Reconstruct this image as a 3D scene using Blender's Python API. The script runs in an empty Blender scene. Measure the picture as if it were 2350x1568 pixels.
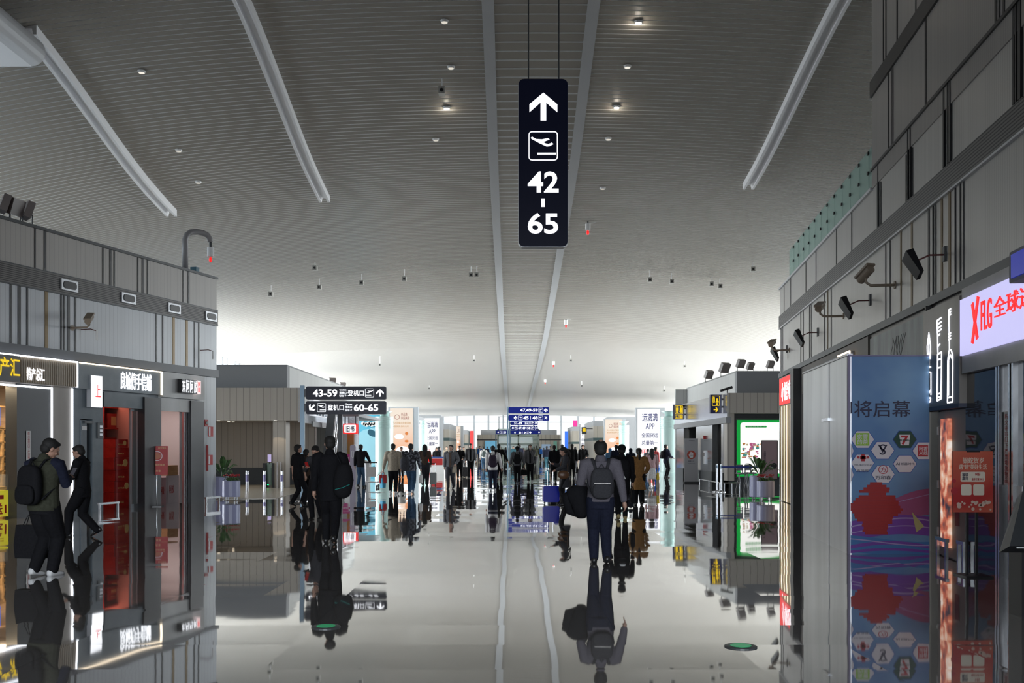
import bpy, math, random
from mathutils import Matrix, Vector
R = math.radians
random.seed(7)
SC = bpy.context.scene
COL = SC.collection
# ------------------------------------------------------------------ camera, world, light, exposure
F, CX, HY, EYE = 2285.0, 1175.0, 1029.0, 1.6      # focal length in pixels of a 2350 wide frame, principal column, horizon row, eye height
cam = bpy.data.cameras.new('camera'); cam.sensor_width = 36; cam.lens = 36 * F / 2350
cam.shift_y = (HY - 784) / 2350; cam.clip_end = 500
co = bpy.data.objects.new('camera', cam); COL.objects.link(co)
co.location = (0, 0, EYE); co.rotation_euler = (R(90), 0, 0); SC.camera = co
SC.view_settings.view_transform = 'Standard'; SC.view_settings.look = 'None'
SC.view_settings.gamma = 1; SC.view_settings.use_curve_mapping = False
SC.view_settings.exposure = 0.0
SC.cycles.use_denoising = True
SC.cycles.max_bounces = 8; SC.cycles.diffuse_bounces = 4; SC.cycles.glossy_bounces = 4
SC.cycles.transparent_max_bounces = 12
SC.cycles.sample_clamp_indirect = 4.0
w = bpy.data.worlds.new('overcast_sky'); SC.world = w; w.use_nodes = True
w.node_tree.nodes['Background'].inputs[0].default_value = (0.90, 0.96, 1.0, 1)
w.node_tree.nodes['Background'].inputs[1].default_value = 1.6
HALL_X0, HALL_X1, END_Y = -20.5, 22.0, 165.0

def area(name, loc, rot, sx, sy, power, color=(1, 1, 1), spread=180):
    l = bpy.data.lights.new(name, 'AREA'); l.shape = 'RECTANGLE'; l.size = sx; l.size_y = sy
    l.energy = power; l.color = color; l.spread = R(spread)
    o = bpy.data.objects.new(name, l); COL.objects.link(o); o.location = loc; o.rotation_euler = rot
    return o
# daylight standing outside the end glazing and outside the side window bands, then added fill lamps
area('daylight_end', (0.8, END_Y + 3, 5), (R(97), 0, 0), 44, 10, 185000, (0.95, 0.98, 1))
area('daylight_side', (HALL_X0 - 2, 108, 4.5), (0, R(-91), 0), 9, 112, 70000, (0.93, 0.98, 1), 140)
area('daylight_side', (HALL_X1 + 2, 108, 4.5), (0, R(91), 0), 9, 112, 70000, (0.93, 0.98, 1), 140)
area('daylight_side', (HALL_X0 - 2, 26, 8.5), (0, R(-90), 0), 4, 36, 2500, (0.72, 0.86, 1))
area('added_gap_fill', (HALL_X0 - .6, 35.5, 2.7), (0, R(-74), R(-14)), 5, 8, 1100, (0.88, 0.94, 1), 80)  # added lamp behind an unseen opening, brightens the right wall and hoarding
area('added_gap_fill', (HALL_X1 + .6, 35.5, 2.7), (0, R(74), R(10)), 5, 8, 600, (0.80, 0.90, 1), 80)  # its added counterpart, brightens the left shop wall
area('fill_behind_camera', (-2, -7.6, 3.2), (R(77), 0, 0), 26, 5, 850, (0.85, 0.92, 1), 60)  # added fill in front of the closed back wall, no entrance is built

# ------------------------------------------------------------------ materials
MATS = {}
def mat(name, col, rough=0.5, metal=0.0, emit=0.0, ecol=None, ior=None, spec=None):
    if name in MATS: return MATS[name]
    m = bpy.data.materials.new(name); m.use_nodes = True
    b = m.node_tree.nodes['Principled BSDF']
    if emit >= 0.5: col, ecol = tuple(c * 0.12 for c in col), ecol or col
    b.inputs['Base Color'].default_value = (*col, 1); b.inputs['Roughness'].default_value = rough
    b.inputs['Metallic'].default_value = metal
    if emit:
        b.inputs['Emission Color'].default_value = (*(ecol or col), 1); b.inputs['Emission Strength'].default_value = emit
    if ior: b.inputs['IOR'].default_value = ior
    if spec is not None: b.inputs['Specular IOR Level'].default_value = spec
    MATS[name] = m
    return m
def nodes(m): return m.node_tree.nodes, m.node_tree.links, m.node_tree.nodes['Principled BSDF']
def mottle(m, c1, c2, scale=4, stretch=(1, 1, 1), detail=4, lo=0.35, hi=0.65, rough=None, bump=0.0):
    "gives a material a slightly uneven colour (weave, wear, brushing)"
    n, l, b = nodes(m)
    tc = n.new('ShaderNodeTexCoord'); mp = n.new('ShaderNodeMapping'); mp.inputs['Scale'].default_value = stretch
    no = n.new('ShaderNodeTexNoise'); no.inputs['Scale'].default_value = scale; no.inputs['Detail'].default_value = detail
    cr = n.new('ShaderNodeValToRGB'); cr.color_ramp.elements[0].position = lo; cr.color_ramp.elements[1].position = hi
    cr.color_ramp.elements[0].color = (*c1, 1); cr.color_ramp.elements[1].color = (*c2, 1)
    l.new(tc.outputs['Object'], mp.inputs['Vector']); l.new(mp.outputs['Vector'], no.inputs['Vector'])
    l.new(no.outputs['Fac'], cr.inputs['Fac']); l.new(cr.outputs['Color'], b.inputs['Base Color'])
    if bump:
        bp = n.new('ShaderNodeBump'); bp.inputs['Strength'].default_value = bump; bp.inputs['Distance'].default_value = 0.01
        l.new(no.outputs['Fac'], bp.inputs['Height']); l.new(bp.outputs['Normal'], b.inputs['Normal'])
    return m
def math_node(n, l, op, a, b_=None, c=None):
    k = n.new('ShaderNodeMath'); k.operation = op
    for i, v in enumerate((a, b_, c)):
        if v is None: continue
        if isinstance(v, (int, float)): k.inputs[i].default_value = v
        else: l.new(v, k.inputs[i])
    return k.outputs[0]
def cladding(name, base, line, pitch, width, rough=0.45, metal=0.0, axis='X', base2=None):
    "metal boards with a fine joint every pitch metres along the object's own axis, faintly uneven"
    m = mat(name, base, rough, metal); n, l, b = nodes(m)
    tc = n.new('ShaderNodeTexCoord'); sp = n.new('ShaderNodeSeparateXYZ'); l.new(tc.outputs['Object'], sp.inputs[0])
    t = math_node(n, l, 'FRACT', math_node(n, l, 'DIVIDE', sp.outputs[axis], pitch))
    mask = math_node(n, l, 'LESS_THAN', t, width / pitch)
    no = n.new('ShaderNodeTexNoise'); no.inputs['Scale'].default_value = 1.0; no.inputs['Detail'].default_value = 3
    mp = n.new('ShaderNodeMapping'); mp.inputs['Scale'].default_value = (3.0, 3.0, 0.35)
    l.new(tc.outputs['Object'], mp.inputs['Vector']); l.new(mp.outputs['Vector'], no.inputs['Vector'])
    mx0 = n.new('ShaderNodeMix'); mx0.data_type = 'RGBA'
    l.new(no.outputs['Fac'], mx0.inputs[0]); mx0.inputs[6].default_value = (*base, 1)
    mx0.inputs[7].default_value = (*(base2 or tuple(c * 0.8 for c in base)), 1)
    mx = n.new('ShaderNodeMix'); mx.data_type = 'RGBA'
    l.new(mask, mx.inputs[0]); l.new(mx0.outputs[2], mx.inputs[6]); mx.inputs[7].default_value = (*line, 1)
    l.new(mx.outputs[2], b.inputs['Base Color'])
    return m
def glass_mat(name, tint, fac=0.12, rough=0.02, alpha_tint=(1, 1, 1)):
    if name in MATS: return MATS[name]
    m = bpy.data.materials.new(name); m.use_nodes = True; n = m.node_tree.nodes; l = m.node_tree.links; n.clear()
    o = n.new('ShaderNodeOutputMaterial'); mx = n.new('ShaderNodeMixShader'); tr = n.new('ShaderNodeBsdfTransparent')
    gl = n.new('ShaderNodeBsdfPrincipled'); gl.inputs['Base Color'].default_value = (*tint, 1); gl.inputs['Roughness'].default_value = rough
    tr.inputs[0].default_value = (*alpha_tint, 1); mx.inputs[0].default_value = fac
    l.new(tr.outputs[0], mx.inputs[1]); l.new(gl.outputs[0], mx.inputs[2]); l.new(mx.outputs[0], o.inputs[0])
    MATS[name] = m
    return m

CLADW = cladding('pale_boards', (0.74, 0.77, 0.80), (0.42, 0.43, 0.45), 0.15, 0.008, 0.35)
CLAD = cladding('panel_boards', (0.56, 0.53, 0.49), (0.30, 0.28, 0.26), 0.15, 0.008, 0.42)
CLAD_R = cladding('pale_ribbed_panel', (0.58, 0.57, 0.55), (0.40, 0.39, 0.38), 0.075, 0.012, 0.34, 0.45)
CLAD_FINE = cladding('fine_ribbed_panel', (0.36, 0.34, 0.32), (0.24, 0.23, 0.22), 0.075, 0.012, 0.32)
TAN = cladding('tan_panel', (0.42, 0.38, 0.33), (0.10, 0.09, 0.08), 0.27, 0.012, 0.5)
TAN_W = cladding('pale_side_panel', (0.62, 0.63, 0.62), (0.4, 0.4, 0.4), 0.6, 0.02, 0.3)
STEEL_W = cladding('polished_side_panel', (0.66, 0.68, 0.70), (0.2, 0.2, 0.2), 0.9, 0.02, 0.16, 0.85)
GREYBOX = mat('grey_render', (0.24, 0.245, 0.255), 0.6)
LOUVRE = cladding('louvre', (0.17, 0.16, 0.155), (0.02, 0.02, 0.02), 0.045, 0.018, 0.5, 0.3, 'Z')
BLACK = mat('black_paint', (0.012, 0.012, 0.014), 0.4)
BLACKG = mat('black_gloss', (0.010, 0.010, 0.012), 0.06)
BROWN = mat('bronze_strip', (0.16, 0.11, 0.05), 0.4, 0.4)
DKFRAME = mat('dark_frame', (0.05, 0.055, 0.06), 0.4)
STEEL = mat('steel', (0.62, 0.63, 0.65), 0.22, 1.0)
CHROME = mat('chrome', (0.8, 0.8, 0.82), 0.1, 1.0)
ALU = mat('aluminium', (0.55, 0.56, 0.58), 0.4, 0.6)
BLUEPOST = mat('blue_grey_post', (0.13, 0.19, 0.24), 0.35, 0.4)
WHITE = mat('white_paint', (0.78, 0.78, 0.77), 0.45)
CEIL_M = mat('shaded_slat_metal', (0.29, 0.268, 0.235), 0.4)  # slat faces darkened, their shade is put into the colour
LIP_M = mat('lit_slat_edge', (0.95, 0.95, 0.93), 0.3)  # same slats, edges whitened so they look caught by light
BEAM_M = mat('white_beam', (0.86, 0.86, 0.87), 0.4)
TRIM_M = mat('ridge_trim', (0.44, 0.45, 0.46), 0.4)
NAVY = mat('navy_sign', (0.006, 0.008, 0.045), 0.25, emit=0.12, ecol=(0.01, 0.015, 0.12))
BLACKSIGN = mat('black_sign', (0.004, 0.004, 0.008), 0.3, spec=0.15, emit=0.05, ecol=(0.03, 0.04, 0.12))
GLOW = mat('lit_white', (1, 1, 1), 0.5, emit=1.6, ecol=(0.93, 0.95, 1))
LED = mat('led_white', (1, 1, 1), 0.5, emit=3.2, ecol=(0.88, 0.92, 1))
LEDW = mat('led_warm', (1, 1, 1), 0.5, emit=2.6, ecol=(1, 0.82, 0.6))
YEL = mat('lit_yellow', (0.8, 0.55, 0.01), 0.5, emit=0.9, ecol=(1, 0.68, 0.01))
RED = mat('red_print', (0.42, 0.015, 0.015), 0.5)
REDG = mat('lit_red', (0.8, 0.02, 0.02), 0.5, emit=1.0, ecol=(1, 0.02, 0.02))
WHITEP = mat('white_print', (0.8, 0.8, 0.8), 0.5)
INK = mat('ink_print', (0.02, 0.02, 0.05), 0.5)
GOLDP = mat('gold_print', (0.65, 0.42, 0.16), 0.4)

# ------------------------------------------------------------------ mesh helpers
class MB:
    def __init__(s): s.v = []; s.f = []
    def add(s, vs, fs):
        k = len(s.v); s.v += [tuple(p) for p in vs]; s.f += [tuple(i + k for i in f) for f in fs]; return s
    def box(s, x0, x1, y0, y1, z0, z1):
        return s.add([(x0, y0, z0), (x1, y0, z0), (x1, y1, z0), (x0, y1, z0), (x0, y0, z1), (x1, y0, z1), (x1, y1, z1), (x0, y1, z1)],
                     [(0, 3, 2, 1), (4, 5, 6, 7), (0, 1, 5, 4), (1, 2, 6, 5), (2, 3, 7, 6), (3, 0, 4, 7)])
    def prism(s, pts, y0, y1):
        "outline in the (x, z) plane, seen from -y, given thickness from y0 (front) to y1"
        a = sum(pts[i][0] * pts[(i + 1) % len(pts)][1] - pts[(i + 1) % len(pts)][0] * pts[i][1] for i in range(len(pts)))
        if a < 0: pts = pts[::-1]
        n = len(pts)
        return s.add([(x, y0, z) for x, z in pts] + [(x, y1, z) for x, z in pts],
                     [tuple(range(n)), tuple(range(2 * n - 1, n - 1, -1))] + [(i, n + i, n + (i + 1) % n, (i + 1) % n) for i in range(n)])
    def slab(s, pts, z0, z1):
        "outline in plan (x, y), from z0 to z1"
        a = sum(pts[i][0] * pts[(i + 1) % len(pts)][1] - pts[(i + 1) % len(pts)][0] * pts[i][1] for i in range(len(pts)))
        if a < 0: pts = pts[::-1]
        n = len(pts)
        return s.add([(x, y, z0) for x, y in pts] + [(x, y, z1) for x, y in pts],
                     [tuple(range(n - 1, -1, -1)), tuple(range(n, 2 * n))] + [(i, (i + 1) % n, n + (i + 1) % n, n + i) for i in range(n)])
    def rrect(s, x0, x1, z0, z1, r, y0, y1, k=5):
        pts = []
        for cx, cz, a0 in ((x1 - r, z0 + r, -90), (x1 - r, z1 - r, 0), (x0 + r, z1 - r, 90), (x0 + r, z0 + r, 180)):
            for i in range(k + 1):
                a = R(a0 + 90 * i / k); pts.append((cx + r * math.cos(a), cz + r * math.sin(a)))
        return s.prism(pts, y0, y1)
    def ring(s, x0, x1, z0, z1, r, t, y0, y1, k=5):
        "rounded rectangular outline of width t"
        o, i_ = [], []
        for cx, cz, a0 in ((x1 - r, z0 + r, -90), (x1 - r, z1 - r, 0), (x0 + r, z1 - r, 90), (x0 + r, z0 + r, 180)):
            for i in range(k + 1):
                a = R(a0 + 90 * i / k); c, q = math.cos(a), math.sin(a)
                o.append((cx + r * c, cz + r * q)); rr = max(r - t, 0.0001); i_.append((cx + rr * c, cz + rr * q))
        n = len(o); vs = [(x, y0, z) for x, z in o] + [(x, y0, z) for x, z in i_] + [(x, y1, z) for x, z in o] + [(x, y1, z) for x, z in i_]
        fs = []
        for i in range(n):
            j = (i + 1) % n
            fs += [(i, j, n + j, n + i), (2 * n + i, 3 * n + i, 3 * n + j, 2 * n + j), (i, 2 * n + i, 2 * n + j, j), (n + i, n + j, 3 * n + j, 3 * n + i)]
        return s.add(vs, fs)
    def disc(s, cx, cz, r, y0, y1, k=20, rz=None):
        rz = rz or r
        return s.prism([(cx + r * math.cos(2 * math.pi * i / k), cz + rz * math.sin(2 * math.pi * i / k)) for i in range(k)], y0, y1)
    def bar(s, x0, z0, x1, z1, w, y0, y1):
        dx, dz = x1 - x0, z1 - z0; L = math.hypot(dx, dz) or 1; nx, nz = -dz / L * w / 2, dx / L * w / 2
        return s.prism([(x0 - nx, z0 - nz), (x1 - nx, z1 - nz), (x1 + nx, z1 + nz), (x0 + nx, z0 + nz)], y0, y1)
    def tube(s, pts, rad, n=10, flat=None, up=None):
        "round tube through pts; rad one number or one per point; flat = (sx, sy) squashes the section; rounded ends"
        pts = [Vector(p) for p in pts]
        if isinstance(rad, (int, float)): rad = [rad] * len(pts)
        rings = []; prev = None
        for i, p in enumerate(pts):
            d = (pts[min(i + 1, len(pts) - 1)] - pts[max(i - 1, 0)]).normalized()
            if prev is None:
                ref = Vector(up) if up else (Vector((0, 0, 1)) if abs(d.z) < 0.9 else Vector((0, 1, 0)))
                a = d.cross(ref).normalized()
            else: a = (prev - d * prev.dot(d)).normalized()
            prev = a; b = d.cross(a); rings.append((p, d, a, b, rad[i]))
        (p, d, a, b, r) = rings[0]; e0 = [(p - d * r * 0.75, d, a, b, r * 0.3), (p - d * r * 0.45, d, a, b, r * 0.8)]
        (p, d, a, b, r) = rings[-1]; e1 = [(p + d * r * 0.45, d, a, b, r * 0.8), (p + d * r * 0.75, d, a, b, r * 0.3)]
        allr = e0 + rings + e1 if flat != 'cut' else rings
        fx, fy = flat if isinstance(flat, tuple) else (1, 1)
        vs = []
        for (p, d, a, b, r) in allr:
            for k in range(n):
                t = 2 * math.pi * k / n; vs.append(p + a * (r * fx * math.cos(t)) + b * (r * fy * math.sin(t)))
        m = len(allr)
        fs = [(i * n + k, i * n + (k + 1) % n, (i + 1) * n + (k + 1) % n, (i + 1) * n + k) for i in range(m - 1) for k in range(n)]
        fs += [tuple(range(n - 1, -1, -1)), tuple(range((m - 1) * n, m * n))]
        return s.add(vs, fs)
    def ell(s, c, r, n=14, m=10, rot=None):
        if isinstance(r, (int, float)): r = (r, r, r)
        vs = []; c = Vector(c)
        for i in range(m + 1):
            t = math.pi * (0.02 + 0.96 * i / m)
            for k in range(n):
                a = 2 * math.pi * k / n
                v = Vector((r[0] * math.sin(t) * math.cos(a), r[1] * math.sin(t) * math.sin(a), -r[2] * math.cos(t)))
                if rot: v = rot @ v
                vs.append(c + v)
        fs = [(i * n + k, i * n + (k + 1) % n, (i + 1) * n + (k + 1) % n, (i + 1) * n + k) for i in range(m) for k in range(n)]
        fs += [tuple(range(n - 1, -1, -1)), tuple(range(m * n, (m + 1) * n))]
        return s.add(vs, fs)
    def lathe(s, prof, cx=0, cy=0, n=24):
        vs = [(cx + r * math.cos(2 * math.pi * k / n), cy + r * math.sin(2 * math.pi * k / n), z) for r, z in prof for k in range(n)]
        m = len(prof)
        fs = [(i * n + k, i * n + (k + 1) % n, (i + 1) * n + (k + 1) % n, (i + 1) * n + k) for i in range(m - 1) for k in range(n)]
        fs += [tuple(range(n - 1, -1, -1)), tuple(range((m - 1) * n, m * n))]
        return s.add(vs, fs)
    def loft(s, rings):
        "rings: lists of equally many points, capped"
        n = len(rings[0]); vs = [p for r in rings for p in r]; m = len(rings)
        fs = [(i * n + k, i * n + (k + 1) % n, (i + 1) * n + (k + 1) % n, (i + 1) * n + k) for i in range(m - 1) for k in range(n)]
        fs += [tuple(range(n - 1, -1, -1)), tuple(range((m - 1) * n, m * n))]
        return s.add(vs, fs)
    def text(s, body, x0, x1, z0, z1, y, bold=0.0, depth=0.008):
        "lettering fitted to the box x0..x1, z0..z1, its face at y"
        vs, fs = glyphs(body, bold)
        ax, bx = min(p[0] for p in vs), max(p[0] for p in vs); az, bz = min(p[1] for p in vs), max(p[1] for p in vs)
        sx = (x1 - x0) / max(bx - ax, 1e-6); sz = (z1 - z0) / max(bz - az, 1e-6)
        return s.add([(x0 + (p[0] - ax) * sx, y if p[2] > 0 else y + depth, z0 + (p[1] - az) * sz) for p in vs], fs)
    def build(s, name, m, parent=None, M=None, smooth=False, remesh=0, sm_it=0):
        me = bpy.data.meshes.new(name); me.from_pydata(s.v, [], s.f); me.update()
        if remesh:
            o = bpy.data.objects.new('work', me); COL.objects.link(o)
            r = o.modifiers.new('r', 'REMESH'); r.mode = 'VOXEL'; r.voxel_size = remesh
            if sm_it:
                k = o.modifiers.new('s', 'SMOOTH'); k.factor = 0.5; k.iterations = sm_it
            dg = bpy.context.evaluated_depsgraph_get()
            me2 = bpy.data.meshes.new_from_object(o.evaluated_get(dg)); me2.name = name
            bpy.data.objects.remove(o); bpy.data.meshes.remove(me); me = me2
            me.materials.clear()
        me.materials.append(m)
        if smooth:
            me.polygons.foreach_set('use_smooth', [True] * len(me.polygons)); me.update()
        o = bpy.data.objects.new(name, me); COL.objects.link(o)
        if parent is not None: o.parent = parent
        if M is not None: o.matrix_world = M if parent is None else M
        return o
_G = {}
def glyphs(body, bold):
    key = (body, bold)
    if key in _G: return _G[key]
    c = bpy.data.curves.new('g', 'FONT'); c.body = body; c.offset = bold; c.extrude = 0.01; c.resolution_u = 3
    o = bpy.data.objects.new('g', c); COL.objects.link(o); dg = bpy.context.evaluated_depsgraph_get()
    me = bpy.data.meshes.new_from_object(o.evaluated_get(dg))
    _G[key] = ([tuple(v.co) for v in me.vertices], [tuple(p.vertices) for p in me.polygons])
    bpy.data.objects.remove(o); bpy.data.meshes.remove(me)
    return _G[key]
def tag(o, label, cat, group=None):
    o['label'] = label; o['category'] = cat
    if group: o['group'] = group
    return o
def thing(name, label, cat, M=None, group=None):
    o = bpy.data.objects.new(name, None); COL.objects.link(o); o.empty_display_size = 0.2
    if M is not None: o.matrix_world = M
    return tag(o, label, cat, group)
def struct(o): o['kind'] = 'structure'; return o
def T(x, y, z=0, rz=0): return Matrix.Translation((x, y, z)) @ Matrix.Rotation(rz, 4, 'Z')
def atY(px, Y, py=None):
    "the place seen in column px (row py) at distance Y"
    x = (px - CX) * Y / F
    return x if py is None else (x, EYE - (py - HY) * Y / F)
def copy_tree(o, M):
    c = o.copy(); COL.objects.link(c); c.matrix_world = M
    for ch in o.children:
        d = ch.copy(); COL.objects.link(d); d.parent = c
        for g in ch.children:
            e = g.copy(); COL.objects.link(e); e.parent = d
    return c
class Wall:
    "a straight wall; local x runs to the reader's right along its foot, y goes into the wall, z up"
    def __init__(s, p0, p1):
        s.o = Vector(p0); s.d = (Vector(p1) - s.o); s.len = s.d.length; s.d.normalize(); s.a = math.atan2(s.d.y, s.d.x)
    def x(s, px):
        k = (px - CX) / F; return (k * s.o.y - s.o.x) / (s.d.x - k * s.d.y)
    def xz(s, px, py):
        x = s.x(px); Y = s.o.y + s.d.y * x; return x, EYE - (py - HY) * Y / F
    def z(s, px, py): return s.xz(px, py)[1]
    def xd(s, px, depth):
        "like x(px) on the parallel plane lying depth behind the wall"
        n = Vector((-s.d.y, s.d.x)); o = s.o + n * depth; k = (px - CX) / F
        return (k * o.y - o.x) / (s.d.x - k * s.d.y)
    def zd(s, px, py, depth):
        n = Vector((-s.d.y, s.d.x)); Y = (s.o + n * depth + s.d * s.xd(px, depth)).y
        return EYE - (py - HY) * Y / F
    def M(s, x=0, z=0, y=0):
        n = Vector((-s.d.y, s.d.x)); p = s.o + s.d * x + n * y
        return T(p.x, p.y, z, s.a)
LW = Wall((-11.408, 22.185), (-8.968, 30.225))
RW = Wall((8.425, 31.30), (6.057, 11.778))
# ------------------------------------------------------------------ floor
def floor_mat():
    m = mat('polished_stone', (0.10, 0.095, 0.09), 0.03, ior=2.5)
    m.node_tree.nodes['Principled BSDF'].inputs['Coat Weight'].default_value = 1.0; n, l, b = nodes(m)
    g = n.new('ShaderNodeNewGeometry'); mp = n.new('ShaderNodeVectorMath'); mp.operation = 'DIVIDE'
    mp.inputs[1].default_value = (0.9, 0.9, 1); l.new(g.outputs['Position'], mp.inputs[0])
    fl = n.new('ShaderNodeVectorMath'); fl.operation = 'FLOOR'; l.new(mp.outputs[0], fl.inputs[0])
    wn = n.new('ShaderNodeTexWhiteNoise'); wn.noise_dimensions = '2D'; l.new(fl.outputs[0], wn.inputs['Vector'])
    su = n.new('ShaderNodeVectorMath'); su.operation = 'SUBTRACT'; su.inputs[1].default_value = (0.5, 0.5, 0.5); l.new(wn.outputs['Color'], su.inputs[0])
    sc = n.new('ShaderNodeVectorMath'); sc.operation = 'MULTIPLY'; sc.inputs[1].default_value = (0.005, 0.010, 0); l.new(su.outputs[0], sc.inputs[0])
    no = n.new('ShaderNodeTexNoise'); no.inputs['Scale'].default_value = 0.55; no.inputs['Detail'].default_value = 3; l.new(g.outputs['Position'], no.inputs['Vector'])
    s2 = n.new('ShaderNodeVectorMath'); s2.operation = 'SUBTRACT'; s2.inputs[1].default_value = (0.5, 0.5, 0.5); l.new(no.outputs['Color'], s2.inputs[0])
    s3 = n.new('ShaderNodeVectorMath'); s3.operation = 'MULTIPLY'; s3.inputs[1].default_value = (0.009, 0.016, 0); l.new(s2.outputs[0], s3.inputs[0])
    a1 = n.new('ShaderNodeVectorMath'); a1.operation = 'ADD'; l.new(sc.outputs[0], a1.inputs[0]); l.new(s3.outputs[0], a1.inputs[1])
    a2 = n.new('ShaderNodeVectorMath'); a2.operation = 'ADD'; l.new(a1.outputs[0], a2.inputs[0]); l.new(g.outputs['Normal'], a2.inputs[1])
    nm = n.new('ShaderNodeVectorMath'); nm.operation = 'NORMALIZE'; l.new(a2.outputs[0], nm.inputs[0]); l.new(nm.outputs[0], b.inputs['Normal']); l.new(nm.outputs[0], b.inputs['Coat Normal'])
    # stone: fine speckle, tile to tile tone, thin joints
    sp = n.new('ShaderNodeTexNoise'); sp.inputs['Scale'].default_value = 60; sp.inputs['Detail'].default_value = 3; l.new(g.outputs['Position'], sp.inputs['Vector'])
    cr = n.new('ShaderNodeValToRGB'); cr.color_ramp.elements[0].color = (0.16, 0.148, 0.135, 1); cr.color_ramp.elements[1].color = (0.27, 0.255, 0.235, 1)
    cr.color_ramp.elements[0].position = 0.35; cr.color_ramp.elements[1].position = 0.65; l.new(sp.outputs['Fac'], cr.inputs['Fac'])
    fr = n.new('ShaderNodeVectorMath'); fr.operation = 'FRACTION'; l.new(mp.outputs[0], fr.inputs[0])
    sx = n.new('ShaderNodeSeparateXYZ'); l.new(fr.outputs[0], sx.inputs[0])
    j = math_node(n, l, 'MAXIMUM', math_node(n, l, 'LESS_THAN', sx.outputs[0], 0.004), math_node(n, l, 'LESS_THAN', sx.outputs[1], 0.004))
    mx = n.new('ShaderNodeMix'); mx.data_type = 'RGBA'; l.new(j, mx.inputs[0]); l.new(cr.outputs[0], mx.inputs[6]); mx.inputs[7].default_value = (0.05, 0.045, 0.04, 1)
    l.new(mx.outputs[2], b.inputs['Base Color'])
    return m
FLOOR_M = floor_mat()
struct(MB().box(-24, 25, -8, END_Y + 1, -0.2, 0).build('floor', FLOOR_M))
# ------------------------------------------------------------------ ceiling
CEN = 0.8                                      # x of the ridge channel
PROF = [(-10, 17.5), (0, 16.6), (15, 15.5), (27, 14.05), (36, 12.05), (46, 10.95), (58, 9.85), (70, 8.95), (93, 8.25), (134, 7.4), (170, 7.0)]
def ridge(Y):
    for i in range(len(PROF) - 1):
        if Y <= PROF[i + 1][0] or i == len(PROF) - 2:
            (y0, a), (y1, b) = PROF[i], PROF[i + 1]
            ya, za = PROF[max(i - 1, 0)]; yb, zb = PROF[min(i + 2, len(PROF) - 1)]
            m0 = (b - za) / (y1 - ya); m1 = (zb - a) / (yb - y0); h = y1 - y0; t = (Y - y0) / h
            return (2*t**3-3*t*t+1)*a + (t**3-2*t*t+t)*h*m0 + (-2*t**3+3*t*t)*b + (t**3-t*t)*h*m1
def czd(X, Y=30):
    u = X - CEN; return (0.0036 * u * u + 4.5e-6 * u ** 4) * (1 if Y < 38 else max(0.33, 1 - (Y - 38) * 0.02))
def cz(X, Y): return ridge(Y) - czd(X, Y)
def slats(x0, x1, pitch, nx, ya=-8.0, yb=None, lip=0.042):
    yb = yb or END_Y + 0.5
    xs = [x0 + (x1 - x0) * i / nx for i in range(nx + 1)]; v = []; f = []; Y = ya; rows = 0
    while Y < yb:
        for dy, dz in ((0.0, 0.0), (pitch * 0.80, 0.0), (pitch * 0.80, lip), (pitch * 0.999, lip)):
            b = ridge(Y + dy)
            for x in xs: v.append((x, Y + dy, b - czd(x, Y) + dz))
            rows += 1
        Y += pitch
    n = nx + 1
    for r in range(rows - 1):
        for i in range(nx): f.append((r * n + i, (r + 1) * n + i, (r + 1) * n + i + 1, r * n + i + 1))
    m = MB(); m.v = v; m.f = f; m.rows = rows; m.nx = nx; return m
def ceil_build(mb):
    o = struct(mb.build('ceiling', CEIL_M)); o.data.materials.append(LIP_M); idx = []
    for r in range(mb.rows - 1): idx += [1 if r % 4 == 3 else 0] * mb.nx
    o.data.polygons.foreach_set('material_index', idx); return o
HALF = 1.47
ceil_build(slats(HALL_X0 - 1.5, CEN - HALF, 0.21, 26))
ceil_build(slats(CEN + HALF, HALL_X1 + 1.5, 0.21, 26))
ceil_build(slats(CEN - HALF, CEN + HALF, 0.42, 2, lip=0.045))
struct(MB().add([(-24, -10, 19), (25, -10, 19), (25, END_Y + 1, 19), (-24, END_Y + 1, 19)], [(0, 1, 2, 3)]).build('roof', GREYBOX))
def runner(xc, w, drop, ya, yb, name, m, step=2.0, hollow=False, nz=1):
    "a rail that follows the ceiling at x = xc"
    mb = MB(); rings = []; Y = ya
    while True:
        z = cz(xc, Y) + 0.03
        if hollow:
            p = [(-w/2, 0.03), (-w/2, -drop), (-w/2 + w*0.22, -drop), (-w/2 + w*0.30, -drop*0.35), (w/2 - w*0.30, -drop*0.35), (w/2 - w*0.22, -drop), (w/2, -drop), (w/2, 0.03)]
        else: p = [(-w/2, 0.03), (-w/2, -drop), (w/2, -drop), (w/2, 0.03)]
        rings.append([(xc + a, Y, z + b) for a, b in p])
        if Y >= yb: break
        Y = min(Y + step, yb)
    mb.loft(rings); return mb.build(name, m)
for s in (-1, 1):
    o = runner(CEN + s * HALF, 0.34, 0.06, -8, END_Y, 'trim_%d' % (1 if s < 0 else 2), TRIM_M); struct(o)
tr = [(-13.2, 27.2, 38.6, 'white channel beam under the ceiling, furthest from the centre, above the left shops'),
      (-7.3, 8, 38.8, 'white channel beam under the ceiling between the ridge strip and the outermost channel beam'),
      (8.9, 8, 37.5, 'white channel beam under the ceiling on the side of the tall ribbed wall')]
for x, a, b, lab in tr:
    tag(runner(x, 0.42, 0.26, a, b, 'ceiling_beam', BEAM_M, 1.0, True), lab, 'beam', 'channel beams under the slatted ceiling')
# the large rounded casing at the near end of the outermost channel beam
t = thing('duct_casing', 'large pale box with a rounded long edge under the ceiling in the top corner', 'duct', T(-13.1, 27.15, cz(-13.1, 27.15)))
MB().box(-1.4, 0.0, -16, 0, -1.15, -0.38).build('casing', BEAM_M, t)
MB().tube([(0.0, -16, -0.76), (0.0, 0, -0.76)], 0.385, 20, flat='cut').build('rounded_edge', ALU, t, smooth=True)
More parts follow.
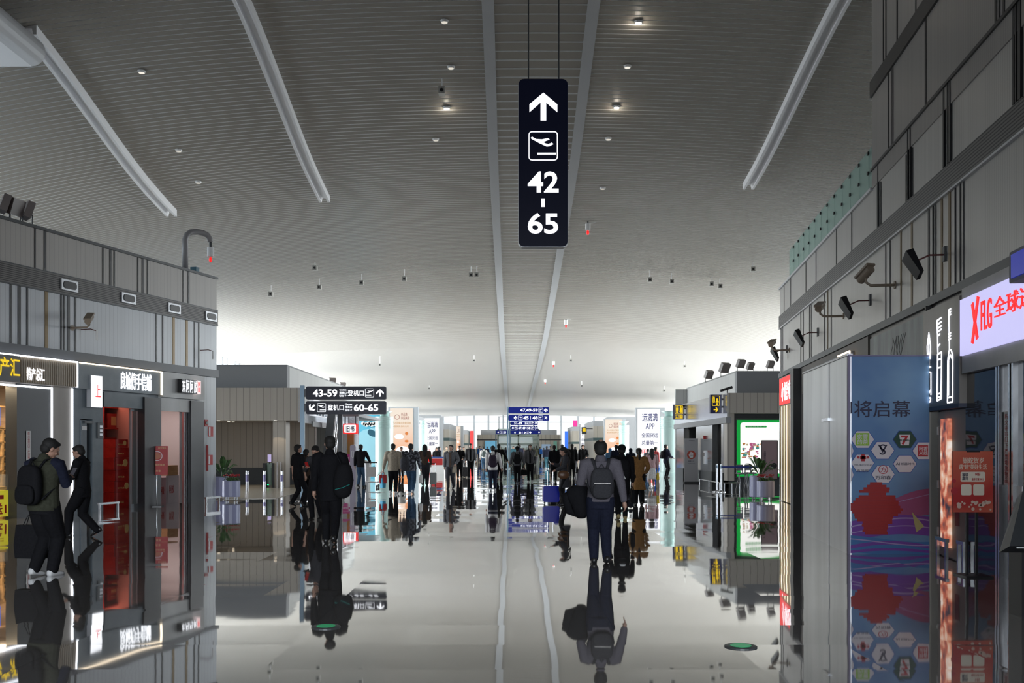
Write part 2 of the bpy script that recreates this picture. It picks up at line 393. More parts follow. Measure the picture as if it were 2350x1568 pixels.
# ------------------------------------------------------------------ end glazing and side windows
GL = glass_mat('window_glass', (0.8, 0.9, 0.95), 0.05)
MULL = mat('mullion_grey', (0.42, 0.45, 0.48), 0.4)
def glazing(name, M, w, z0, z1f, xs, rails, post=0.25, rail=0.12):
    g = struct(MB().box(0, w, 0.05, 0.07, z0, z1f).build(name, GL, M=M))
    mb = MB()
    for x in xs: mb.box(x - post / 2, x + post / 2, -0.1, 0.2, z0, z1f)
    for z in rails: mb.box(0, w, -0.05, 0.15, z - rail / 2, z + rail / 2)
    mb.build('window_frame', MULL, g)
    return g
xs = [(px - CX) * END_Y / F + 20.5 for px in (905, 945, 985, 1017, 1050, 1088, 1121, 1155, 1190, 1225, 1257, 1288, 1327, 1363, 1400, 1440)]
glazing('window_1', T(-20.5, END_Y), 42.5, 0, 8.6, xs, [5.9], 0.3, 0.14)
SPLIT = 50.0
posts = lambda L, o=1.0: [o + i * 3.2 + d for i in range(int(L / 3.2)) for d in (0, 1.1)]
glazing('window_2', T(HALL_X0, 15, 0, R(90)), SPLIT - 15, 5.2, 9.2, posts(SPLIT - 15), [5.3, 6.9], 0.45, 0.1)
glazing('window_3', T(HALL_X0, SPLIT, 0, R(90)), END_Y - SPLIT, 0, 9.2, posts(END_Y - SPLIT), [3.0, 5.9], 0.35, 0.12)
glazing('window_4', T(HALL_X1, SPLIT, 0, R(-90)), SPLIT - 15, 5.2, 9.2, posts(SPLIT - 15), [5.3, 6.9], 0.45, 0.1)
glazing('window_5', T(HALL_X1, END_Y, 0, R(-90)), END_Y - SPLIT, 0, 9.2, posts(END_Y - SPLIT), [3.0, 5.9], 0.35, 0.12)
WALLG = mat('plain_wall', (0.32, 0.31, 0.30), 0.6)
struct(MB().box(HALL_X0 - 0.3, HALL_X0, 15, 31.5, 0, 5.2).box(HALL_X0 - 0.3, HALL_X0, 39.5, SPLIT, 0, 5.2).build('wall_left_far', WALLG))
glazing('added_window_left', T(HALL_X0, 31.5, 0, R(90)), 8, 0, 5.2, [0, 4, 8], [.1, 2.6])  # unseen window added so fill light can reach the right wall
glazing('added_window_right', T(HALL_X1, 39.5, 0, R(-90)), 8, 0, 5.2, [0, 4, 8], [.1, 2.6])  # unseen window added so fill light can reach the left wall
struct(MB().box(HALL_X1, HALL_X1 + 0.3, 15, 31.5, 0, 5.2).box(HALL_X1, HALL_X1 + 0.3, 39.5, SPLIT, 0, 5.2).build('wall_right_far', WALLG))
struct(MB().box(HALL_X0 - 3, HALL_X0, -8, 15, 0, 19).build('wall_left_near', WALLG))
struct(MB().box(HALL_X1, HALL_X1 + 3, -8, 15, 0, 19).build('wall_right_near', WALLG))
struct(MB().box(HALL_X0 - 3, HALL_X1 + 3, -8.4, -8, 0, 19).build('wall_back', WALLG))
struct(MB().box(HALL_X0 - 0.3, HALL_X0, 15, 60, 9.2, 17).build('wall_left_high', WALLG))
struct(MB().box(HALL_X1, HALL_X1 + 0.3, 15, 60, 9.2, 17).build('wall_right_high', WALLG))
# ------------------------------------------------------------------ left shop building
L = LW; lx = L.x
LM = L.M()
LEND = L.len
def wallbox(mb, *a): return mb.box(*a)
HDR = mat('dark_header', (0.085, 0.09, 0.10), 0.45)
SLATE = mottle(mat('slate_board', (0.13, 0.16, 0.185), 0.45), (0.12, 0.15, 0.175), (0.16, 0.19, 0.21), 3)
CHAR = mat('charcoal_board', (0.025, 0.027, 0.03), 0.35)
BEIGE = mottle(mat('beige_board', (0.36, 0.33, 0.30), 0.5), (0.34, 0.31, 0.28), (0.40, 0.37, 0.33), 2, (1, 1, 0.3))
PALE = mottle(mat('pale_board', (0.42, 0.42, 0.41), 0.4), (0.38, 0.38, 0.37), (0.46, 0.46, 0.45), 2, (1, 1, 0.3))
WOOD = mottle(mat('light_wood', (0.55, 0.33, 0.14), 0.5), (0.5, 0.29, 0.12), (0.62, 0.39, 0.18), 3, (1, 1, 8))
def stripes(W, name, spans, z0, z1, root, m=BLACK, y=-0.012):
    mb = MB()
    for px, wd in spans:
        x = W.x(px); mb.box(x - wd / 2, x + wd / 2, y, 0.02, z0, z1)
    mb.build(name, m, root)
wl = struct(MB().box(-15, LEND, 0, 0.3, 5.34, 6.75).build('wall_left', CLAD, M=LM))
struct(MB().box(-15, LEND, 0, 0.3, 3.95, 5.34).build('wall_left_mid', CLADW, M=LM))
MB().box(-15, LEND + 0.02, -0.05, 0.33, 6.72, 6.79).build('coping', DKFRAME, wl)
MB().box(-15, LEND + 0.01, -0.04, 0.02, 5.33, 5.76).build('louver_band', LOUVRE, wl)
MB().box(-15, LEND + 0.01, -0.05, 0.02, 5.30, 5.33).box(-15, LEND + 0.01, -0.05, 0.02, 5.76, 5.785).build('band_edge', DKFRAME, wl)
mb = MB()
for px in (80, 104, 236, 254, 262, 316, 328, 338, 420, 433): mb.box(lx(px) - (.05 if px in (104, 254, 328, 433) else .02), lx(px) + .02, -0.012, 0.02, 5.78, 6.72)
for px in (24, 45, 62, 140, 147, 158, 172, 358, 373, 446, 456): mb.box(lx(px) - (.06 if px in (45, 158) else .025), lx(px) + .025, -0.012, 0.02, 3.97, 5.30)
mb.build('black_inlay', BLACK, wl)
mb = MB()
for px in (106, 398, 428): mb.box(lx(px) - .05, lx(px) + .05, -0.012, 0.02, 3.97, 5.30)
mb.build('bronze_inlay', BROWN, wl)
for px in (155, 291, 396, 481):
    x = lx(px); v = MB().box(x - .28, x + .28, -0.075, -0.035, 5.42, 5.68).build('vent_plate', ALU, wl)
    MB().rrect(x - .22, x + .22, 5.46, 5.64, .08, -0.09, -0.06).build('vent_opening', BLACK, v)
struct(MB().box(-15, LEND, -0.08, 0.3, 3.74, 3.96).build('trim_3', HDR, M=LM))
x163, x183, x215, x237, x325, x363, x430 = (lx(p) for p in (166, 183, 212, 237, 325, 363, 430))
x37, x115 = lx(37), lx(115)
lo = MB().box(-15, -7, 0, 0.3, 0, 3.74).box(x163, x183, 0, 0.3, 0, 3.74).box(x183, x215, 0, 0.3, 2.33, 3.74).box(x215, x237, 0, 0.3, 0, 3.74).box(x237, x363, 0, 0.3, 2.68, 3.74)
struct(lo.build('wall_left_lower', SLATE, M=LM))
struct(MB().box(x115, x163, 0, 0.3, 0, 3.74).box(-7, x37, 0.02, 0.3, 3.02, 3.74).build('wall_left_lower', BEIGE, M=LM))
struct(MB().box(x37, x115, -0.02, 0.3, 0, 3.74).build('wall_left_lower', CHAR, M=LM))
struct(MB().box(x325, x363, -0.10, 0.3, 0, 2.98).box(lx(432), lx(462), -0.1, 0.3, 0, 2.98).build('wall_left_lower', BLACK, M=LM))
struct(MB().box(x363, lx(432), 0, 0.3, 2.66, 3.74).box(lx(432), LEND, 0.02, 0.3, 0, 3.74).build('wall_left_lower', cladding('board_lower', (0.50, 0.52, 0.53), (0.25, 0.26, 0.27), 0.18, 0.01, 0.35), M=LM))
# shop interiors: back wall, partitions, soffit, end return
struct(MB().box(-15, LEND, 6.0, 6.2, 0, 6.7).box(LEND - 0.3, LEND, 0.3, 6.0, 0, 6.7).build('wall_left_back', CLAD, M=LM))
struct(MB().box(-15, LEND - 0.3, 0.3, 6.0, 6.55, 6.7).build('ceiling_left_building', GREYBOX, M=LM))
ROOMW = mat('shop_wall_warm', (0.55, 0.42, 0.28), 0.6); ROOMR = mat('shop_wall_red', (0.42, 0.20, 0.15), 0.6); ROOMP = mat('shop_wall_pale', (0.55, 0.48, 0.46), 0.6)
pA, pB = x163 + 0.1, lx(345)
struct(MB().box(-7, pA, 3.2, 3.3, 0, 3.1).box(-7.1, -7, 0.3, 3.3, 0, 3.1).box(pA - .05, pA, 0.3, 3.3, 0, 3.1).box(-7, pA, 0.3, 3.3, 3.1, 3.15).build('wall_shop_one', ROOMW, M=LM))
struct(MB().box(x215 + .02, pB, 3.2, 3.3, 0, 3.1).box(x215 - .03, x215 + .02, 0.3, 3.3, 0, 3.1).box(pB - .05, pB, 0.3, 3.3, 0, 3.1).box(x215, pB, 0.3, 3.3, 3.1, 3.15).build('wall_shop_two', ROOMR, M=LM))
struct(MB().box(pB, LEND - .3, 3.2, 3.3, 0, 3.1).box(pB, pB + .05, 0.3, 3.3, 0, 3.1).box(LEND - .35, LEND - .3, 0.3, 3.3, 0, 3.1).box(pB, LEND - .3, 0.3, 3.3, 3.1, 3.15).build('wall_shop_three', ROOMP, M=LM))
def lamp_at(W, x, y, z, power, col, sx=1.2, sy=1.2):
    m = W.M(x, z, y); a = area('shop_ceiling_lamp', (0, 0, 0), (0, 0, 0), sx, sy, power, col); a.matrix_world = m; return a
lamp_at(L, -.6, .55, 3.02, 120, (1, 0.78, 0.5), 3, .5)
lamp_at(L, (x237 + pB) / 2, 1.4, 3.05, 26, (1, 0.45, 0.35)); lamp_at(L, (x363 + x430) / 2 + .3, 1.4, 3.05, 36, (1, 0.86, 0.84))
# service door standing ajar beside the second shop
d = thing('service_door', 'narrow slate door with a closer arm standing ajar left of the red shop', 'door', L.M(x183, 0, 0))
dw = x215 - x183
MB().box(0.02, dw * 0.5, -0.02, 0.03, 0.02, 2.3).build('door_leaf', SLATE, d)
MB().box(dw * 0.5, dw, 0.2, 0.25, 0, 2.33).build('dark_gap', BLACK, d)
MB().box(0.1, dw * 0.9, -0.07, -0.03, 2.22, 2.28).build('closer_arm', DKFRAME, d)
MB().box(0.06, .22, -0.025, -0.019, 2.05, 2.15).build('paper_notice', WHITEP, d)
# --- shop one: ribbed sign board with LED edge
s = thing('shop_sign', 'ribbed tan sign board with white edge light and lettering 特产总汇', 'sign', L.M(0, 0, 0))
MB().box(-7, lx(165), -0.14, 0.0, 3.08, 3.70).build('board', BEIGE, s)
mb = MB(); x = lx(30)
while x < lx(163): mb.box(x, x + .035, -0.17, -0.13, 3.1, 3.68); x += 0.07
mb.build('slat', mat('tan_slat', (0.42, 0.35, 0.27), 0.5), s)
MB().box(-7, lx(165), -0.19, -0.14, 3.68, 3.715).box(lx(165) - .03, lx(165), -0.19, -0.14, 3.08, 3.7).box(-7, x115, -0.05, -0.02, 3.0, 3.04).box(x115, x115 + .03, -0.05, -0.02, 0.02, 3.04).box(x163 - .05, x163 - .015, -0.04, 0.0, 0.02, 3.06).build('edge_light', LED, s)
MB().text('特产总汇', lx(47), lx(88), 3.16, 3.45, -0.185, 0.008, 0.01).build('lettering', GLOW, s)
MB().box(-1.5, lx(30), -0.19, -0.14, 3.1, 3.68).build('grey_plate', GREYBOX, s)
MB().text('产汇', lx(-18), lx(29), 3.2, 3.62, -0.21, 0.008, 0.01).build('yellow_lettering', YEL, s)
# white sticker strip beside
st = tag(MB().box(lx(58), lx(67), -0.045, -0.03, 1.25, 2.0).build('notice_strip', WHITEP, M=LM), 'vertical white notice strip with red characters on the charcoal shop pillar', 'notice')
MB().text('防\n火\n卷\n帘\n门\n下\n严\n禁\n堆\n放', lx(60), lx(65), 1.28, 1.97, -0.047, 0, .002).build('lettering', RED, st)
# shelves with boxes
def shelf_unit(name, lab, M, w, h, dep, levels, m, group=None):
    t = thing(name, lab, 'shelf', M, group)
    MB().box(0, w, dep - .03, dep, 0, h).build('back_panel', m, t)
    MB().box(0, .04, 0, dep, 0, h).build('side_panel', m, t); MB().box(w - .04, w, 0, dep, 0, h).build('side_panel', m, t)
    for z in levels: MB().box(.04, w - .04, 0, dep, z - .03, z).build('shelf', m, t)
    return t
SH1 = L.M(.3, 0, 1.0)
shelf_unit('display_shelf', 'light wooden shelf wall with rows of gift tins inside the tan fronted shop', SH1, 1.5, 2.62, .32, (1.08, 1.42, 1.76, 2.06, 2.6), WOOD)
MB().box(.04, 1.46, .0, .30, 2.07, 2.12).box(.80, .86, 0, .31, 0, 2.06).build('divider', WOOD, [o for o in bpy.data.objects if o.name == 'display_shelf'][0])
BOXB = mat('navy_carton', (0.03, 0.035, 0.06), 0.4); gift = MB().box(0, .13, 0, .1, 0, .22).build('gift_tin', BOXB, M=L.M(.3 + .05, 1.08, 1.06))
tag(gift, 'small navy gift tin with gold mark on the lit wooden shelves', 'tin', 'gift tins on the wooden shelves')
MB().disc(.065, .14, .035, -.004, 0, 12).build('gold_mark', GOLDP, gift)
for z in (1.08, 1.42, 1.76):
    for x in (.05, .20, .35, .50, .65, .88, 1.03, 1.18, 1.33):
        if z == 1.08 and x == .05: continue
        copy_tree(gift, L.M(.3 + x, z, 1.06))
for k, (a, b_, m_, ink) in enumerate(((-.0, .68, mat('screen_blue', (.02, .05, .3), .3, emit=1.2, ecol=(.05, .15, .8)), GLOW), (.90, 1.44, mat('screen_white', (.8, .8, .9), .3, emit=1.1, ecol=(.85, .88, 1)), REDG))):
    sc_ = tag(MB().box(a, b_, -.04, 0, 2.13, 2.56).build('screen', m_, M=L.M(.3, 0, .98)), ['blue lit picture screen above the gift tins', 'white lit screen with a red emblem above the gift tins'][k], 'screen')
    MB().disc(a + .3, 2.25, .07, -.05, -.04).box(a + .12, a + .45, -.05, -.04, 2.42, 2.53).build('picture', ink, sc_)
ct = thing('shop_counter', 'yellow fronted counter with glass top and red 送1 lettering at the shop opening', 'counter', L.M(-2.1, 0, 0.22))
MB().box(0, 2.72, 0, .5, 0.05, .64).build('body', mat('yellow_front', (0.62, 0.56, 0.03), 0.4, emit=.35, ecol=(0.8, .7, .05)), ct)
MB().box(0, 2.72, .0, .5, .64, 1.0).build('glass_top', glass_mat('counter_glass', (.8, .8, .7), .2), ct)
MB().text('买1送1', 1.60, 2.50, .10, .36, -.012, .012, .01).box(2.1, 2.42, -.012, 0, .45, .54).build('lettering', RED, ct)
MB().box(.1, 2.65, .05, .45, .66, .72).build('snack_tray', GOLDP, ct)
# --- shop two
s = thing('shop_sign', 'slate sign board with warm edge light and glowing white brush lettering', 'sign', L.M(0, 0, 0))
MB().box(lx(172), lx(362), -0.12, 0.0, 3.07, 3.70).build('board', SLATE, s)
MB().box(lx(172), lx(362), -0.15, -0.12, 3.685, 3.715).build('edge_light', LEDW, s); MB().box(lx(360), lx(363), -0.15, -0.12, 3.07, 3.70).build('edge_light', LEDW, s)
MB().text('良城傳手信鋪', lx(267), lx(337), 3.14, 3.60, -0.15, 0.008, 0.02).build('lettering', GLOW, s)
s = thing('light_box_sign', 'upright white light box with a red character between two shop openings', 'sign', L.M(0, 0, 0))
MB().box(lx(197), lx(222), -0.16, -0.02, 2.62, 3.42).build('box', ALU, s)
MB().box(lx(197), lx(222), -0.17, -0.16, 2.63, 3.41).build('lit_face', GLOW, s)
MB().text('上', lx(206), lx(218), 2.88, 3.2, -0.175, 0, .005).build('character', REDG, s)
MB().box(x237 - .02, x325 + .3, -0.04, 0.05, 2.66, 3.04).build('shutter_box', SLATE, M=LM)
o = bpy.data.objects['shutter_box']; tag(o, 'bluish roller shutter housing above the red lit shop opening', 'shutter box')
GLB = mat('glass_leaf_frame', (.2, .21, .22), .3, .5)
dr = thing('sliding_door', 'tall framed glass door leaf pushed to the side of the red shop', 'door', L.M(lx(308), 0, .12))
MB().box(0, .05, 0, .05, 0, 2.66).box(.3, .36, 0, .05, 0, 2.66).box(.05, .3, 0, .05, 2.6, 2.66).box(.05, .3, 0, .05, 0, .1).build('frame', GLB, dr)
MB().box(.05, .3, .02, .03, .1, 2.6).build('glass', glass_mat('door_glass', (.5, .6, .6), .15), dr)
RBOX = mottle(mat('red_carton', (0.40, 0.02, 0.015), 0.35), (0.34, 0.012, 0.01), (0.46, 0.03, 0.02), 6)
RLED = mat('red_shelf_light', (1, .3, .2), .5, emit=5, ecol=(1, 0.12, 0.06))
t = shelf_unit('gift_shelf', 'red back-lit shelving just inside the red shop opening', L.M(L.xd(238, 1.0), 0, 1.0), .95, 2.75, .4, (0.35, 0.95, 1.55, 2.15, 2.72), RBOX)
for z in (0.92, 1.52): MB().box(.06, .9, .3, .36, z - .06, z - .01).build('shelf_light', RLED, t)
prev = None
for i, (zz, wd, hh) in enumerate(((.35, .5, .38), (.95, .45, .34), (1.55, .5, .34), (2.15, .5, .4))):
    c = tag(MB().box(0, wd, 0, .25, 0, hh).build('gift_carton', RBOX, M=L.M(L.xd(238, 1.0) + .12 + .1 * (i % 2), zz, 1.06)), ['wide red gift carton on the lowest back-lit shelf', 'red gift carton on the second back-lit shelf from the floor', 'red gift carton on the third back-lit shelf from the floor', 'red gift carton on the top back-lit shelf'][i], 'carton')
    MB().box(wd * .3, wd * .7, -.006, 0, hh * .2, hh * .8).build('gold_band', GOLDP, c)
zz = 0
for i, (wd, hh, off) in enumerate(((.62, .42, 0), (.66, .30, .0), (.6, .30, .03), (.62, .34, -.02), (.56, .26, .04), (.5, .22, .05))):
    x0 = L.xd(262, .45) + off
    c = tag(MB().box(0, wd, 0, .4, 0, hh - .005).build('gift_carton', RBOX, M=L.M(x0, zz, .45)), ['bottom red carton of the stack in the red shop opening', 'second red carton from the floor in the stack', 'third red carton from the floor in the stack', 'fourth red carton from the floor in the stack', 'red and gold carton second from the top of the stack', 'small red carton topmost of the stack in the shop opening'][i], 'carton')
    mb = MB()
    if i % 2: mb.disc(wd * .75, hh * .55, hh * .28, -.006, 0, 10, hh * .3)
    mb.text('贺岁礼盒', wd * .2, wd * .62, hh * .3, hh * .45, -.006, 0, .004); mb.build('gold_print', GOLDP, c)
    zz += hh
# --- shop three
s = thing('shop_sign', 'pale sign board with boxed letters 东阿阿胶 and a red seal', 'sign', L.M(0, 0, 0))
MB().box(lx(364), lx(461), -0.13, 0.0, 3.02, 3.72).build('board', PALE, s)
xa, xb = lx(398), lx(434)
for i, ch in enumerate('东阿阿胶'):
    a = xa + (xb - xa) * i / 4
    b = MB().box(a, a + (xb - xa) / 4 * .94, -0.28, -0.13, 3.17, 3.56).build('letter_box', BLACK, s)
    MB().text(ch, a + .02, a + (xb - xa) / 4 * .9, 3.19, 3.54, -0.285, .005, .005).build('character', GLOW, b)
b = MB().box(lx(434.5), lx(442), -0.28, -0.13, 3.17, 3.56).build('seal', mat('lit_pink', (.8, .4, .4), .5, emit=1, ecol=(1, .75, .75)), s)
MB().text('阿\n胶', lx(435.5), lx(441), 3.22, 3.52, -0.285, .0, .005).build('character', REDG, b)
tag(MB().box(x363, lx(441), -0.05, 0.05, 2.64, 3.0).build('shutter_box', PALE, M=LM), 'pale roller shutter housing above the pink lit shop opening', 'shutter box')
lb = thing('light_box', 'white and orange backlit poster inside the pink lit shop', 'light box', L.M(0, 0, 0))
dd = 2.2; a, b = L.xd(355, dd), L.xd(399, dd); z0, z1 = L.zd(390, 1068, dd), L.zd(390, 970, dd)
MB().box(a, b, dd, dd + .06, z0, z1).build('white_panel', mat('lit_white_dim', (1, 1, 1), .5, emit=1.0, ecol=(.95, .97, 1)), lb)
MB().box(a, b, dd - .01, dd, z0 + .15, z1 - .42).build('orange_panel', mat('lit_orange', (.9, .2, .03), .5, emit=.9, ecol=(1, .16, .03)), lb)
zz = z1 - .42; MB().text('大国宝', L.xd(358, dd), b - .08, zz - .52, zz - .25, dd - .02, .02, .01).text('好阿胶', L.xd(358, dd), b - .08, zz - .86, zz - .6, dd - .02, .02, .01).build('lettering', GLOW, lb)
MB().box(L.xd(364, dd), L.xd(372, dd), dd - .02, dd, z1 - .25, z1 - .1).text('阿胶', L.xd(364, dd), L.xd(377, dd), z1 - .37, z1 - .3, dd - .02, 0, .01).build('red_mark', REDG, lb)
PINKB = mat('pink_carton', (.62, .42, .45), .4)
for i, (px, w_, h_, z_, lab) in enumerate(((364, .42, .75, 0, 'tall pink carton on the floor of the pink lit shop, left one'), (381, .62, .8, 0, 'white and pink carton with characters on the floor of the pink lit shop'), (384, .5, .3, .8, 'tan parcel resting on the white and pink carton'))):
    c = tag(MB().box(0, w_, 0, .5, 0, h_ - .004).build('carton', [PINKB, mat('white_carton', (.7, .66, .68), .4), WOOD][i], M=L.M(L.xd(px, .7), z_, .7)), lab, 'carton')
    if i < 2: MB().text('阿胶', w_ * .25, w_ * .6, h_ * .35, h_ * .65, -.005, 0, .004).build('print', RED, c)
tag(MB().box(lx(428), lx(430), 0.02, .1, 0, 2.64).box(lx(424), lx(425.5), 0.02, .1, 0, 2.64).build('door_track', STEEL, M=LM), 'slim steel door rail at the edge of the pink lit shop opening', 'rail')
# poster stands before the shops
def poster_stand(name, label, M, w, z0, z1, base_d=.4, m=RED, pole=True, y=0):
    t = thing(name, label, 'poster stand', M)
    MB().box(-w/2, w/2, -0.015, 0.015, z0, z1).build('poster', m, t)
    if pole:
        MB().tube([(0, .03, .02), (0, .03, z0 + .1)], .016, 8).build('pole', STEEL, t, smooth=True)
        MB().box(-.16, .16, -.15, .2, 0, .02).build('base', BLACK, t)
    return t
def stand_at(px, py_foot): 
    Y = EYE * F / (py_foot - HY); return atY(px, Y), Y
X, Y = stand_at(359, 1163); k = Y / F
t = poster_stand('poster_stand', 'red poster of a round dish in front of the dark pillar between two shops', T(X, Y, 0, R(8)), 50 * k, EYE - (1090 - HY) * k, EYE - (1024 - HY) * k)
zc = EYE - (1047 - HY) * k; MB().ring(-.16, .16, zc - .13, zc + .13, .13, .015, -.02, -.015, 8).build('plate_rim', WHITEP, t)
MB().disc(0, zc, .12, -.019, -.015, 18, .09).build('dish', mat('dish_food', (.45, .12, .05), .5), t)
MB().text('闽中名品焊镇游', -.22, .22, zc - .27, zc - .21, -.02, 0, .004).text('新年快乐', .05, .26, zc + .2, zc + .25, -.02, 0, .004).text('好运年年', -.15, .12, zc - .44, zc - .38, -.02, 0, .004).build('gold_lettering', GOLDP, t)
X, Y = stand_at(457, 1152); k = Y / F
t = poster_stand('poster_stand', 'red poster reading 6.2 in gold at the far end of the shop row', T(X, Y, 0, R(8)), 41 * k, EYE - (1081 - HY) * k, EYE - (1022 - HY) * k)
zc = EYE - (1050 - HY) * k; MB().text('6.2', -.16, .1, zc - .1, zc + .12, -.02, .02, .004).text('阿胶系列产品', -.16, .16, zc + .2, zc + .26, -.02, 0, .004).build('gold_lettering', GOLDP, t)
MB().rrect(0, .2, zc - .33, zc - .17, .02, -.02, -.015).disc(-.14, zc - .25, .04, -.02, -.015).build('product_picture', mat('picture_gold', (.6, .4, .08), .4), t)
# low chrome guard rails
def guard(px, pyf, w_px, label, rz=R(73), hh=.25):
    Y = EYE * F / (pyf - HY); X = atY(px, Y)
    t = thing('guard_rail', label, 'guard rail', T(X, Y, 0, rz)); w_ = w_px
    MB().box(0, w_, -.025, .025, hh - .05, hh).build('top_bar', STEEL, t)
    MB().box(0.02, .07, -.02, .02, 0, hh - .05).build('leg', STEEL, t); MB().box(w_ - .07, w_ - .02, -.02, .02, 0, hh - .05).build('leg', STEEL, t)
guard(226, 1178, .75, 'low steel guard rail at the foot of the slate wall by the red shop')
guard(471, 1162, .7, 'low steel guard rail at the corner of the shop row by the planters')
mb = MB().box(lx(228) - .1, lx(228) + .12, -.03, 0, 1.85, 2.25); o = tag(mb.build('info_plate', DKFRAME, M=LM), 'small dark information plate on the slate wall left of the red shop', 'plate')
MB().box(lx(228) - .02, lx(228) + .08, -.035, -.03, 1.92, 1.98).box(lx(228) - .02, lx(228) + .08, -.035, -.03, 2.02, 2.08).box(lx(228) - .02, lx(228) + .08, -.035, -.03, 2.12, 2.18).build('plate_line', ALU, o)
for px, pz, h_, lab in ((484, 1.95, .3, 'red and white fire notice on the pale wall above another notice'), (483, 1.1, .3, 'red and white fire notice low on the pale wall by the planters')):
    o = tag(MB().box(lx(px) - .12, lx(px) + .12, -.0, .02, pz, pz + h_).build('fire_notice', RED, M=LM), lab, 'notice')
    MB().box(lx(px) - .1, lx(px) - .03, -.004, 0, pz + .02, pz + h_ - .02).build('print', WHITEP, o)
t = thing('fire_alarm', 'small red alarm sounder on the pale wall at the corner of the left shops', 'alarm', L.M(lx(470), 2.35, -.0))
MB().box(-.09, .09, -.06, .02, -.1, .1).build('housing', REDG if False else RED, t); MB().disc(0, 0, .05, -.08, -.06, 12).build('horn', BLACK, t)
# ------------------------------------------------------------------ right shop building
W = RW; rx = W.x; REND = W.x(2350) + 10
RMx = W.M()
BROWNP = mottle(mat('bronze_cladding', (0.14, 0.13, 0.12), 0.35, 0.3), (0.12, 0.11, 0.10), (0.17, 0.16, 0.15), 1.5, (1, 1, .4))
xh = rx(2003)                                             # where the tall part starts
wr = struct(MB().box(0, xh, 0, .3, 3.93, 6.60).box(xh, REND, 0, .3, 3.93, 6.60).build('wall_right', CLAD_R, M=RMx))
MB().box(0, REND, -.04, .02, 5.36, 5.74).build('louver_band', LOUVRE, wr)
MB().box(0, REND, -.05, .02, 5.33, 5.36).box(0, xh, -.05, .33, 6.57, 6.63).build('band_edge', ALU, wr)
def inl(zr, items, m):
    mb = MB()
    for px, wd in items: mb.box(rx(px) - wd / 2, rx(px) + wd / 2, -.012, .02, *zr)
    return mb.build('inlay_strip', m, wr)
inl((3.95, 5.33), [(1793, .05), (1797, .03), (1838, .06), (1844, .04), (1858, .05), (1862, .03), (1892, .05), (1908, .05), (2033, .04), (2043, .05), (2132, .06), (2142, .05), (2148, .03), (2193, .04), (2204, .05), (2212, .03)], BLACK)
inl((3.95, 5.33), [(1900, .06), (2068, .06), (2093, .07), (2162, .07), (2180, .08)], BROWN)
inl((5.74, 6.57), [(1800, .04), (1815, .05), (1850, .04), (1873, .05), (1920, .05), (1955, .05), (2014, .04), (2022, .05), (2080, .03), (2085, .05), (2095, .03)], BLACK)
tall = struct(MB().box(xh, REND, -.02, .3, 6.60, 16.5).build('wall_right_tall', CLAD_FINE, M=RMx))
MB().box(xh, REND, -.06, .0, 8.35, 8.66).build('dark_band', BLACK, tall)
MB().box(xh, REND, -.05, .0, 6.93, 6.98).build('joint', BLACK, tall)
mb = MB()
for px, wd in ((2042, .03), (2052, .06), (2128, .06), (2290, .07), (2298, .04), (2308, .06), (2050, .03)): mb.box(rx(px) - wd/2, rx(px) + wd/2, -.03, 0, 6.98, 8.35)
for px, wd in ((2030, .03), (2036, .05), (2062, .06), (2105, .05), (2180, .05)): mb.box(rx(px) - wd/2, rx(px) + wd/2, -.03, 0, 8.66, 16)
for px, wd in ((2169, .05), (2178, .04), (2183, .07), (2086, .03), (2092, .04), (2330, .05), (2336, .04), (2344, .08), (2017, .04)): mb.box(rx(px) - wd/2, rx(px) + wd/2, -.03, 0, 5.76, 6.93)
mb.build('inlay_strip', BLACK, tall)
struct(MB().box(xh, xh + .3, .3, 12, 6.6, 16.5).build('wall_right_return', CLAD_FINE, M=RMx))
struct(MB().box(0, REND, -.06, .3, 3.80, 3.93).build('trim_4', HDR, M=RMx))
struct(MB().box(0, REND, 0, .3, 0, 3.80).build('wall_right_lower', BROWNP, M=RMx))
struct(MB().box(0, .3, .3, 8, 0, 6.55).box(0, xh, .3, 8, 6.45, 6.55).build('wall_right_end', CLAD, M=RMx))
# glass screen on top of the low part
GG = glass_mat('frosted_screen_glass', (.45, .60, .55), .55, .25, (.8, .95, .9))
t = thing('glass_screen', 'pale green glass screen with black clamps along the top of the ribbed wall', 'glass screen', W.M(0, 6.6, .12))
mb = MB(); mf = MB(); n = 13
for i in range(n):
    a = rx(1802) + (xh - rx(1802)) * i / n; b = rx(1802) + (xh - rx(1802)) * (i + 1) / n
    mb.box(a + .01, b - .01, 0, .02, 0, 1.0)
    for zz in (.05, .5, .9): mf.box(b - .04, b + .04, -.03, .05, zz, zz + .06)
mb.build('glass_pane', GG, t); mf.build('clamp', BLACK, t)
# far end fronts
o = tag(MB().box(.0, rx(1799), -.02, .0, 0, 3.8).build('corner_panel', STEEL_W, M=RMx), 'polished metal corner panel beside the gold lit columns', 'panel')
t = thing('shop_sign', 'red backlit shop sign with white characters over the gold lit columns', 'sign', RMx)
MB().box(rx(1800), rx(1828), -.14, 0, 2.88, 3.72).build('box', DKFRAME, t)
MB().box(rx(1800), rx(1828), -.15, -.14, 2.9, 3.7).build('lit_face', REDG, t)
MB().text('小馄饨', rx(1805), rx(1826), 3.0, 3.55, -.156, .005, .006).build('lettering', GLOW, t)
t = thing('gold_column', 'gold panelled shop front edge with vertical warm light strips', 'shop front', RMx)
MB().box(rx(1799), rx(1829), -.12, 0, 0.02, 2.88).build('gold_panel', mat('gold_panel', (.42, .27, .08), .3, .7), t)
for px in (1803, 1809, 1815, 1823): MB().box(rx(px), rx(px) + .06, -.126, -.12, .02, 2.86).build('light_strip', LEDW, t)
tag(MB().box(rx(1830), rx(1838), -.2, 0, 0.0, 3.8).build('dark_pillar', BLACK, M=RMx), 'narrow black pillar between the gold lit front and the white hoarding', 'pillar')
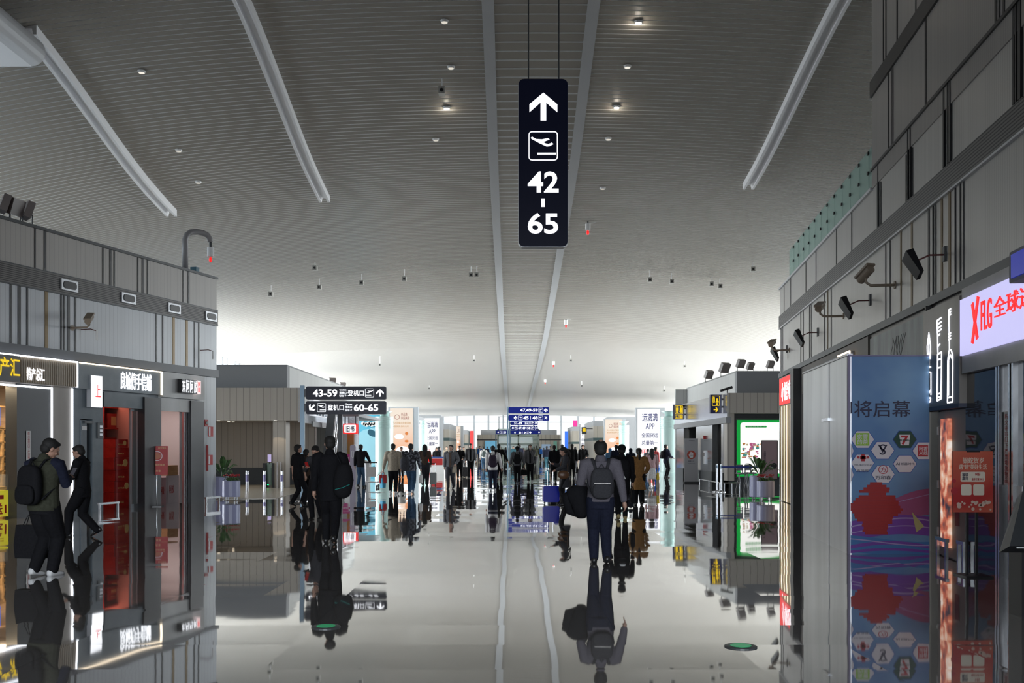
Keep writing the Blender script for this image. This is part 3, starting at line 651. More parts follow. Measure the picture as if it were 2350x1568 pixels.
t = thing('shop_sign', 'dark fascia with an outlined white light and slim lettering above the hoarding', 'sign', RMx)
MB().box(rx(1845), rx(1998), -.05, 0, 3.05, 3.78).build('fascia', mat('dark_wood', (.06, .045, .035), .5), t)
MB().box(rx(1907), rx(1965), -.12, -.05, 3.0, 3.62).build('board', GREYBOX, t)
MB().box(rx(1907), rx(1936), -.14, -.12, 3.44, 3.47).box(rx(1936), rx(1965), -.14, -.12, 3.6, 3.63).box(rx(1964), rx(1965.5), -.14, -.12, 3.1, 3.62).build('edge_light', LEDW, t)
MB().text('lunnanai', rx(1937), rx(1962), 3.28, 3.5, -.14, 0, .02).build('lettering', GLOW, t)
MB().box(rx(1866), rx(1873), -.12, -.05, 3.3, 3.4).build('small_lamp', LEDW, t)
o = tag(MB().box(rx(2000), rx(2137), -.03, 0, 2.6, 3.72).build('mural_panel', mottle(mat('teal_mural', (.12, .17, .18), .4), (.05, .07, .08), (.24, .30, .31), 1.2, (2.5, 1, .5), 5), M=RMx), 'smoky teal painted fascia with ink branches above the blue hoarding', 'mural')
mb = MB(); random.seed(3); c = rx(2062)
for i in range(9):
    a = c + random.uniform(-.35, .35); z = 2.9
    for k in range(5):
        a2 = a + random.uniform(-.14, .14); mb.bar(a, z, a2, z + .13, .014, -.035, -.03); a = a2; z += .13
mb.build('ink_branches', BLACK, o)
# cosmetics sign
t = thing('neon_sign', 'bronze sign board with three white neon outlines of lipstick and bottles', 'sign', RMx)
a0, a1 = rx(2140), rx(2226)
MB().box(a0, a1, -.14, 0, 2.22, 3.70).build('board', mottle(mat('bronze_board', (.17, .155, .14), .35, .3), (.15, .135, .12), (.21, .195, .18), 2, (1, 1, .4)), t)
MB().box(a0, a1, -.15, 0, 2.16, 2.22).build('bottom_edge', mat('blue_edge', (.01, .02, .06), .4), t)
MB().box(a0 - .05, a0, -.1, 0, 2.16, 3.8).build('side_edge', BLACK, t)
NEON = mat('neon_tube', (1, 1, 1), .5, emit=4, ecol=(.85, .88, 1)); H = a1 - a0
def U(u): return a0 + H * u
def line(mb, pts, wv=.018):
    for i in range(len(pts) - 1): mb.bar(U(pts[i][0]), pts[i][1], U(pts[i+1][0]), pts[i+1][1], wv, -.146, -.14)
mb = MB()
line(mb, [(.18, 3.05), (.14, 2.95), (.13, 3.15), (.18, 3.35), (.23, 3.15), (.22, 2.95), (.18, 3.05)]); line(mb, [(.18, 3.35), (.18, 2.8)])
line(mb, [(.12, 2.78), (.16, 2.84), (.24, 2.82)]); line(mb, [(.12, 2.70), (.16, 2.76), (.24, 2.74), (.24, 2.4)]); line(mb, [(.12, 2.48), (.18, 2.43), (.24, 2.48)]); line(mb, [(.13, 2.36), (.23, 2.36), (.22, 2.30), (.14, 2.30), (.13, 2.36)])
mb.build('lipstick_outline', NEON, t)
mb = MB()
for z in (3.50, 3.44, 3.38, 3.33): line(mb, [(.42, z - .02), (.54, z)])
line(mb, [(.42, 3.48), (.44, 3.0)]); line(mb, [(.44, 3.25), (.5, 3.27)]); line(mb, [(.44, 3.1), (.5, 3.12)]); line(mb, [(.43, 2.98), (.54, 3.0), (.53, 2.32), (.42, 2.3), (.43, 2.98)])
line(mb, [(.44, 2.9), (.52, 2.9)]); line(mb, [(.44, 2.78), (.52, 2.78)]); line(mb, [(.43, 2.4), (.53, 2.4)]); line(mb, [(.43, 2.35), (.53, 2.35)])
mb.build('mascara_outline', NEON, t)
mb = MB()
for z in (3.56, 3.52, 3.48, 3.22, 3.18, 3.14): line(mb, [(.73, z), (.79, z + .01)])
line(mb, [(.74, 3.55), (.75, 3.0), (.71, 2.85), (.70, 2.25), (.83, 2.25), (.84, 2.9), (.80, 2.98), (.75, 3.0)]); line(mb, [(.73, 2.9), (.73, 2.35)]); line(mb, [(.72, 2.32), (.82, 2.32)]); line(mb, [(.73, 2.86), (.78, 2.92), (.82, 2.86)])
mb.build('bottle_outline', NEON, t)
# door and screen below
t = thing('shop_door', 'narrow taupe door with hinges beside a tall lit picture screen', 'door', RMx)
MB().box(a0, rx(2158), -.02, 0, 0, 2.16).build('frame', BLACK, t)
MB().box(rx(2158), rx(2222), -.035, 0, 0.02, 2.14).build('leaf', BEIGE, t)
for z in (.3, 1.0, 1.8): MB().box(rx(2158), rx(2161), -.05, -.03, z, z + .12).build('hinge', ALU, t)
scn = mat('picture_screen', (.5, .3, .2), .3); n_, l_, b_ = nodes(scn)
tc = n_.new('ShaderNodeTexCoord'); no = n_.new('ShaderNodeTexNoise'); no.inputs['Scale'].default_value = 5; no.inputs['Detail'].default_value = 2
cr = n_.new('ShaderNodeValToRGB'); e = cr.color_ramp.elements; e[0].position = .38; e[0].color = (.01, .02, .04, 1); e[1].position = .68; e[1].color = (.9, .85, .8, 1)
k_ = e.new(.5); k_.color = (.55, .12, .06, 1); k_ = e.new(.58); k_.color = (.8, .45, .3, 1)
l_.new(tc.outputs['Object'], no.inputs['Vector']); l_.new(no.outputs['Color'], cr.inputs[0]); l_.new(cr.outputs[0], b_.inputs['Emission Color']); b_.inputs['Emission Strength'].default_value = .8
t = tag(MB().box(rx(2173), rx(2191), -.09, -.04, .16, 2.03).build('picture_screen', scn, M=RMx), 'tall narrow lit screen with a colourful picture on the taupe door', 'screen')
for z, lab in ((1.22, 'upper small red notice beside the tall picture screen'), (.5, 'lower small red notice beside the tall picture screen')):
    tag(MB().box(rx(2199), rx(2208), -.045, -.036, z, z + .3).build('fire_notice', mat('dark_red', (.2, .02, .03), .5), M=RMx), lab, 'notice')
# red light box shop and black glass
t = thing('shop_sign', 'pale violet light box with red letters FLG over the black glass front', 'sign', RMx)
b0, b1 = rx(2228), rx(2350) + 4
MB().box(b0, b1, -.12, 0, 2.62, 3.78).build('fascia', PALE, t)
MB().box(b0 + .05, b1, -.16, -.12, 2.86, 3.62).build('lit_face', mat('lit_lilac', (.7, .7, 1), .4, emit=.9, ecol=(.62, .60, 1.0)), t)
MB().bar(rx(2262), 2.98, rx(2276), 3.56, .07, -.175, -.16).bar(rx(2262), 3.5, rx(2274), 3.02, .07, -.175, -.16).text('FLG', rx(2283), rx(2308), 3.1, 3.48, -.175, .0, .015).text('全球进口商品', rx(2314), rx(2314) + 2.4, 3.2, 3.45, -.175, .0, .015).build('lettering', REDG, t)
t = thing('glass_shop_front', 'black glossy glass shop front with slim steel mullions', 'shop front', RMx)
wavy = mat('black_glass', (.008, .008, .010), .04); n_, l_, b_ = nodes(wavy)
tc = n_.new('ShaderNodeTexCoord'); mp = n_.new('ShaderNodeMapping'); mp.inputs['Scale'].default_value = (.5, 1, 1.6); no = n_.new('ShaderNodeTexNoise'); no.inputs['Scale'].default_value = 1.6
bp = n_.new('ShaderNodeBump'); bp.inputs['Strength'].default_value = .18; bp.inputs['Distance'].default_value = .05
l_.new(tc.outputs['Object'], mp.inputs[0]); l_.new(mp.outputs[0], no.inputs['Vector']); l_.new(no.outputs['Fac'], bp.inputs['Height']); l_.new(bp.outputs[0], b_.inputs['Normal'])
MB().box(rx(2223), b1, -.04, 0, 0.0, 2.62).build('glass', wavy, t)
for px in (2303, 2309, 2333, 2341): MB().box(rx(px), rx(px) + .05, -.1, -.03, 0, 2.62).build('mullion', STEEL, t)
st = tag(MB().box(rx(2315), rx(2327), -.06, -.045, 1.15, 2.05).build('notice_strip', WHITEP, M=RMx), 'vertical white notice strip with red characters on the black glass front', 'notice')
MB().text('防\n火\n卷\n帘\n门\n下\n严\n禁\n堆\n放\n物\n品', rx(2318), rx(2325), 1.18, 2.02, -.063, 0, .002).build('lettering', RED, st)
tag(MB().box(rx(2343), rx(2350) + .1, -.06, -.045, .95, 1.15).build('small_notice', WHITEP, M=RMx), 'small white notice on the black glass front at the picture edge', 'notice')
# a display box jutting out at the top
t = thing('display_box', 'dark display box jutting from the wall above the FLG sign', 'display', W.M(W.xd(2316, -.75), W.zd(2316, 652, -.75), -.5))
MB().rrect(0, 1.2, 0, .32, .03, -.25, .25).build('housing', GREYBOX, t); MB().box(.1, 1.15, -.27, -.25, .04, .28).build('screen', mat('blue_screen', (.01, .02, .08), .2, emit=.5, ecol=(.02, .04, .5)), t)
MB().box(.1, .2, .25, .5, .1, .2).build('bracket', DKFRAME, t)
# --- hoarding
Hx0, Hy0 = 5.08, 15.05; Hx1 = rx(2138); hp = W.o + W.d * Hx1
t = thing('hoarding', 'tall temporary hoarding with plain pale side and a blue printed banner facing the hall', 'hoarding')
SHEET = mottle(mat('pale_hoarding_sheet', (.7, .72, .74), .34, 0.7), (.60, .62, .64), (.78, .80, .82), 1.6, (1, 1, .12), 3, bump=.2)
Mside = Matrix.Translation((5.50, 18.8, 0)) @ Matrix.Rotation(math.atan2(Hy0 - 18.8, Hx0 - 5.5), 4, 'Z')
LS = math.hypot(Hy0 - 18.8, Hx0 - 5.5)
def onM(mb, name, m, M, parent): 
    o = mb.build(name, m, parent); o.matrix_world = M; return o
onM(MB().box(0, LS * .62, 0, .05, .0, 3.0).box(LS * .64, LS, 0, .05, 0, 3.0).build('side_sheet', SHEET, t) and MB().box(0, 0.001, 0.01, .02, 0, .001), 'foot_strip', SHEET, Mside, t)
o = [c for c in t.children if c.name.startswith('side_sheet')][0]; o.matrix_world = Mside
onM(MB().box(LS * .615, LS * .645, .02, .04, 0, 3.0), 'board_gap', BLACK, Mside, t)
onM(MB().box(LS * .5, LS * .64, -.03, 0, 2.05, 2.1), 'hinge_bar', STEEL, Mside, t)
onM(MB().box(0, LS, -.02, .07, 3.0, 3.03), 'top_rail', ALU, Mside, t)
MBn = T(Hx0, Hy0); BW = atY(2133, Hy0) - Hx0; kz = Hy0 / F
def bx(px): return (px - 1948) * kz
def bz(py): return EYE - (py - HY) * kz
def bp_(mb, name, m): 
    o = mb.build(name, m, t); o.matrix_world = MBn; return o
SKYB = mottle(mat('banner_blue', (.10, .22, .42), .5), (.07, .17, .38), (.16, .30, .46), .8, (1, 1, 1.2), 3, bump=.3)
bp_(MB().box(.03, BW, 0, .05, bz(1275), bz(818)), 'banner', SKYB)
bp_(MB().box(0, BW, -.02, .06, bz(818), bz(815)), 'top_rail', mat('mauve_edge', (.22, .2, .3), .5)); bp_(MB().box(0, .03, -.005, .055, 0, bz(818)), 'corner_rail', mat('mauve_edge', (.22, .2, .3), .5))
bp_(MB().text('即将启幕', bx(1919), bx(2091), bz(958), bz(920), -.006, .006, .004), 'banner_lettering', INK)
o = [c for c in t.children if c.name.startswith('banner_lettering')][0]
me = o.data
for v in me.vertices:
    if v.co.x < .035: v.co.x = .035
HEXW = mat('hexagon_white', (.62, .60, .62), .5); HEXB = mat('hexagon_outline', (.03, .08, .35), .5); GRN = mat('logo_green', (.28, .5, .05), .5); DGR = mat('logo_dark_green', (.01, .06, .04), .5); LRED = mat('logo_red', (.4, .02, .03), .5)
def hexa(mb, cx, cz, r, y, lim=None):
    pts = [(cx + r * math.cos(R(60 * i)), cz + r * .84 * math.sin(R(60 * i))) for i in range(6)]
    if lim: pts = [(min(max(x, lim[0]), lim[1]), z) for x, z in pts]
    mb.prism(pts, y, y + .004)
lim = (.035, BW - .005); mo, mi, md = MB(), MB(), MB(); rr = 28 * kz
for cx, cy in ((1981, 1009), (2027, 1034), (2122, 1035), (1981, 1063), (2078, 1065), (2028, 1089), (1934, 1035), (1934, 1090)):
    hexa(mo, bx(cx), bz(cy), rr, -.004, lim); hexa(mi, bx(cx), bz(cy), rr * .94, -.007, lim)
hexa(mo, bx(2078), bz(1009), rr, -.004, lim); hexa(md, bx(2078), bz(1009), rr * .95, -.007, lim)
bp_(mo, 'hexagon_outline', HEXB); bp_(mi, 'hexagon', HEXW); bp_(md, 'dark_hexagon', DGR)
bp_(MB().box(bx(1965), bx(1996), -.010, -.006, bz(1023), bz(994)), 'green_logo', GRN)
bp_(MB().text('奈雪\n的茶', bx(1968), bx(1993), bz(1020), bz(997), -.013, .01, .003).prism([(bx(2065), bz(998)), (bx(2090), bz(998)), (bx(2087), bz(1022)), (bx(2068), bz(1022))], -.011, -.007).text('阿香\n米线', bx(2110), bx(2130), bz(1045), bz(1025), -.013, .01, .003), 'logo_white', HEXW)
bp_(MB().text('S', bx(2020), bx(2034), bz(1044), bz(1020), -.010, 0, .003).text('V', bx(2016), bx(2038), bz(1039), bz(1021), -.010, 0, .003).text('万和春', bx(2010), bx(2046), bz(1101), bz(1092), -.010, .004, .003).text('AI', bx(2057), bx(2066), bz(1068), bz(1062), -.010, 0, .003).text('机器时代', bx(2069), bx(2100), bz(1068), bz(1062), -.010, 0, .003).text('TSUBIDONI', bx(1961), bx(2001), bz(1069), bz(1066), -.010, 0, .003).text('真茂厚', bx(1967), bx(1995), bz(1084), bz(1078), -.010, 0, .003), 'logo_ink', INK)
bp_(MB().box(bx(2108), bx(2131), -.010, -.006, bz(1048), bz(1022)).text('7', bx(2069), bx(2086), bz(1021), bz(1000), -.014, .03, .003).ring(bx(2017), bx(2039), bz(1088), bz(1068), 10 * kz, 1.6 * kz, -.010, -.006).text('方', bx(2022), bx(2035), bz(1084), bz(1072), -.010, 0, .003)
    .box(bx(1975), bx(1989), -.010, -.006, bz(1054), bz(1047)).box(bx(1978), bx(1986), -.010, -.006, bz(1059), bz(1042)).disc(bx(1971), bz(1050), .02, -.010, -.006, 8).disc(bx(1993), bz(1050), .02, -.010, -.006, 8), 'logo_red', LRED)
bp_(MB().text('ELEVEN', bx(2066), bx(2089), bz(1013), bz(1009), -.018, .02, .003), 'logo_lettering', DGR)
# purple waves, sea and a plain layered red tower, a small sail
def wave(mb, pts, y): mb.prism([(min(max(bx(a), .035), BW - .005), bz(b)) for a, b in pts], y, y + .003)
m1, m2, m3, m4 = MB(), MB(), MB(), MB()
def arcw(mb, xa, xb, fn, th, y, n=14):
    top = [(xa + (xb - xa) * i / n, fn(i / n)) for i in range(n + 1)]; wave(mb, top + [(x, z + th) for x, z in reversed(top)], y)
arcw(m1, 2045, 2134, lambda u: 1150 - 28 * math.sin(u * 1.5), 60, -.004)
arcw(m2, 1950, 2134, lambda u: 1192 + 10 * math.sin(u * 3.1 + 2.6), 44, -.0045); arcw(m2, 1950, 2134, lambda u: 1252 - 10 * math.sin(u * 3.1), 8, -.007); arcw(m2, 1950, 2134, lambda u: 1264 - 6 * math.sin(u * 3.1), 6, -.007)
arcw(m3, 1950, 2134, lambda u: 1236 - 8 * math.sin(u * 3.0 + 2), 38, -.0055)
arcw(m4, 1950, 2134, lambda u: 1200 + 12 * math.sin(u * 3.3 + 2.4), 3, -.006); arcw(m4, 1950, 2134, lambda u: 1216 + 10 * math.sin(u * 3.3 + 2.4), 2, -.006); arcw(m4, 2060, 2134, lambda u: 1152 - 18 * u, 1.5, -.006); arcw(m4, 1950, 2134, lambda u: 1243 - 8 * math.sin(u * 3.0 + 2), 2.5, -.0075)
bp_(m1, 'pink_wave', mat('wave_pink', (.30, .08, .20), .5)); bp_(m2, 'purple_wave', mat('wave_purple', (.16, .05, .32), .5)); bp_(m3, 'blue_wave', mat('wave_blue', (.05, .16, .38), .5)); bp_(m4, 'wave_line', mat('wave_line', (.35, .28, .5), .5))
mb = MB(); random.seed(5)
prof = [(1107, 14), (1113, 22), (1119, 30), (1125, 34), (1131, 20), (1137, 42), (1143, 46), (1149, 52), (1155, 56), (1161, 58), (1167, 60), (1173, 56), (1179, 50), (1185, 44), (1191, 40), (1197, 34), (1203, 30), (1209, 28), (1215, 28), (1221, 26)]
for y, hw in prof:
    o_ = random.uniform(-4, 4); mb.box(max(bx(2011 - hw + o_), .036), bx(2011 + hw + o_), -.010 - .001 * random.random(), -.006, bz(y + 5.9), bz(y))
bp_(mb, 'layered_tower', mat('tower_red', (.33, .02, .02), .5))
bp_(MB().prism([(bx(2094), bz(1175)), (bx(2122), bz(1208)), (bx(2104), bz(1222))], -.009, -.006), 'sail', mat('sail_yellow', (.42, .42, .18), .5))
# floor-standing poster and low rails in front
X, Y = atY(2231, 12.4), 12.4; k = Y / F
t = poster_stand('poster_stand', 'red new year poster on a black two-legged stand before the black glass front', T(X, Y), 92 * k, EYE - (1176 - HY) * k, EYE - (1036 - HY) * k, pole=False, m=mottle(mat('poster_red', (.45, .05, .03), .45), (.40, .02, .02), (.62, .16, .08), 1.2, (1, 1, 1.2), 1))
def px_(p): return (p - 2231) * k
def pz_(p): return EYE - (p - HY) * k
MB().text('银蛇贺岁', px_(2208), px_(2256), pz_(1064), pz_(1050), -.02, .006, .005).text('遇"建"美好生活', px_(2199), px_(2263), pz_(1078), pz_(1066), -.02, .004, .005).rrect(px_(2203), px_(2259), pz_(1106), pz_(1083), .02, -.019, -.015).rrect(px_(2204), px_(2228), pz_(1137), pz_(1112), .02, -.019, -.015).rrect(px_(2232), px_(2257), pz_(1137), pz_(1112), .02, -.019, -.015).build('cream_print', mat('cream', (.7, .62, .5), .5), t)
MB().text('福袋\n嘉兑', px_(2206), px_(2220), pz_(1102), pz_(1086), -.023, .02, .003).build('dark_print', INK, t); MB().text('9折', px_(2236), px_(2248), pz_(1093), pz_(1085), -.023, .02, .003).text('最高可减100元', px_(2228), px_(2256), pz_(1103), pz_(1097), -.023, .01, .003).build('red_print', LRED, t)
mb = MB(); random.seed(9)
for i in range(26): mb.disc(px_(random.uniform(2190, 2272)), pz_(random.uniform(1152, 1170)), random.uniform(.01, .03), -.018 - .0004 * (i % 5), -.015, 8)
mb.build('festive_picture', mat('picture_cream', (.62, .45, .36), .5), t)
MB().disc(px_(2189), pz_(1127), .045, -.018, -.015).disc(px_(2188), pz_(1104), .025, -.018, -.015).build('red_ball', LRED, t)
for s_ in (-9, 13):
    MB().box(px_(2231 + s_) - .015, px_(2231 + s_) + .015, .02, .05, .02, pz_(1045)).build('leg', BLACK, t)
MB().box(px_(2206), px_(2268), -.14, .22, 0, .02).build('base', BLACK, t); MB().box(px_(2217), px_(2247), -.022, -.01, pz_(1038), pz_(1034)).build('clip', BLACK, t)
guard(2150, 1277, .5, 'low steel guard rail at the foot of the taupe door by the hoarding', R(-97), .3)
guard(2198, 1292, .3, 'short low steel guard rail beside the red poster stand', R(-97), .32)
# self-service kiosk at the edge
t = thing('kiosk', 'black tilted touch-screen kiosk at the picture edge', 'kiosk', T(atY(2345, 9.4), 9.4))
MB().add([(-.24, -.05, .62), (.35, -.05, .62), (.35, -.25, .70), (-.24, -.25, .70), (-.0, .1, 1.12), (.35, .1, 1.12), (.35, -.02, 1.2), (-.0, -.02, 1.2)], [(0, 1, 2, 3), (4, 7, 6, 5), (0, 3, 7, 4), (1, 5, 6, 2), (3, 2, 6, 7), (0, 4, 5, 1)]).build('console', mat('kiosk_grey', (.03, .033, .035), .4), t)
MB().add([(-.1, -.235, .72), (.33, -.235, .72), (.33, -.05, 1.16), (0.03, -.05, 1.16)], [(0, 1, 2, 3)]).build('screen', mat('kiosk_screen', (.05, .07, .07), .1), t)
MB().box(-.18, -.1, -.262, -.25, .68, .69).box(-.06, -.02, -.262, -.25, .68, .69).build('button', WHITEP, t)
MB().box(-.0, .35, 0, .25, 0, .9).build('pedestal', BLACK, t)
# ------------------------------------------------------------------ middle left building
Y0 = 40.0; k = Y0 / F
def X_(px, Y=Y0): return (px - CX) * Y / F
def Z_(py, Y=Y0): return EYE - (py - HY) * Y / F
NEARW = -20.5
struct(MB().box(-20.4, X_(684), Y0, Y0 + 13, Z_(965), Z_(890)).build('wall_mid_left_fascia', TAN))
struct(MB().box(-20.4, X_(652), Y0 + .5, Y0 + 1, Z_(890), Z_(838)).build('wall_mid_left_upper', GREYBOX))
struct(MB().box(X_(652) - .3, X_(652), Y0 + 1.0, 58, Z_(890), Z_(838)).build('wall_mid_left_side', TAN_W))
struct(MB().box(-20.4, X_(652), Y0 + .6, 58, Z_(838), Z_(838) + .06).build('roof_mid_left', GREYBOX))
RB = 43.5
struct(MB().box(-20.4, X_(684), RB, RB + .3, 0.75, Z_(965)).build('wall_mid_left_recess', cladding('tan_recess', (0.38, 0.33, 0.28), (0.08, 0.07, 0.06), 0.27, 0.012, 0.5)))
struct(MB().box(-20.4, X_(684), RB - .03, RB + .3, 0, .75).build('baseboard_mid_left', mat('dark_plinth', (.035, .04, .045), .4)))
struct(MB().box(X_(625), X_(655), Y0 + .1, Y0 + .8, 0, Z_(965)).build('wall_mid_left_pier', TAN))
struct(MB().box(X_(684), X_(684) + .15, Y0, 53, Z_(970), Z_(890)).box(X_(684), X_(684) + .1, Y0 + 8, 53, 0, Z_(970)).build('wall_mid_left_hallside', STEEL_W))
struct(MB().box(X_(684) + .15, X_(684) + .2, Y0 + 2, 53, Z_(970) - .12, Z_(970) + .1).build('trim_5', GREYBOX))
o = struct(MB().slab([(-20.4, 29.5), (X_(700, 36), 31.5), (X_(720, 40), 40), (X_(684), 44), (-20.4, 44)], 0.0, 0.012).build('floor_beige', mat('beige_tile', (.30, .26, .20), .25)))
for i, (px, Y) in enumerate(((535, 41.5), (632, 39.5), (661, 41.8), (502, 39.8), (525, 40.6))):
    t = thing('downlight', 'small warm recessed downlight in the soffit of the tan building', 'downlight', T(X_(px, Y), Y, Z_(965) - .0), 'downlights in the soffit of the tan building')
    MB().lathe([(.07, -.02), (.09, 0)], n=12).build('rim', WHITE, t); MB().lathe([(.055, -.03), (.055, -.02)], n=12).build('lamp_face', LEDW, t)
    l = bpy.data.lights.new('downlight_beam', 'SPOT'); l.energy = 25; l.color = (1, .8, .55); l.spot_size = R(90); lo_ = bpy.data.objects.new('downlight_beam', l); COL.objects.link(lo_); lo_.location = (X_(px, Y), Y, Z_(965) - .05)
# things on the side of the building towards the hall
hx = X_(684) + .2
t = thing('shop_window', 'long white lit shop window with a mountain outline along the tan building', 'shop window', T(hx, 0))
o = MB().box(0, .06, 42, 52, Z_(950), Z_(940, 40) + .5).build('lit_panel', mat('lit_soft', (.9, .92, 1), .5, emit=.9, ecol=(.9, .93, 1)), t)
mb = MB(); 
for i in range(14): mb.add([(.07, 42.3 + i * .65, 3.0), (.07, 42.9 + i * .65, 3.0), (.07, 42.6 + i * .65, 3.12 + .1 * (i % 3))], [(0, 1, 2)])
mb.build('mountain_outline', BLUEPOST, t)
def sidebox(name, lab, cat, Ya, Yb, z0, z1, m, off=.1, th=.12, X0=hx):
    return tag(MB().box(X0, X0 + th, Ya, Yb, z0, z1).build(name, m), lab, cat)
t = thing('light_sign', 'square white light sign with a red border and dark characters by the teal columns', 'sign', T(X_(805, 46.6), 46.6))
MB().box(-.36, .3, 0, .1, 2.28, 2.75).build('box', REDG, t); MB().rrect(-.3, .24, 2.33, 2.7, .04, -.02, 0).build('lit_face', GLOW, t); MB().text('旧书', -.22, .18, 2.36, 2.66, -.03, .03, .01).build('lettering', INK, t)
MB().box(-.3, -.24, .03, .08, 2.75, 3.11).box(.2, .25, .03, .08, 2.75, 3.11).build('hanger', DKFRAME, t)
t = tag(MB().box(X_(797, 47), X_(812, 47), 47, 47.1, 0, Z_(997, 47)).build('shop_door', mat('amber_door', (.42, .22, .03), .4)), 'amber wooden door below the square red bordered sign', 'door')
struct(MB().box(X_(684) + .1, X_(823, 47.2), 47.15, 47.3, 0, 3.1).build('wall_side_front', STEEL_W))
struct(MB().box(X_(684) + .1, X_(823, 47.2), 47.15, 55, 3.1, 3.25).build('ceiling_side_front', GREYBOX))
t = thing('inclined_strut', 'dark inclined metal frame with chrome rails behind the lower gate sign', 'frame', T(X_(752, 44), 44))
MB().add([(-.35, 0, 0), (.0, 0, 0), (.35, 0, 3.2), (.0, 0, 3.2), (-.35, .2, 0), (.0, .2, 0), (.35, .2, 3.2), (.0, .2, 3.2)], [(0, 1, 2, 3), (7, 6, 5, 4), (0, 4, 5, 1), (1, 5, 6, 2), (2, 6, 7, 3), (3, 7, 4, 0)]).build('panel', DKFRAME, t)
for d_ in (.06, .14, .22): MB().tube([(d_, -.02, 0), (d_ + .35, -.02, 3.2)], .02, 8).build('rail', CHROME, t, smooth=True)
# blue mural wall and columns beyond
t = thing('mural_wall', 'pale blue mural wall with cloud shapes and white spotlights behind the teal column', 'mural', T(0, 62))
MB().box(X_(815, 62), X_(884, 62), 0, .2, 0, Z_(952, 62)).build('panel', mat('mural_blue', (.09, .40, .55), .5, emit=.08, ecol=(.12, .55, .8)), t)
MB().disc(X_(845, 62), 1.6, .9, -.02, 0, 24, 1.2).disc(X_(862, 62), 2.6, .5, -.02, 0, 24, .3).build('cloud_shape', mat('mural_light', (.28, .55, .65), .5, emit=.08, ecol=(.4, .8, .95)), t)
mb = MB()
for i in range(8): mb.disc(X_(834 + i * 4, 62), Z_(972 + (i % 3) * 2, 62), .12, -.2, -.05, 8)
mb.build('white_bird', WHITE, t)
TEAL = mottle(mat('pale_teal', (.46, .64, .61), .3), (.44, .62, .59), (.50, .68, .65), 1, (1, 1, .2))
def air_column(px, py_top, Y, r, lab, cut=0.0):
    t = thing('air_column', lab, 'column', T(X_(px, Y), Y), 'pale teal air supply columns'); h = Z_(py_top, Y)
    MB().lathe([(r * 1.05, 0), (r * 1.05, .25), (r, .27), (r, h - .95)], n=40).build('shaft', TEAL, t, smooth=False)
    pr = []
    for i in range(5): z = h - .95 + i * .12; pr += [(r, z), (r * 1.03, z + .02), (r * 1.03, z + .06), (r, z + .08)]
    MB().lathe(pr + [(r, h - .3), (r * .97, h - .28), (r * .6, h - .27)], n=40).build('collar_ring', TEAL, t)
    MB().lathe([(r * .45, h - .28), (r * .5, h - .12), (r * .95, h + .02), (r * .9, h + .03), (r * .3, h - .1)], n=40).build('funnel_top', TEAL, t, smooth=True)
air_column(882, 945, 56, .5, 'thick pale teal column left of the hall centre, before the blue mural')
air_column(970, 966, 76, .38, 'thinner pale teal column beside the white app light box on the left')
air_column(1536, 945, 56, .5, 'thick pale teal column right of the hall centre, beside the toilet sign')
air_column(1432, 968, 76, .38, 'thinner pale teal column overlapping the orange food poster on the right')
# advertising light boxes
FR = mat('light_box_frame', (.42, .44, .46), .35, .4)
LBW = mat('light_box_white', (1, 1, 1), .5, emit=1.05, ecol=(.97, .98, 1))
def grad(name, c0, c1, z0, z1, e):
    m = mat(name, c0, .5); n, l, b = nodes(m); tc = n.new('ShaderNodeTexCoord'); sp = n.new('ShaderNodeSeparateXYZ'); l.new(tc.outputs['Object'], sp.inputs[0])
    mr = n.new('ShaderNodeMapRange'); mr.inputs[1].default_value = z0; mr.inputs[2].default_value = z1; l.new(sp.outputs[2], mr.inputs[0])
    cr = n.new('ShaderNodeValToRGB'); cr.color_ramp.elements[0].color = (*c0, 1); cr.color_ramp.elements[1].color = (*c1, 1); l.new(mr.outputs[0], cr.inputs[0])
    l.new(cr.outputs[0], b.inputs['Emission Color']); b.inputs['Base Color'].default_value = (.05, .04, .03, 1); b.inputs['Emission Strength'].default_value = e; return m
FOODM = grad('food_advert_print', (.95, .30, .05), (.92, .80, .68), .4, 3.4, .9)
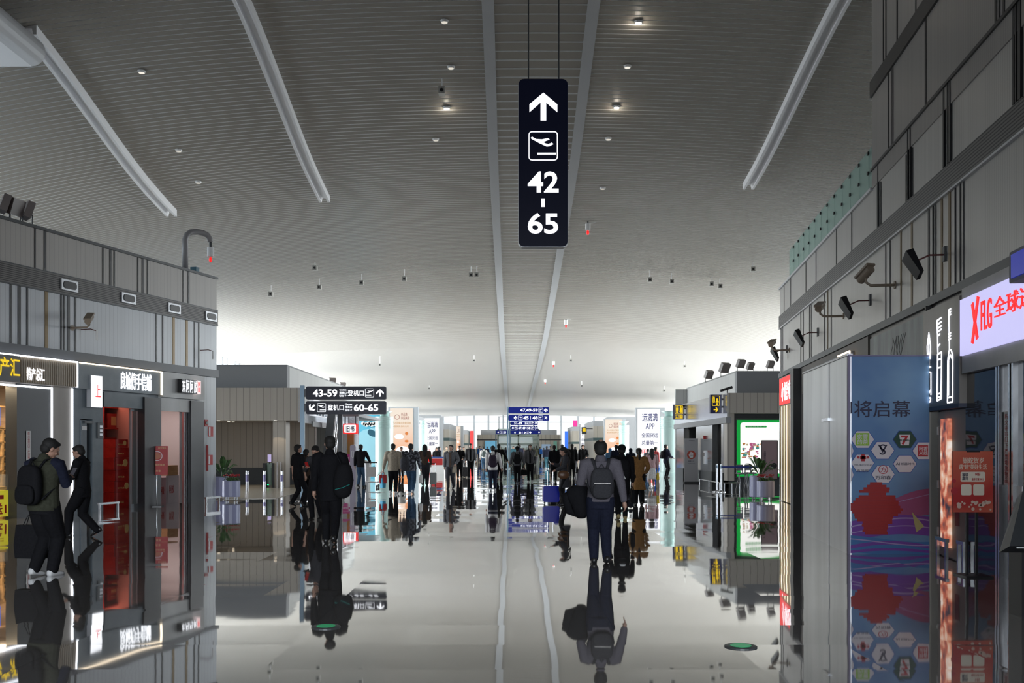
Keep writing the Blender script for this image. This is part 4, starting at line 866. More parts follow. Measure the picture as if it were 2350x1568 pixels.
def light_box(px0, px1, pyt, Y, lab, kind):
    x0, x1, h = X_(px0, Y), X_(px1, Y), Z_(pyt, Y); w_ = x1 - x0
    t = thing('light_box', lab, 'light box', T(x0, Y))
    MB().box(-.12, w_ + .35, 0, .5, 0, h + .08).build('frame', FR, t)
    MB().box(0, w_, -.03, 0, .25, h).build('lit_face', FOODM if kind == 'food' else LBW, t)
    y = -.045
    if kind == 'food':
        MB().ring(w_ * .2, w_ * .42, h * .82, h * .82 + w_ * .22, w_ * .11, .03, y, -.03, 8).text('泰品集\n泰国美食', w_ * .48, w_ * .85, h * .82, h * .93, y, 0, .01).build('logo', mat('advert_brown', (.25, .06, .04), .5), t)
        MB().text('有人间烟火的泰国味', w_ * .1, w_ * .9, h * .75, h * .785, y, 0, .01).text('泰国美食 品味人间', w_ * .1, w_ * .8, h * .70, h * .73, y, 0, .01).build('lettering', mat('advert_gold', (.9, .5, .15), .5, emit=.5, ecol=(.9, .45, .1)), t)
        MB().disc(w_ * .55, h * .30, w_ * .33, y, -.03, 20, h * .1).disc(w_ * .4, h * .55, w_ * .2, y, -.03, 16, h * .04).build('plate', GLOW, t)
        MB().disc(w_ * .72, h * .60, w_ * .07, y - .01, -.03, 10).disc(w_ * .72, h * .48, w_ * .09, y - .01, -.03, 10, h * .02).disc(w_ * .3, h * .26, w_ * .12, y - .01, y, 10, h * .03).disc(w_ * .7, h * .2, w_ * .2, y - .01, y, 10, h * .03).build('food_pieces', mat('advert_orange', (.8, .22, .03), .5, emit=.6, ecol=(1, .3, .05)), t)
        MB().prism([(w_ * .02, h * .3), (w_ * .2, h * .24), (w_ * .3, h * .32), (w_ * .22, h * .2), (w_ * .05, h * .22)], y - .012, y).build('leaf_picture', mat('advert_green', (.05, .15, .03), .5), t)
    else:
        mb = MB().text('运满满', w_ * .2, w_ * .9, h * .80, h * .93, y, .014, .01).text('APP', w_ * .36, w_ * .76, h * .68, h * .77, y, .012, .01)
        a, b = ('全国货运', '总量第一'); LBB = .012
        mb.text(a, w_ * .18, w_ * .92, h * .54, h * .62, y, .012, .01).text(b, w_ * .18, w_ * .92, h * .42, h * .50, y, .012, .01).build('lettering', mat('advert_ink', (.02, .02, .10), .5), t)
        MB().ring(w_ * .2, w_ * .4, h * .28, h * .28 + w_ * .2, .03, .025, y, -.03, 3).box(w_ * .29, w_ * .31, y, -.03, h * .26, h * .28 + w_ * .2).box(w_ * .2, w_ * .4, y, -.03, h * .28 + w_ * .09, h * .28 + w_ * .11)\
            .prism([(w_ * .28, h * .08), (w_ * .3, h * .17), (w_ * .4, h * .22), (w_ * .9, h * .22), (w_ * .95, h * .08)], y, -.03).build('red_truck_picture', REDG, t)
        MB().box(w_ * .45, w_ * .65, y - .01, y, h * .14, h * .19).disc(w_ * .45, h * .08, w_ * .07, y - .01, y, 12).disc(w_ * .8, h * .08, w_ * .07, y - .01, y, 12).build('truck_detail', WHITE, t)
    return t
light_box(895, 948, 937, 68, 'orange food light box beside the thick teal column on the left', 'food')
light_box(971, 1008, 960, 92, 'white app light box with dark characters on the left, behind the teal columns', 'app')
light_box(1463, 1514, 939, 68, 'white app light box beside the thick teal column on the right', 'app')
light_box(1389, 1428, 963, 92, 'orange food light box on the right, partly behind a thinner teal column', 'food')
light_box(1047, 1057, 979, 125, 'small distant orange light box left of the far glass building', 'food')
light_box(1332, 1342, 974, 125, 'small distant white light box with the toilet sign on the right', 'app')
# ------------------------------------------------------------------ middle right building
Y1 = 39.5; XW = X_(1672, Y1)
struct(MB().box(XW, 21.9, Y1, 52.3, Z_(948, Y1), Z_(902, Y1)).build('wall_mid_right_fascia', TAN))
struct(MB().box(XW + .6, 21.9, Y1 + 1.2, Y1 + 1.6, Z_(902, Y1), Z_(853, Y1 + 1.2)).build('wall_mid_right_upper', GREYBOX))
struct(MB().box(XW + .6, XW + .9, Y1 + 1.6, 52.5, Z_(902, Y1), Z_(853, Y1 + 1.2)).box(XW + .6, 21.9, Y1 + 1.4, 52.5, 4.72, 4.78).build('wall_mid_right_side', TAN_W))
struct(MB().box(XW, X_(1689, Y1), Y1 + .3, Y1 + .9, 0.3, Z_(948, Y1)).build('wall_mid_right_pier', TAN))
struct(MB().box(XW, 21.9, Y1 + .9, Y1 + 1.1, 0, Z_(948, Y1)).build('wall_mid_right_front', mat('dark_tile', (.03, .035, .04), .25)))
doors = [(1570, 1598), (1636, 1656)]
def yat(px, X): return X * F / (px - CX)
ys = sorted([yat(p, XW) for d in doors for p in d]); segs = [(Y1 + .9, ys[0]), (ys[1], ys[2]), (ys[3], 52)]
mb = MB()
for a, b in segs: mb.box(XW - .02, XW + .2, a, b, .6, 2.62)
struct(mb.build('wall_mid_right_hallside', STEEL_W))
mb = MB()
for a, b in segs: mb.box(XW - .05, XW + .2, a, b, 0, .6)
struct(mb.build('baseboard_mid_right', mat('dark_plinth', (.035, .04, .045), .4)))
struct(MB().box(XW + .6, XW + .8, Y1 + 1, 52, 0, 2.9).build('wall_mid_right_inner', cladding('tan_recess', (0.38, 0.33, 0.28), (0.08, 0.07, 0.06), 0.27, 0.012, 0.5)))
struct(MB().box(XW - .1, XW + .1, Y1, 52.3, 2.6, 2.84).build('trim_6', GREYBOX))
struct(MB().box(XW - .06, XW, Y1 + .02, 52.3, 2.84, Z_(902, Y1)).build('wall_mid_right_band', STEEL_W))
struct(MB().box(XW, 21.9, 52.3, 52.5, 0, 4.7).box(-20.4, X_(684), 53, 53.2, 0, 4.0).build('wall_mid_ends', TAN_W))
# green framed light box
t = thing('light_box', 'large backlit flower poster with a green frame behind the planters on the right', 'light box', T(X_(1691, 40.3), 40.3))
zb, zt = Z_(1094, 40.3), Z_(964, 40.3); wv = X_(1800, 40.3) - X_(1691, 40.3)
MB().box(-.05, wv, 0, .08, zb - .06, zt + .06).build('housing', DKFRAME, t)
MB().box(0, wv, -.02, 0, zb, zt).build('green_border', mat('lit_green', (.01, .45, .06), .5, emit=.5, ecol=(.0, .62, .08)), t)
MB().rrect(.14, wv + .2, zb + .12, zt - .1, .12, -.03, -.02).build('lit_face', mat('lit_cream', (1, 1, 1), .5, emit=1.0, ecol=(1, .99, .95)), t)
MB().rrect(.34, 1.2, zt - .31, zt - .24, .03, -.035, -.03).build('green_caption', mat('lit_green', (.01, .45, .06), .5), t)
MB().text('讲文明 树新风', .4, 1.15, zt - .3, zt - .25, -.04, .02, .004).build('caption_lettering', WHITEP, t)
random.seed(4); cols = [('petal_pink', (.75, .15, .35)), ('petal_orange', (.8, .3, .08)), ('petal_teal', (.1, .45, .4)), ('petal_cream', (.8, .65, .4))]
for nm, c in cols:
    mb = MB()
    for i in range(14):
        mb.disc(.22 + random.random() * 1.15, zb + .75 + random.random() * .62, random.uniform(.03, .09), -.038 - random.random() * .006, -.03, 8, random.uniform(.02, .06))
    mb.build(nm, mat(nm, c, .5, emit=.5), t)
# hanging pictogram signs
def sign_panel(px0, px1, pyt, pyb, Y, lab, arrow):
    x0, x1, z0, z1 = X_(px0, Y), X_(px1, Y), Z_(pyb, Y), Z_(pyt, Y); w_, h_ = x1 - x0, z1 - z0
    t = thing('pictogram_sign', lab, 'sign', T(x0, Y, z0)); MB().box(0, w_, 0, .18, 0, h_).build('panel', NAVY, t)
    MB().box(w_, w_ + .5, .05, .12, h_ * .3, h_ * .4).box(w_, w_ + .5, .05, .12, h_ * .7, h_ * .8).build('bracket', DKFRAME, t)
    return t, w_, h_
t, w_, h_ = sign_panel(1545, 1571, 929, 963, 49, 'navy toilet sign with yellow man and woman pictograms over wheelchair symbols', 0)
y = -.02; mb = MB().ring(w_ * .14, w_ * .86, h_ * .36, h_ * .94, .05, .02, y, 0)
for c in (.33, .67):
    mb.disc(w_ * c, h_ * .85, w_ * .07, y, 0, 12).box(w_ * (c - .09), w_ * (c + .09), y, 0, h_ * .60, h_ * .79).box(w_ * (c - .07), w_ * (c - .01), y, 0, h_ * .42, h_ * .60).box(w_ * (c + .01), w_ * (c + .07), y, 0, h_ * .42, h_ * .60)
mb.prism([(w_ * .53, h_ * .52), (w_ * .81, h_ * .52), (w_ * .67, h_ * .72)], y, 0)
mb.ring(w_ * .16, w_ * .47, h_ * .06, h_ * .30, .03, .015, y, 0).ring(w_ * .53, w_ * .84, h_ * .06, h_ * .30, .03, .015, y, 0).disc(w_ * .31, h_ * .14, w_ * .07, y, 0, 10).box(w_ * .28, w_ * .32, y, 0, h_ * .16, h_ * .27).box(w_ * .62, w_ * .76, y, 0, h_ * .1, h_ * .2).disc(w_ * .69, h_ * .24, w_ * .05, y, 0, 10)
mb.build('pictogram', YEL, t)
t, w_, h_ = sign_panel(1630, 1656, 906, 949, 40.3, 'navy baby care sign with yellow bottle, baby and right arrow', 1)
mb = MB().ring(w_ * .16, w_ * .84, h_ * .40, h_ * .94, .04, .02, y, 0)
mb.ring(w_ * .24, w_ * .40, h_ * .57, h_ * .82, .02, .02, y, 0, 2).prism([(w_ * .22, h_ * .82), (w_ * .42, h_ * .82), (w_ * .32, h_ * .92)], y, 0)
mb.disc(w_ * .60, h_ * .76, w_ * .07, y, 0, 12).prism([(w_ * .44, h_ * .60), (w_ * .55, h_ * .70), (w_ * .66, h_ * .70), (w_ * .78, h_ * .60), (w_ * .66, h_ * .57), (w_ * .54, h_ * .57)], y, 0).disc(w_ * .60, h_ * .50, w_ * .10, y, 0, 12, h_ * .05)
mb.prism([(w_ * .3, h_ * .17), (w_ * .52, h_ * .17), (w_ * .46, h_ * .07), (w_ * .56, h_ * .07), (w_ * .68, h_ * .20), (w_ * .56, h_ * .33), (w_ * .46, h_ * .33), (w_ * .52, h_ * .23), (w_ * .3, h_ * .23)], y, 0)
mb.build('pictogram', YEL, t)
tag(MB().box(XW - .01, XW + .02, 46.5, 48.5, 2.95, 3.5).build('wall_reflection', mat('reflection_yellow', (.5, .45, .2), .4)), 'yellow reflection painted as a panel beside the toilet sign', 'notice')  # painted reflection on the polished wall, built as a thin panel
# standee with a raised hand
t = thing('standee', 'tall white roll-up panel with a red disc and raised hand beside the doorway', 'standee', T(X_(1571, 45.5), 45.5))
w_ = X_(1602, 45.5) - X_(1571, 45.5); MB().box(0, w_, 0, .06, .06, 2.05).build('panel', mat('standee_grey', (.42, .41, .42), .5), t); MB().box(-.02, w_ + .1, -.1, .16, 0, .07).build('foot', BLACK, t)
c = w_ * .5; MB().disc(c, 1.3, .2, -.012, 0, 28).build('red_disc', mat('disc_red', (.45, .06, .03), .5), t)
mb = MB().rrect(c - .08, c + .08, 1.16, 1.29, .05, -.02, -.012)
for i, (d_, hh) in enumerate(((-.065, 1.40), (-.022, 1.44), (.022, 1.43), (.065, 1.39))): mb.rrect(c + d_ - .017, c + d_ + .017, 1.25, hh, .016, -.02, -.012, 3)
mb.bar(c - .07, 1.2, c - .11, 1.31, .03, -.02, -.012); mb.build('hand_symbol', WHITEP, t)
MB().text('旅客止步', c - .14, c + .14, .98, 1.04, -.01, 0, .008).text('Passengers no entry', c - .16, c + .16, .90, .93, -.01, 0, .008).text('青岛机场', c - .1, c + .15, 1.92, 1.96, -.01, 0, .008).build('lettering', INK, t)
for px, Y, z, lab in ((1620, 43.2, 2.0, 'small red alarm on the polished wall between the two doorways'),):
    tag(MB().box(XW - .12, XW - .02, yat(px, XW) - .06, yat(px, XW) + .06, z, z + .16).build('fire_alarm', RED), lab, 'alarm')
t = thing('intercom', 'steel intercom box with dark screen on the polished wall between the doorways', 'intercom', T(XW - .02, yat(1620, XW)))
MB().box(-.06, 0, -.14, .14, .9, 1.5).build('housing', ALU, t); MB().box(-.07, -.06, -.08, .08, 1.25, 1.4).build('screen', BLACK, t)
# stanchions and belt
ST0 = None
def stanchion(X, Y, lab, grp=None):
    t = thing('stanchion', lab, 'stanchion', T(X, Y), grp); MB().lathe([(.17, 0), (.17, .02), (.05, .04), (.032, .06), (.032, 1.0), (.028, 1.02)], n=20).build('post', STEEL, t, smooth=False)
    MB().lathe([(.036, .86), (.036, .98)], n=16).build('belt_head', BLUEPOST, t); return t
stanchion(X_(1645, 36.5), 36.5, 'left of the two steel stanchions before the green framed poster'); stanchion(X_(1655, 36.2), 36.2, 'right of the two steel stanchions before the green framed poster')
stanchion(X_(1745, 36.0), 36.0, 'steel stanchion hidden behind the planters on the right')
tag(MB().box(X_(1656, 36.2), X_(1745, 36.2), 36.15, 36.16, .88, .95).build('belt', mat('blue_belt', (.01, .03, .22), .5)), 'dark blue queue belt stretched towards the right planters', 'belt')
for i, (px, Y) in enumerate(((567, 36.9), (607, 36.9), (647, 36.9))):
    t = thing('bollard', ['left of the three steel bollards before the tan building', 'middle of the three steel bollards, in front of the security gate', 'right of the three steel bollards before the tan building'][i], 'bollard', T(X_(px, Y), Y))
    MB().lathe([(.05, 0), (.05, .74), (.045, .76)], n=16).build('tube', STEEL, t); MB().lathe([(.0505, .36), (.0505, .62)], n=16).build('band', mat('violet_band', (.25, .23, .45), .4), t)
t = thing('security_gate', 'black and glass passage gate with a green light behind the bollards', 'gate', T(X_(603, 40), 40))
MB().box(0, .1, 0, .9, 0, 1.0).build('cabinet', BLACK, t); MB().box(.1, .36, .3, .33, .1, 1.0).build('glass_wing', glass_mat('wing_glass', (.5, .8, .7), .25), t); MB().box(.36, .44, 0, .9, 0, 1.0).build('cabinet', BLACK, t)
MB().box(.55, .6, .0, .05, 0, 1.05).box(.7, .75, 0, .05, 0, 1.05).build('rail_post', STEEL, t); MB().box(.2, .34, -.02, .0, 1.05, 1.35).build('reader_screen', mat('lit_violet', (.6, .5, .8), .4, emit=.6, ecol=(.7, .6, 1)), t); MB().box(.25, .29, 0, .03, .95, 1.06).build('reader_stem', DKFRAME, t)
MB().box(.18, .24, -.01, 0, .12, .15).build('status_light', mat('green_light', (0, 1, .2), .5, emit=3, ecol=(0, 1, .2)), t)
# ------------------------------------------------------------------ far fronts and end building
random.seed(2)
farw = cladding('far_tan_panel', (0.36, 0.33, 0.28), (0.16, 0.15, 0.13), 0.6, 0.05, 0.5)
def block(name, x0, x1, Y, Yb, h, hb):
    struct(MB().box(x0, x1, Y, Yb, 0, h).build(name, farw)); struct(MB().box(x0, x1, Y + .1, Yb, h, h + .6).build(name + '_top', mat('far_grey', (.30, .31, .32), .6)))
    struct(MB().box(x0 - .03, x1 + .03, Y - .03, Yb, hb, hb + .3).build(name + '_band', mat('far_band', (.04, .07, .07), .5)))
block('wall_far_left_one', -20.4, X_(1031, 105), 105, 118, 3.6, 2.4); block('wall_far_left_two', -20.4, X_(1073, 138), 138, 150, 3.5, 2.0)
block('wall_far_right_one', X_(1362, 105), 21.9, 105, 118, 3.9, 2.4); block('wall_far_right_two', X_(1313, 138), 21.9, 138, 150, 4.0, 2.2)
struct(MB().box(-20.4, X_(954, 78), 78, 86, 0, Z_(953, 78)).build('wall_far_left_three', mat('far_grey', (.30, .31, .32), .6)))
struct(MB().box(X_(1395, 94.5), 21.9, 94.5, 98, 0, Z_(957, 94)).build('wall_far_right_three', mat('far_grey', (.30, .31, .32), .6)))
struct(MB().box(-20.4, X_(1012, 95), 95, 98, 0, Z_(953, 95)).build('wall_far_left_four', mat('far_grey', (.30, .31, .32), .6)))
YE = 142.0
struct(MB().box(X_(1095, YE), X_(1287, YE), YE, YE + 8, 0, Z_(998, YE)).build('wall_end_block', farw))
struct(MB().box(X_(1103, YE), X_(1278, YE), YE + .1, YE + 8, Z_(998, YE), Z_(987, YE)).build('wall_end_block_top', mat('far_grey', (.30, .31, .32), .6)))
struct(MB().box(X_(1095, YE) - .05, X_(1287, YE) + .05, YE - .05, YE + .1, Z_(1011, YE), Z_(1008.5, YE)).build('trim_7', BLACK))
tag(MB().box(X_(1113, YE), X_(1140, YE), YE - .15, YE, .3, Z_(1012, YE)).build('far_screen', mat('far_blue', (.1, .3, .45), .4, emit=.4, ecol=(.15, .4, .6))), 'blue picture wall on the far end building, left of the glass lift', 'screen')
tag(MB().box(X_(1243, YE), X_(1263, YE), YE - .15, YE, .3, Z_(1020, YE)).build('far_screen', mat('far_greyblue', (.2, .28, .38), .4, emit=.3, ecol=(.25, .35, .5))), 'grey-blue picture wall on the far end building, right of the glass lift', 'screen')
tag(MB().box(X_(1270, YE), X_(1278, YE), YE - .15, YE, .6, Z_(1013, YE)).build('far_poster', mat('far_green', (.15, .35, .28), .4)), 'small green poster at the far end building', 'poster')
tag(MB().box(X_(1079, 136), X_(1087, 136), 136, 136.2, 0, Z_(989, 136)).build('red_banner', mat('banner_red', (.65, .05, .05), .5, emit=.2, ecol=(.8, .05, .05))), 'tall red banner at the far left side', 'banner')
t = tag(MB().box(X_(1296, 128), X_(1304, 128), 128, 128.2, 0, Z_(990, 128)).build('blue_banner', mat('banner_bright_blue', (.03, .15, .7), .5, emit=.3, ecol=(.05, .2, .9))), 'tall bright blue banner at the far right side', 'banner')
t = thing('glass_lift', 'glass lift enclosure with pale green frame in the middle of the far hall', 'lift', T(X_(1143, 118), 118))
w_, h_ = X_(1236, 118) - X_(1143, 118), Z_(985, 118); PG = mat('pale_green_frame', (.55, .66, .62), .4); mb = MB()
for x in (0, w_ / 2, w_): mb.box(x - .1, x + .1, 0, .2, 0, h_)
for z in (h_ * .53, h_ * .8, h_ * .98): mb.box(0, w_, 0, .2, z - .12, z + .12)
mb.build('frame', PG, t); MB().box(0, w_, .08, .1, 0, h_).build('glass', glass_mat('lift_glass', (.4, .6, .55), .35), t)
mb = MB(); 
for i in range(12): mb.box(.3 + i * w_ / 12.5, .36 + i * w_ / 12.5, 1.5, 1.6, 0, h_ * .9)
for i in range(4): mb.box(.2, w_ - .2, 1.4, 1.6, .8 + i * .9, .95 + i * .9)
mb.build('inner_steelwork', mat('lift_steel', (.18, .24, .23), .4), t)
tag(MB().box(X_(1142, 150), X_(1178, 150), 150, 150.2, Z_(956, 150) - .1, Z_(956, 150)).box(X_(1144, 150), X_(1146, 150), 150, 150.2, 0, Z_(956, 150)).box(X_(1155, 150), X_(1157, 150), 150, 150.2, 0, Z_(956, 150)).build('portal_frame', MULL), 'slim grey portal frame against the end window', 'frame')
for px, py, Y, w_, h_, lab in ((1317, 971, 120, .35, .45, 'small yellow toilet pictogram sign far down the right side'),):
    t = thing('pictogram_sign', 'small yellow toilet sign far down the right side', 'sign', T(X_(1335, 106), 106, Z_(996, 106))); MB().box(0, .52, 0, .1, 0, .72).build('panel', DKFRAME, t)
    MB().disc(.17, .58, .07, -.02, 0, 8).box(.09, .25, -.02, 0, .25, .5).disc(.35, .58, .07, -.02, 0, 8).box(.27, .43, -.02, 0, .25, .5).build('pictogram', YEL, t)
    MB().box(.5, 1.3, .03, .08, .5, .58).build('hanger', DKFRAME, t)
tag(MB().box(X_(1315, 138.3), X_(1325, 138.3), 138.2, 138.4, 4.59, 5.5).build('small_sign', mat('magenta_sign', (.6, .02, .2), .5, emit=.4)), 'small magenta sign on top of the far right shop block', 'sign')
# service desk
def desk(px, Y, w_, lab, m):
    t = thing('service_desk', lab, 'desk', T(X_(px, Y), Y)); MB().box(0, w_, 0, .6, 0, 1.0).build('body', m, t); MB().box(-.05, w_ + .05, -.05, .65, 1.0, 1.06).build('top', mat('blue_top', (.01, .06, .3), .4), t); return t
t = desk(986, 62, .9, 'white service desk with a blue top near the left light boxes', WHITE)
MB().box(.1, .8, -.02, 0, .55, .95).build('red_panel', RED, t)
t = thing('service_desk', 'angled white desk with a magenta advertising panel behind the man in black', 'desk', T(X_(788, 42.8), 42.8))
w_ = X_(845, 42.8) - X_(788, 42.8); MB().prism([(0, 0), (w_, 0), (w_ * 1.05, 1.0), (w_ * .6, 1.15), (.1, 1.15)], 0, .6).build('body', WHITE, t)
MB().prism([(-.1, 1.05), (.1, .85), (.32, 1.05), (.28, 1.35), (-.1, 1.35)], -.03, 0).build('magenta_panel', mat('magenta_panel', (.42, .01, .16), .5), t)
MB().text('航空宝箱\n免费购物', -.06, .24, 1.05, 1.22, -.04, 0, .006).build('lettering', WHITEP, t)
t = thing('totem', 'slim violet-grey information stand behind the magenta panel', 'stand', T(X_(803, 42), 42)); MB().rrect(0, .24, 0.0, 1.75, .1, 0, .05).build('panel', mat('violet_grey', (.38, .34, .42), .5), t); MB().ring(.07, .17, 1.2, 1.5, .05, .02, -.01, 0).build('symbol', WHITEP, t)
# ------------------------------------------------------------------ direction signs
def plane_icon(mb, x0, z0, s, y, flip=False, d=.012):
    "departing aircraft in a rounded frame"
    mb.ring(x0, x0 + s, z0, z0 + s, s * .12, s * .03, y, y + d)
    P_ = [(.08, .78), (.12, .81), (.26, .73), (.46, .72), (.66, .76), (.72, .72), (.50, .63), (.58, .58), (.68, .56), (.80, .61), (.85, .56), (.72, .49), (.62, .48), (.36, .60), (.10, .74)]
    if flip: P_ = [(1 - a, b) for a, b in P_]
    mb.prism([(x0 + a * s, z0 + b * s) for a, b in P_], y, y + d)
    mb.box(x0 + s * (.06 if flip else .3), x0 + s * (.7 if flip else .94), y, y + d, z0 + s * .2, z0 + s * .26)
def arrow(mb, cx, cz, s, ang, y, d=.012):
    P_ = [(-.10, -.5), (.10, -.5), (.10, .15), (.5, -.20), (.5, .08), (0, .5), (-.5, .08), (-.5, -.20), (-.10, .15)]
    c, q = math.cos(ang), math.sin(ang); mb.prism([(cx + (a * c - b * q) * s, cz + (a * q + b * c) * s) for a, b in P_], y, y + d)
# hung main sign
Ys = 18.0; k = Ys / F
t = thing('hanging_sign', 'large upright black hanging sign with arrow, aircraft and gate numbers 42-65', 'sign', T(X_(1246.5, Ys), Ys, Z_(566, Ys)))
def sx(p): return (p - 1246.5) * k
def sz(p): return (566 - p) * k
MB().rrect(sx(1190), sx(1303), sz(566), sz(181), .1, 0, .22, 6).build('panel', BLACKSIGN, t)
MB().ring(sx(1189.3), sx(1303.7), sz(566.8), sz(180.3), .105, .02, .02, .2, 6).build('edge_frame', ALU, t)
mb = MB().text('42', sx(1211), sx(1282), sz(442), sz(394), -.01, .02, .01).text('65', sx(1211), sx(1281), sz(537), sz(489), -.01, .02, .01).box(sx(1242), sx(1250), -.01, 0, sz(475), sz(456))
arrow(mb, sx(1247), sz(245), 64 * k, 0, -.01, .01); plane_icon(mb, sx(1213), sz(368.5), 67 * k, -.01, False, .01); mb.build('symbols', GLOW, t)
for px in (1213, 1283):
    zc = cz(X_(px, Ys), Ys) - Z_(566, Ys); MB().tube([(sx(px), .1, sz(182)), (sx(px), .1, zc)], .012, 6).build('wire', DKFRAME, t)
def post_sign(px_pole, Y, boards, lab, foot=True, poleh=None, mcol=NAVY):
    t = thing('direction_sign', lab, 'sign', T(X_(px_pole, Y), Y)); kk = Y / F; hmax = max(Z_(b[2], Y) for b in boards) + .03
    MB().box(-.06, .06, .02, .16, 0, poleh or hmax).build('post', BLUEPOST, t); MB().lathe([(.2, 0), (.2, .015), (.1, .03)], n=16).build('foot_plate', STEEL, t)
    for (p0, p1, pt, pb, items) in boards:
        x0, x1, z0, z1 = (p0 - px_pole) * kk, (p1 - px_pole) * kk, Z_(pb, Y), Z_(pt, Y); h_ = z1 - z0
        b = MB().rrect(x0, x1, z0, z1, h_ * .14, 0, .16).build('board', mcol, t); MB().box(.05, x0 + .02, .04, .12, z0 + h_ * .2, z1 - h_ * .2).build('bracket', DKFRAME, t)
        mb = MB()
        for it in items:
            if it[0] == 't': mb.text(it[1], (it[2] - px_pole) * kk, (it[3] - px_pole) * kk, Z_(it[5], Y), Z_(it[4], Y), -.012, it[6] if len(it) > 6 else .022, .012)
            elif it[0] == 'i': s_ = (it[2] - it[1]) * kk; plane_icon(mb, (it[1] - px_pole) * kk, (z0 + z1) / 2 - s_ / 2, s_, -.012, it[3])
            elif it[0] == 'a': arrow(mb, (it[1] - px_pole) * kk, (z0 + z1) / 2, it[2] * kk, it[3], -.012)
            elif it[0] == '|': mb.box((it[1] - px_pole) * kk - .01, (it[1] - px_pole) * kk + .01, -.012, 0, z0 + h_ * .2, z1 - h_ * .2)
        mb.build('symbols', GLOW, b)
    return t
post_sign(693, 30, [
    (702, 886, 887, 917, [('t', '43-59', 718, 774, 894, 911), ('t', 'Gates', 779, 795, 893, 897, .0), ('t', '搭乗口', 779, 795, 899, 904, .0), ('t', '탑승구', 779, 795, 906, 911, .0), ('t', '登机口', 798, 835, 896, 909, .008), ('i', 838, 858, True), ('a', 872, 17, 0)]),
    (702, 886, 920.5, 951, [('a', 716, 17, R(135)), ('i', 728, 748, False), ('t', '登机口', 752, 789, 929, 942, .008), ('t', 'Gates', 792, 808, 926, 930, .0), ('t', '搭乗口', 792, 808, 932, 937, .0), ('t', '탑승구', 792, 808, 939, 944, .0), ('t', '60-65', 812, 868, 928, 944)])],
    'blue post direction sign with black boards for gates 43-59 and 60-65', mcol=BLACKSIGN)
NAVYB = mat('bright_navy', (.002, .005, .07), .4, spec=.15, emit=.25, ecol=(.01, .03, .35))
post_sign(1165, 76, [
    (1167, 1259.5, 934.5, 949, [('t', '47,49-59', 1194, 1234, 938, 946), ('i', 1236, 1246, True), ('a', 1252.5, 8, 0)]),
    (1167, 1259.5, 952.5, 966, [('a', 1183, 8, R(90)), ('i', 1189, 1199, False), ('t', '45', 1201, 1213, 955.5, 963), ('|', 1217.5), ('t', '48', 1222, 1234, 955.5, 963), ('i', 1236, 1246, True), ('a', 1252.5, 8, R(-45))])],
    'tall post sign in the hall centre with navy boards 47,49-59 and 45, 48', mcol=NAVYB)
post_sign(1170, 104, [
    (1172, 1234, 967.5, 976, [('t', '51-59', 1180, 1198, 969.5, 974.5), ('t', '登机口', 1204, 1218, 970, 974.5, .0), ('i', 1219.5, 1225.5, True), ('a', 1230, 5, 0)]),
    (1172, 1234, 978, 987, [('a', 1177, 5, R(45)), ('i', 1181, 1188, False), ('t', '47.49', 1189, 1206, 980, 985.5), ('|', 1208), ('t', '50', 1210, 1217, 980, 985.5), ('i', 1218, 1225, True), ('a', 1229, 6, R(-90))]),
    (1172, 1234, 989, 997, [('a', 1182, 4, R(45)), ('t', '51', 1190, 1196, 991, 995.5), ('|', 1199), ('t', '54', 1202, 1208, 991, 995.5), ('i', 1209, 1214, True), ('a', 1217, 5, R(-90))])],
    'smaller navy post sign with three boards right behind the tall centre sign', mcol=NAVYB)
post_sign(1138, 112, [(1139, 1240.5, 988, 997, [('a', 1143.5, 4, R(45)), ('i', 1147, 1153, False), ('t', '53', 1155, 1161, 990, 995), ('t', '56', 1219, 1225, 990, 995), ('i', 1227, 1232, True), ('a', 1237, 4, R(-45))])],
    'wide single navy board sign furthest down the hall centre', mcol=NAVYB)
t = thing('dark_post', 'dark upright post behind the lower gate sign board, left of the amber door', 'post', T(X_(780, 34), 34)); MB().box(-.07, .07, 0, .14, 0, Z_(951, 34)).build('post', BLACK, t); MB().box(-.15, .15, -.08, .22, 0, .02).build('foot_plate', STEEL, t)
# ------------------------------------------------------------------ planters
LEAFM = mottle(mat('leaf_green', (.03, .09, .02), .4), (.02, .06, .015), (.06, .14, .035), 8); REDFL = mat('red_flower', (.35, .01, .015), .5)
POTM = mat('lilac_pot', (.30, .31, .46), .35)
def leaf_strip(mb, base, ang, L_, w_, rise, droop):
    n = 8; prev = None; c, s = math.cos(ang), math.sin(ang)
    pts = []
    for i in range(n + 1):
        u = i / n; r = L_ * (u * .85); z = rise * math.sin(min(u * 1.25, 1.5) ) - droop * u ** 3
        wd = w_ * math.sin(math.pi * min(max((u - .22) / .78, 0.03), .985)) if u > .22 else .006
        pts.append((base[0] + c * r, base[1] + s * r, base[2] + z, wd / 2))
    k0 = len(mb.v)
    for x, y, z, hw in pts:
        for sg, dz in ((-1, .25), (0, 0), (1, .25)): mb.v.append((x - s * hw * sg, y + c * hw * sg, z + hw * dz * abs(sg)))
        for sg, dz in ((1, .25), (0, 0), (-1, .25)): mb.v.append((x - s * hw * sg, y + c * hw * sg, z + hw * dz * abs(sg) - .004))
    for i in range(n):
        for j in range(6): a = k0 + i * 6; mb.f.append((a + j, a + (j + 1) % 6, a + 6 + (j + 1) % 6, a + 6 + j))
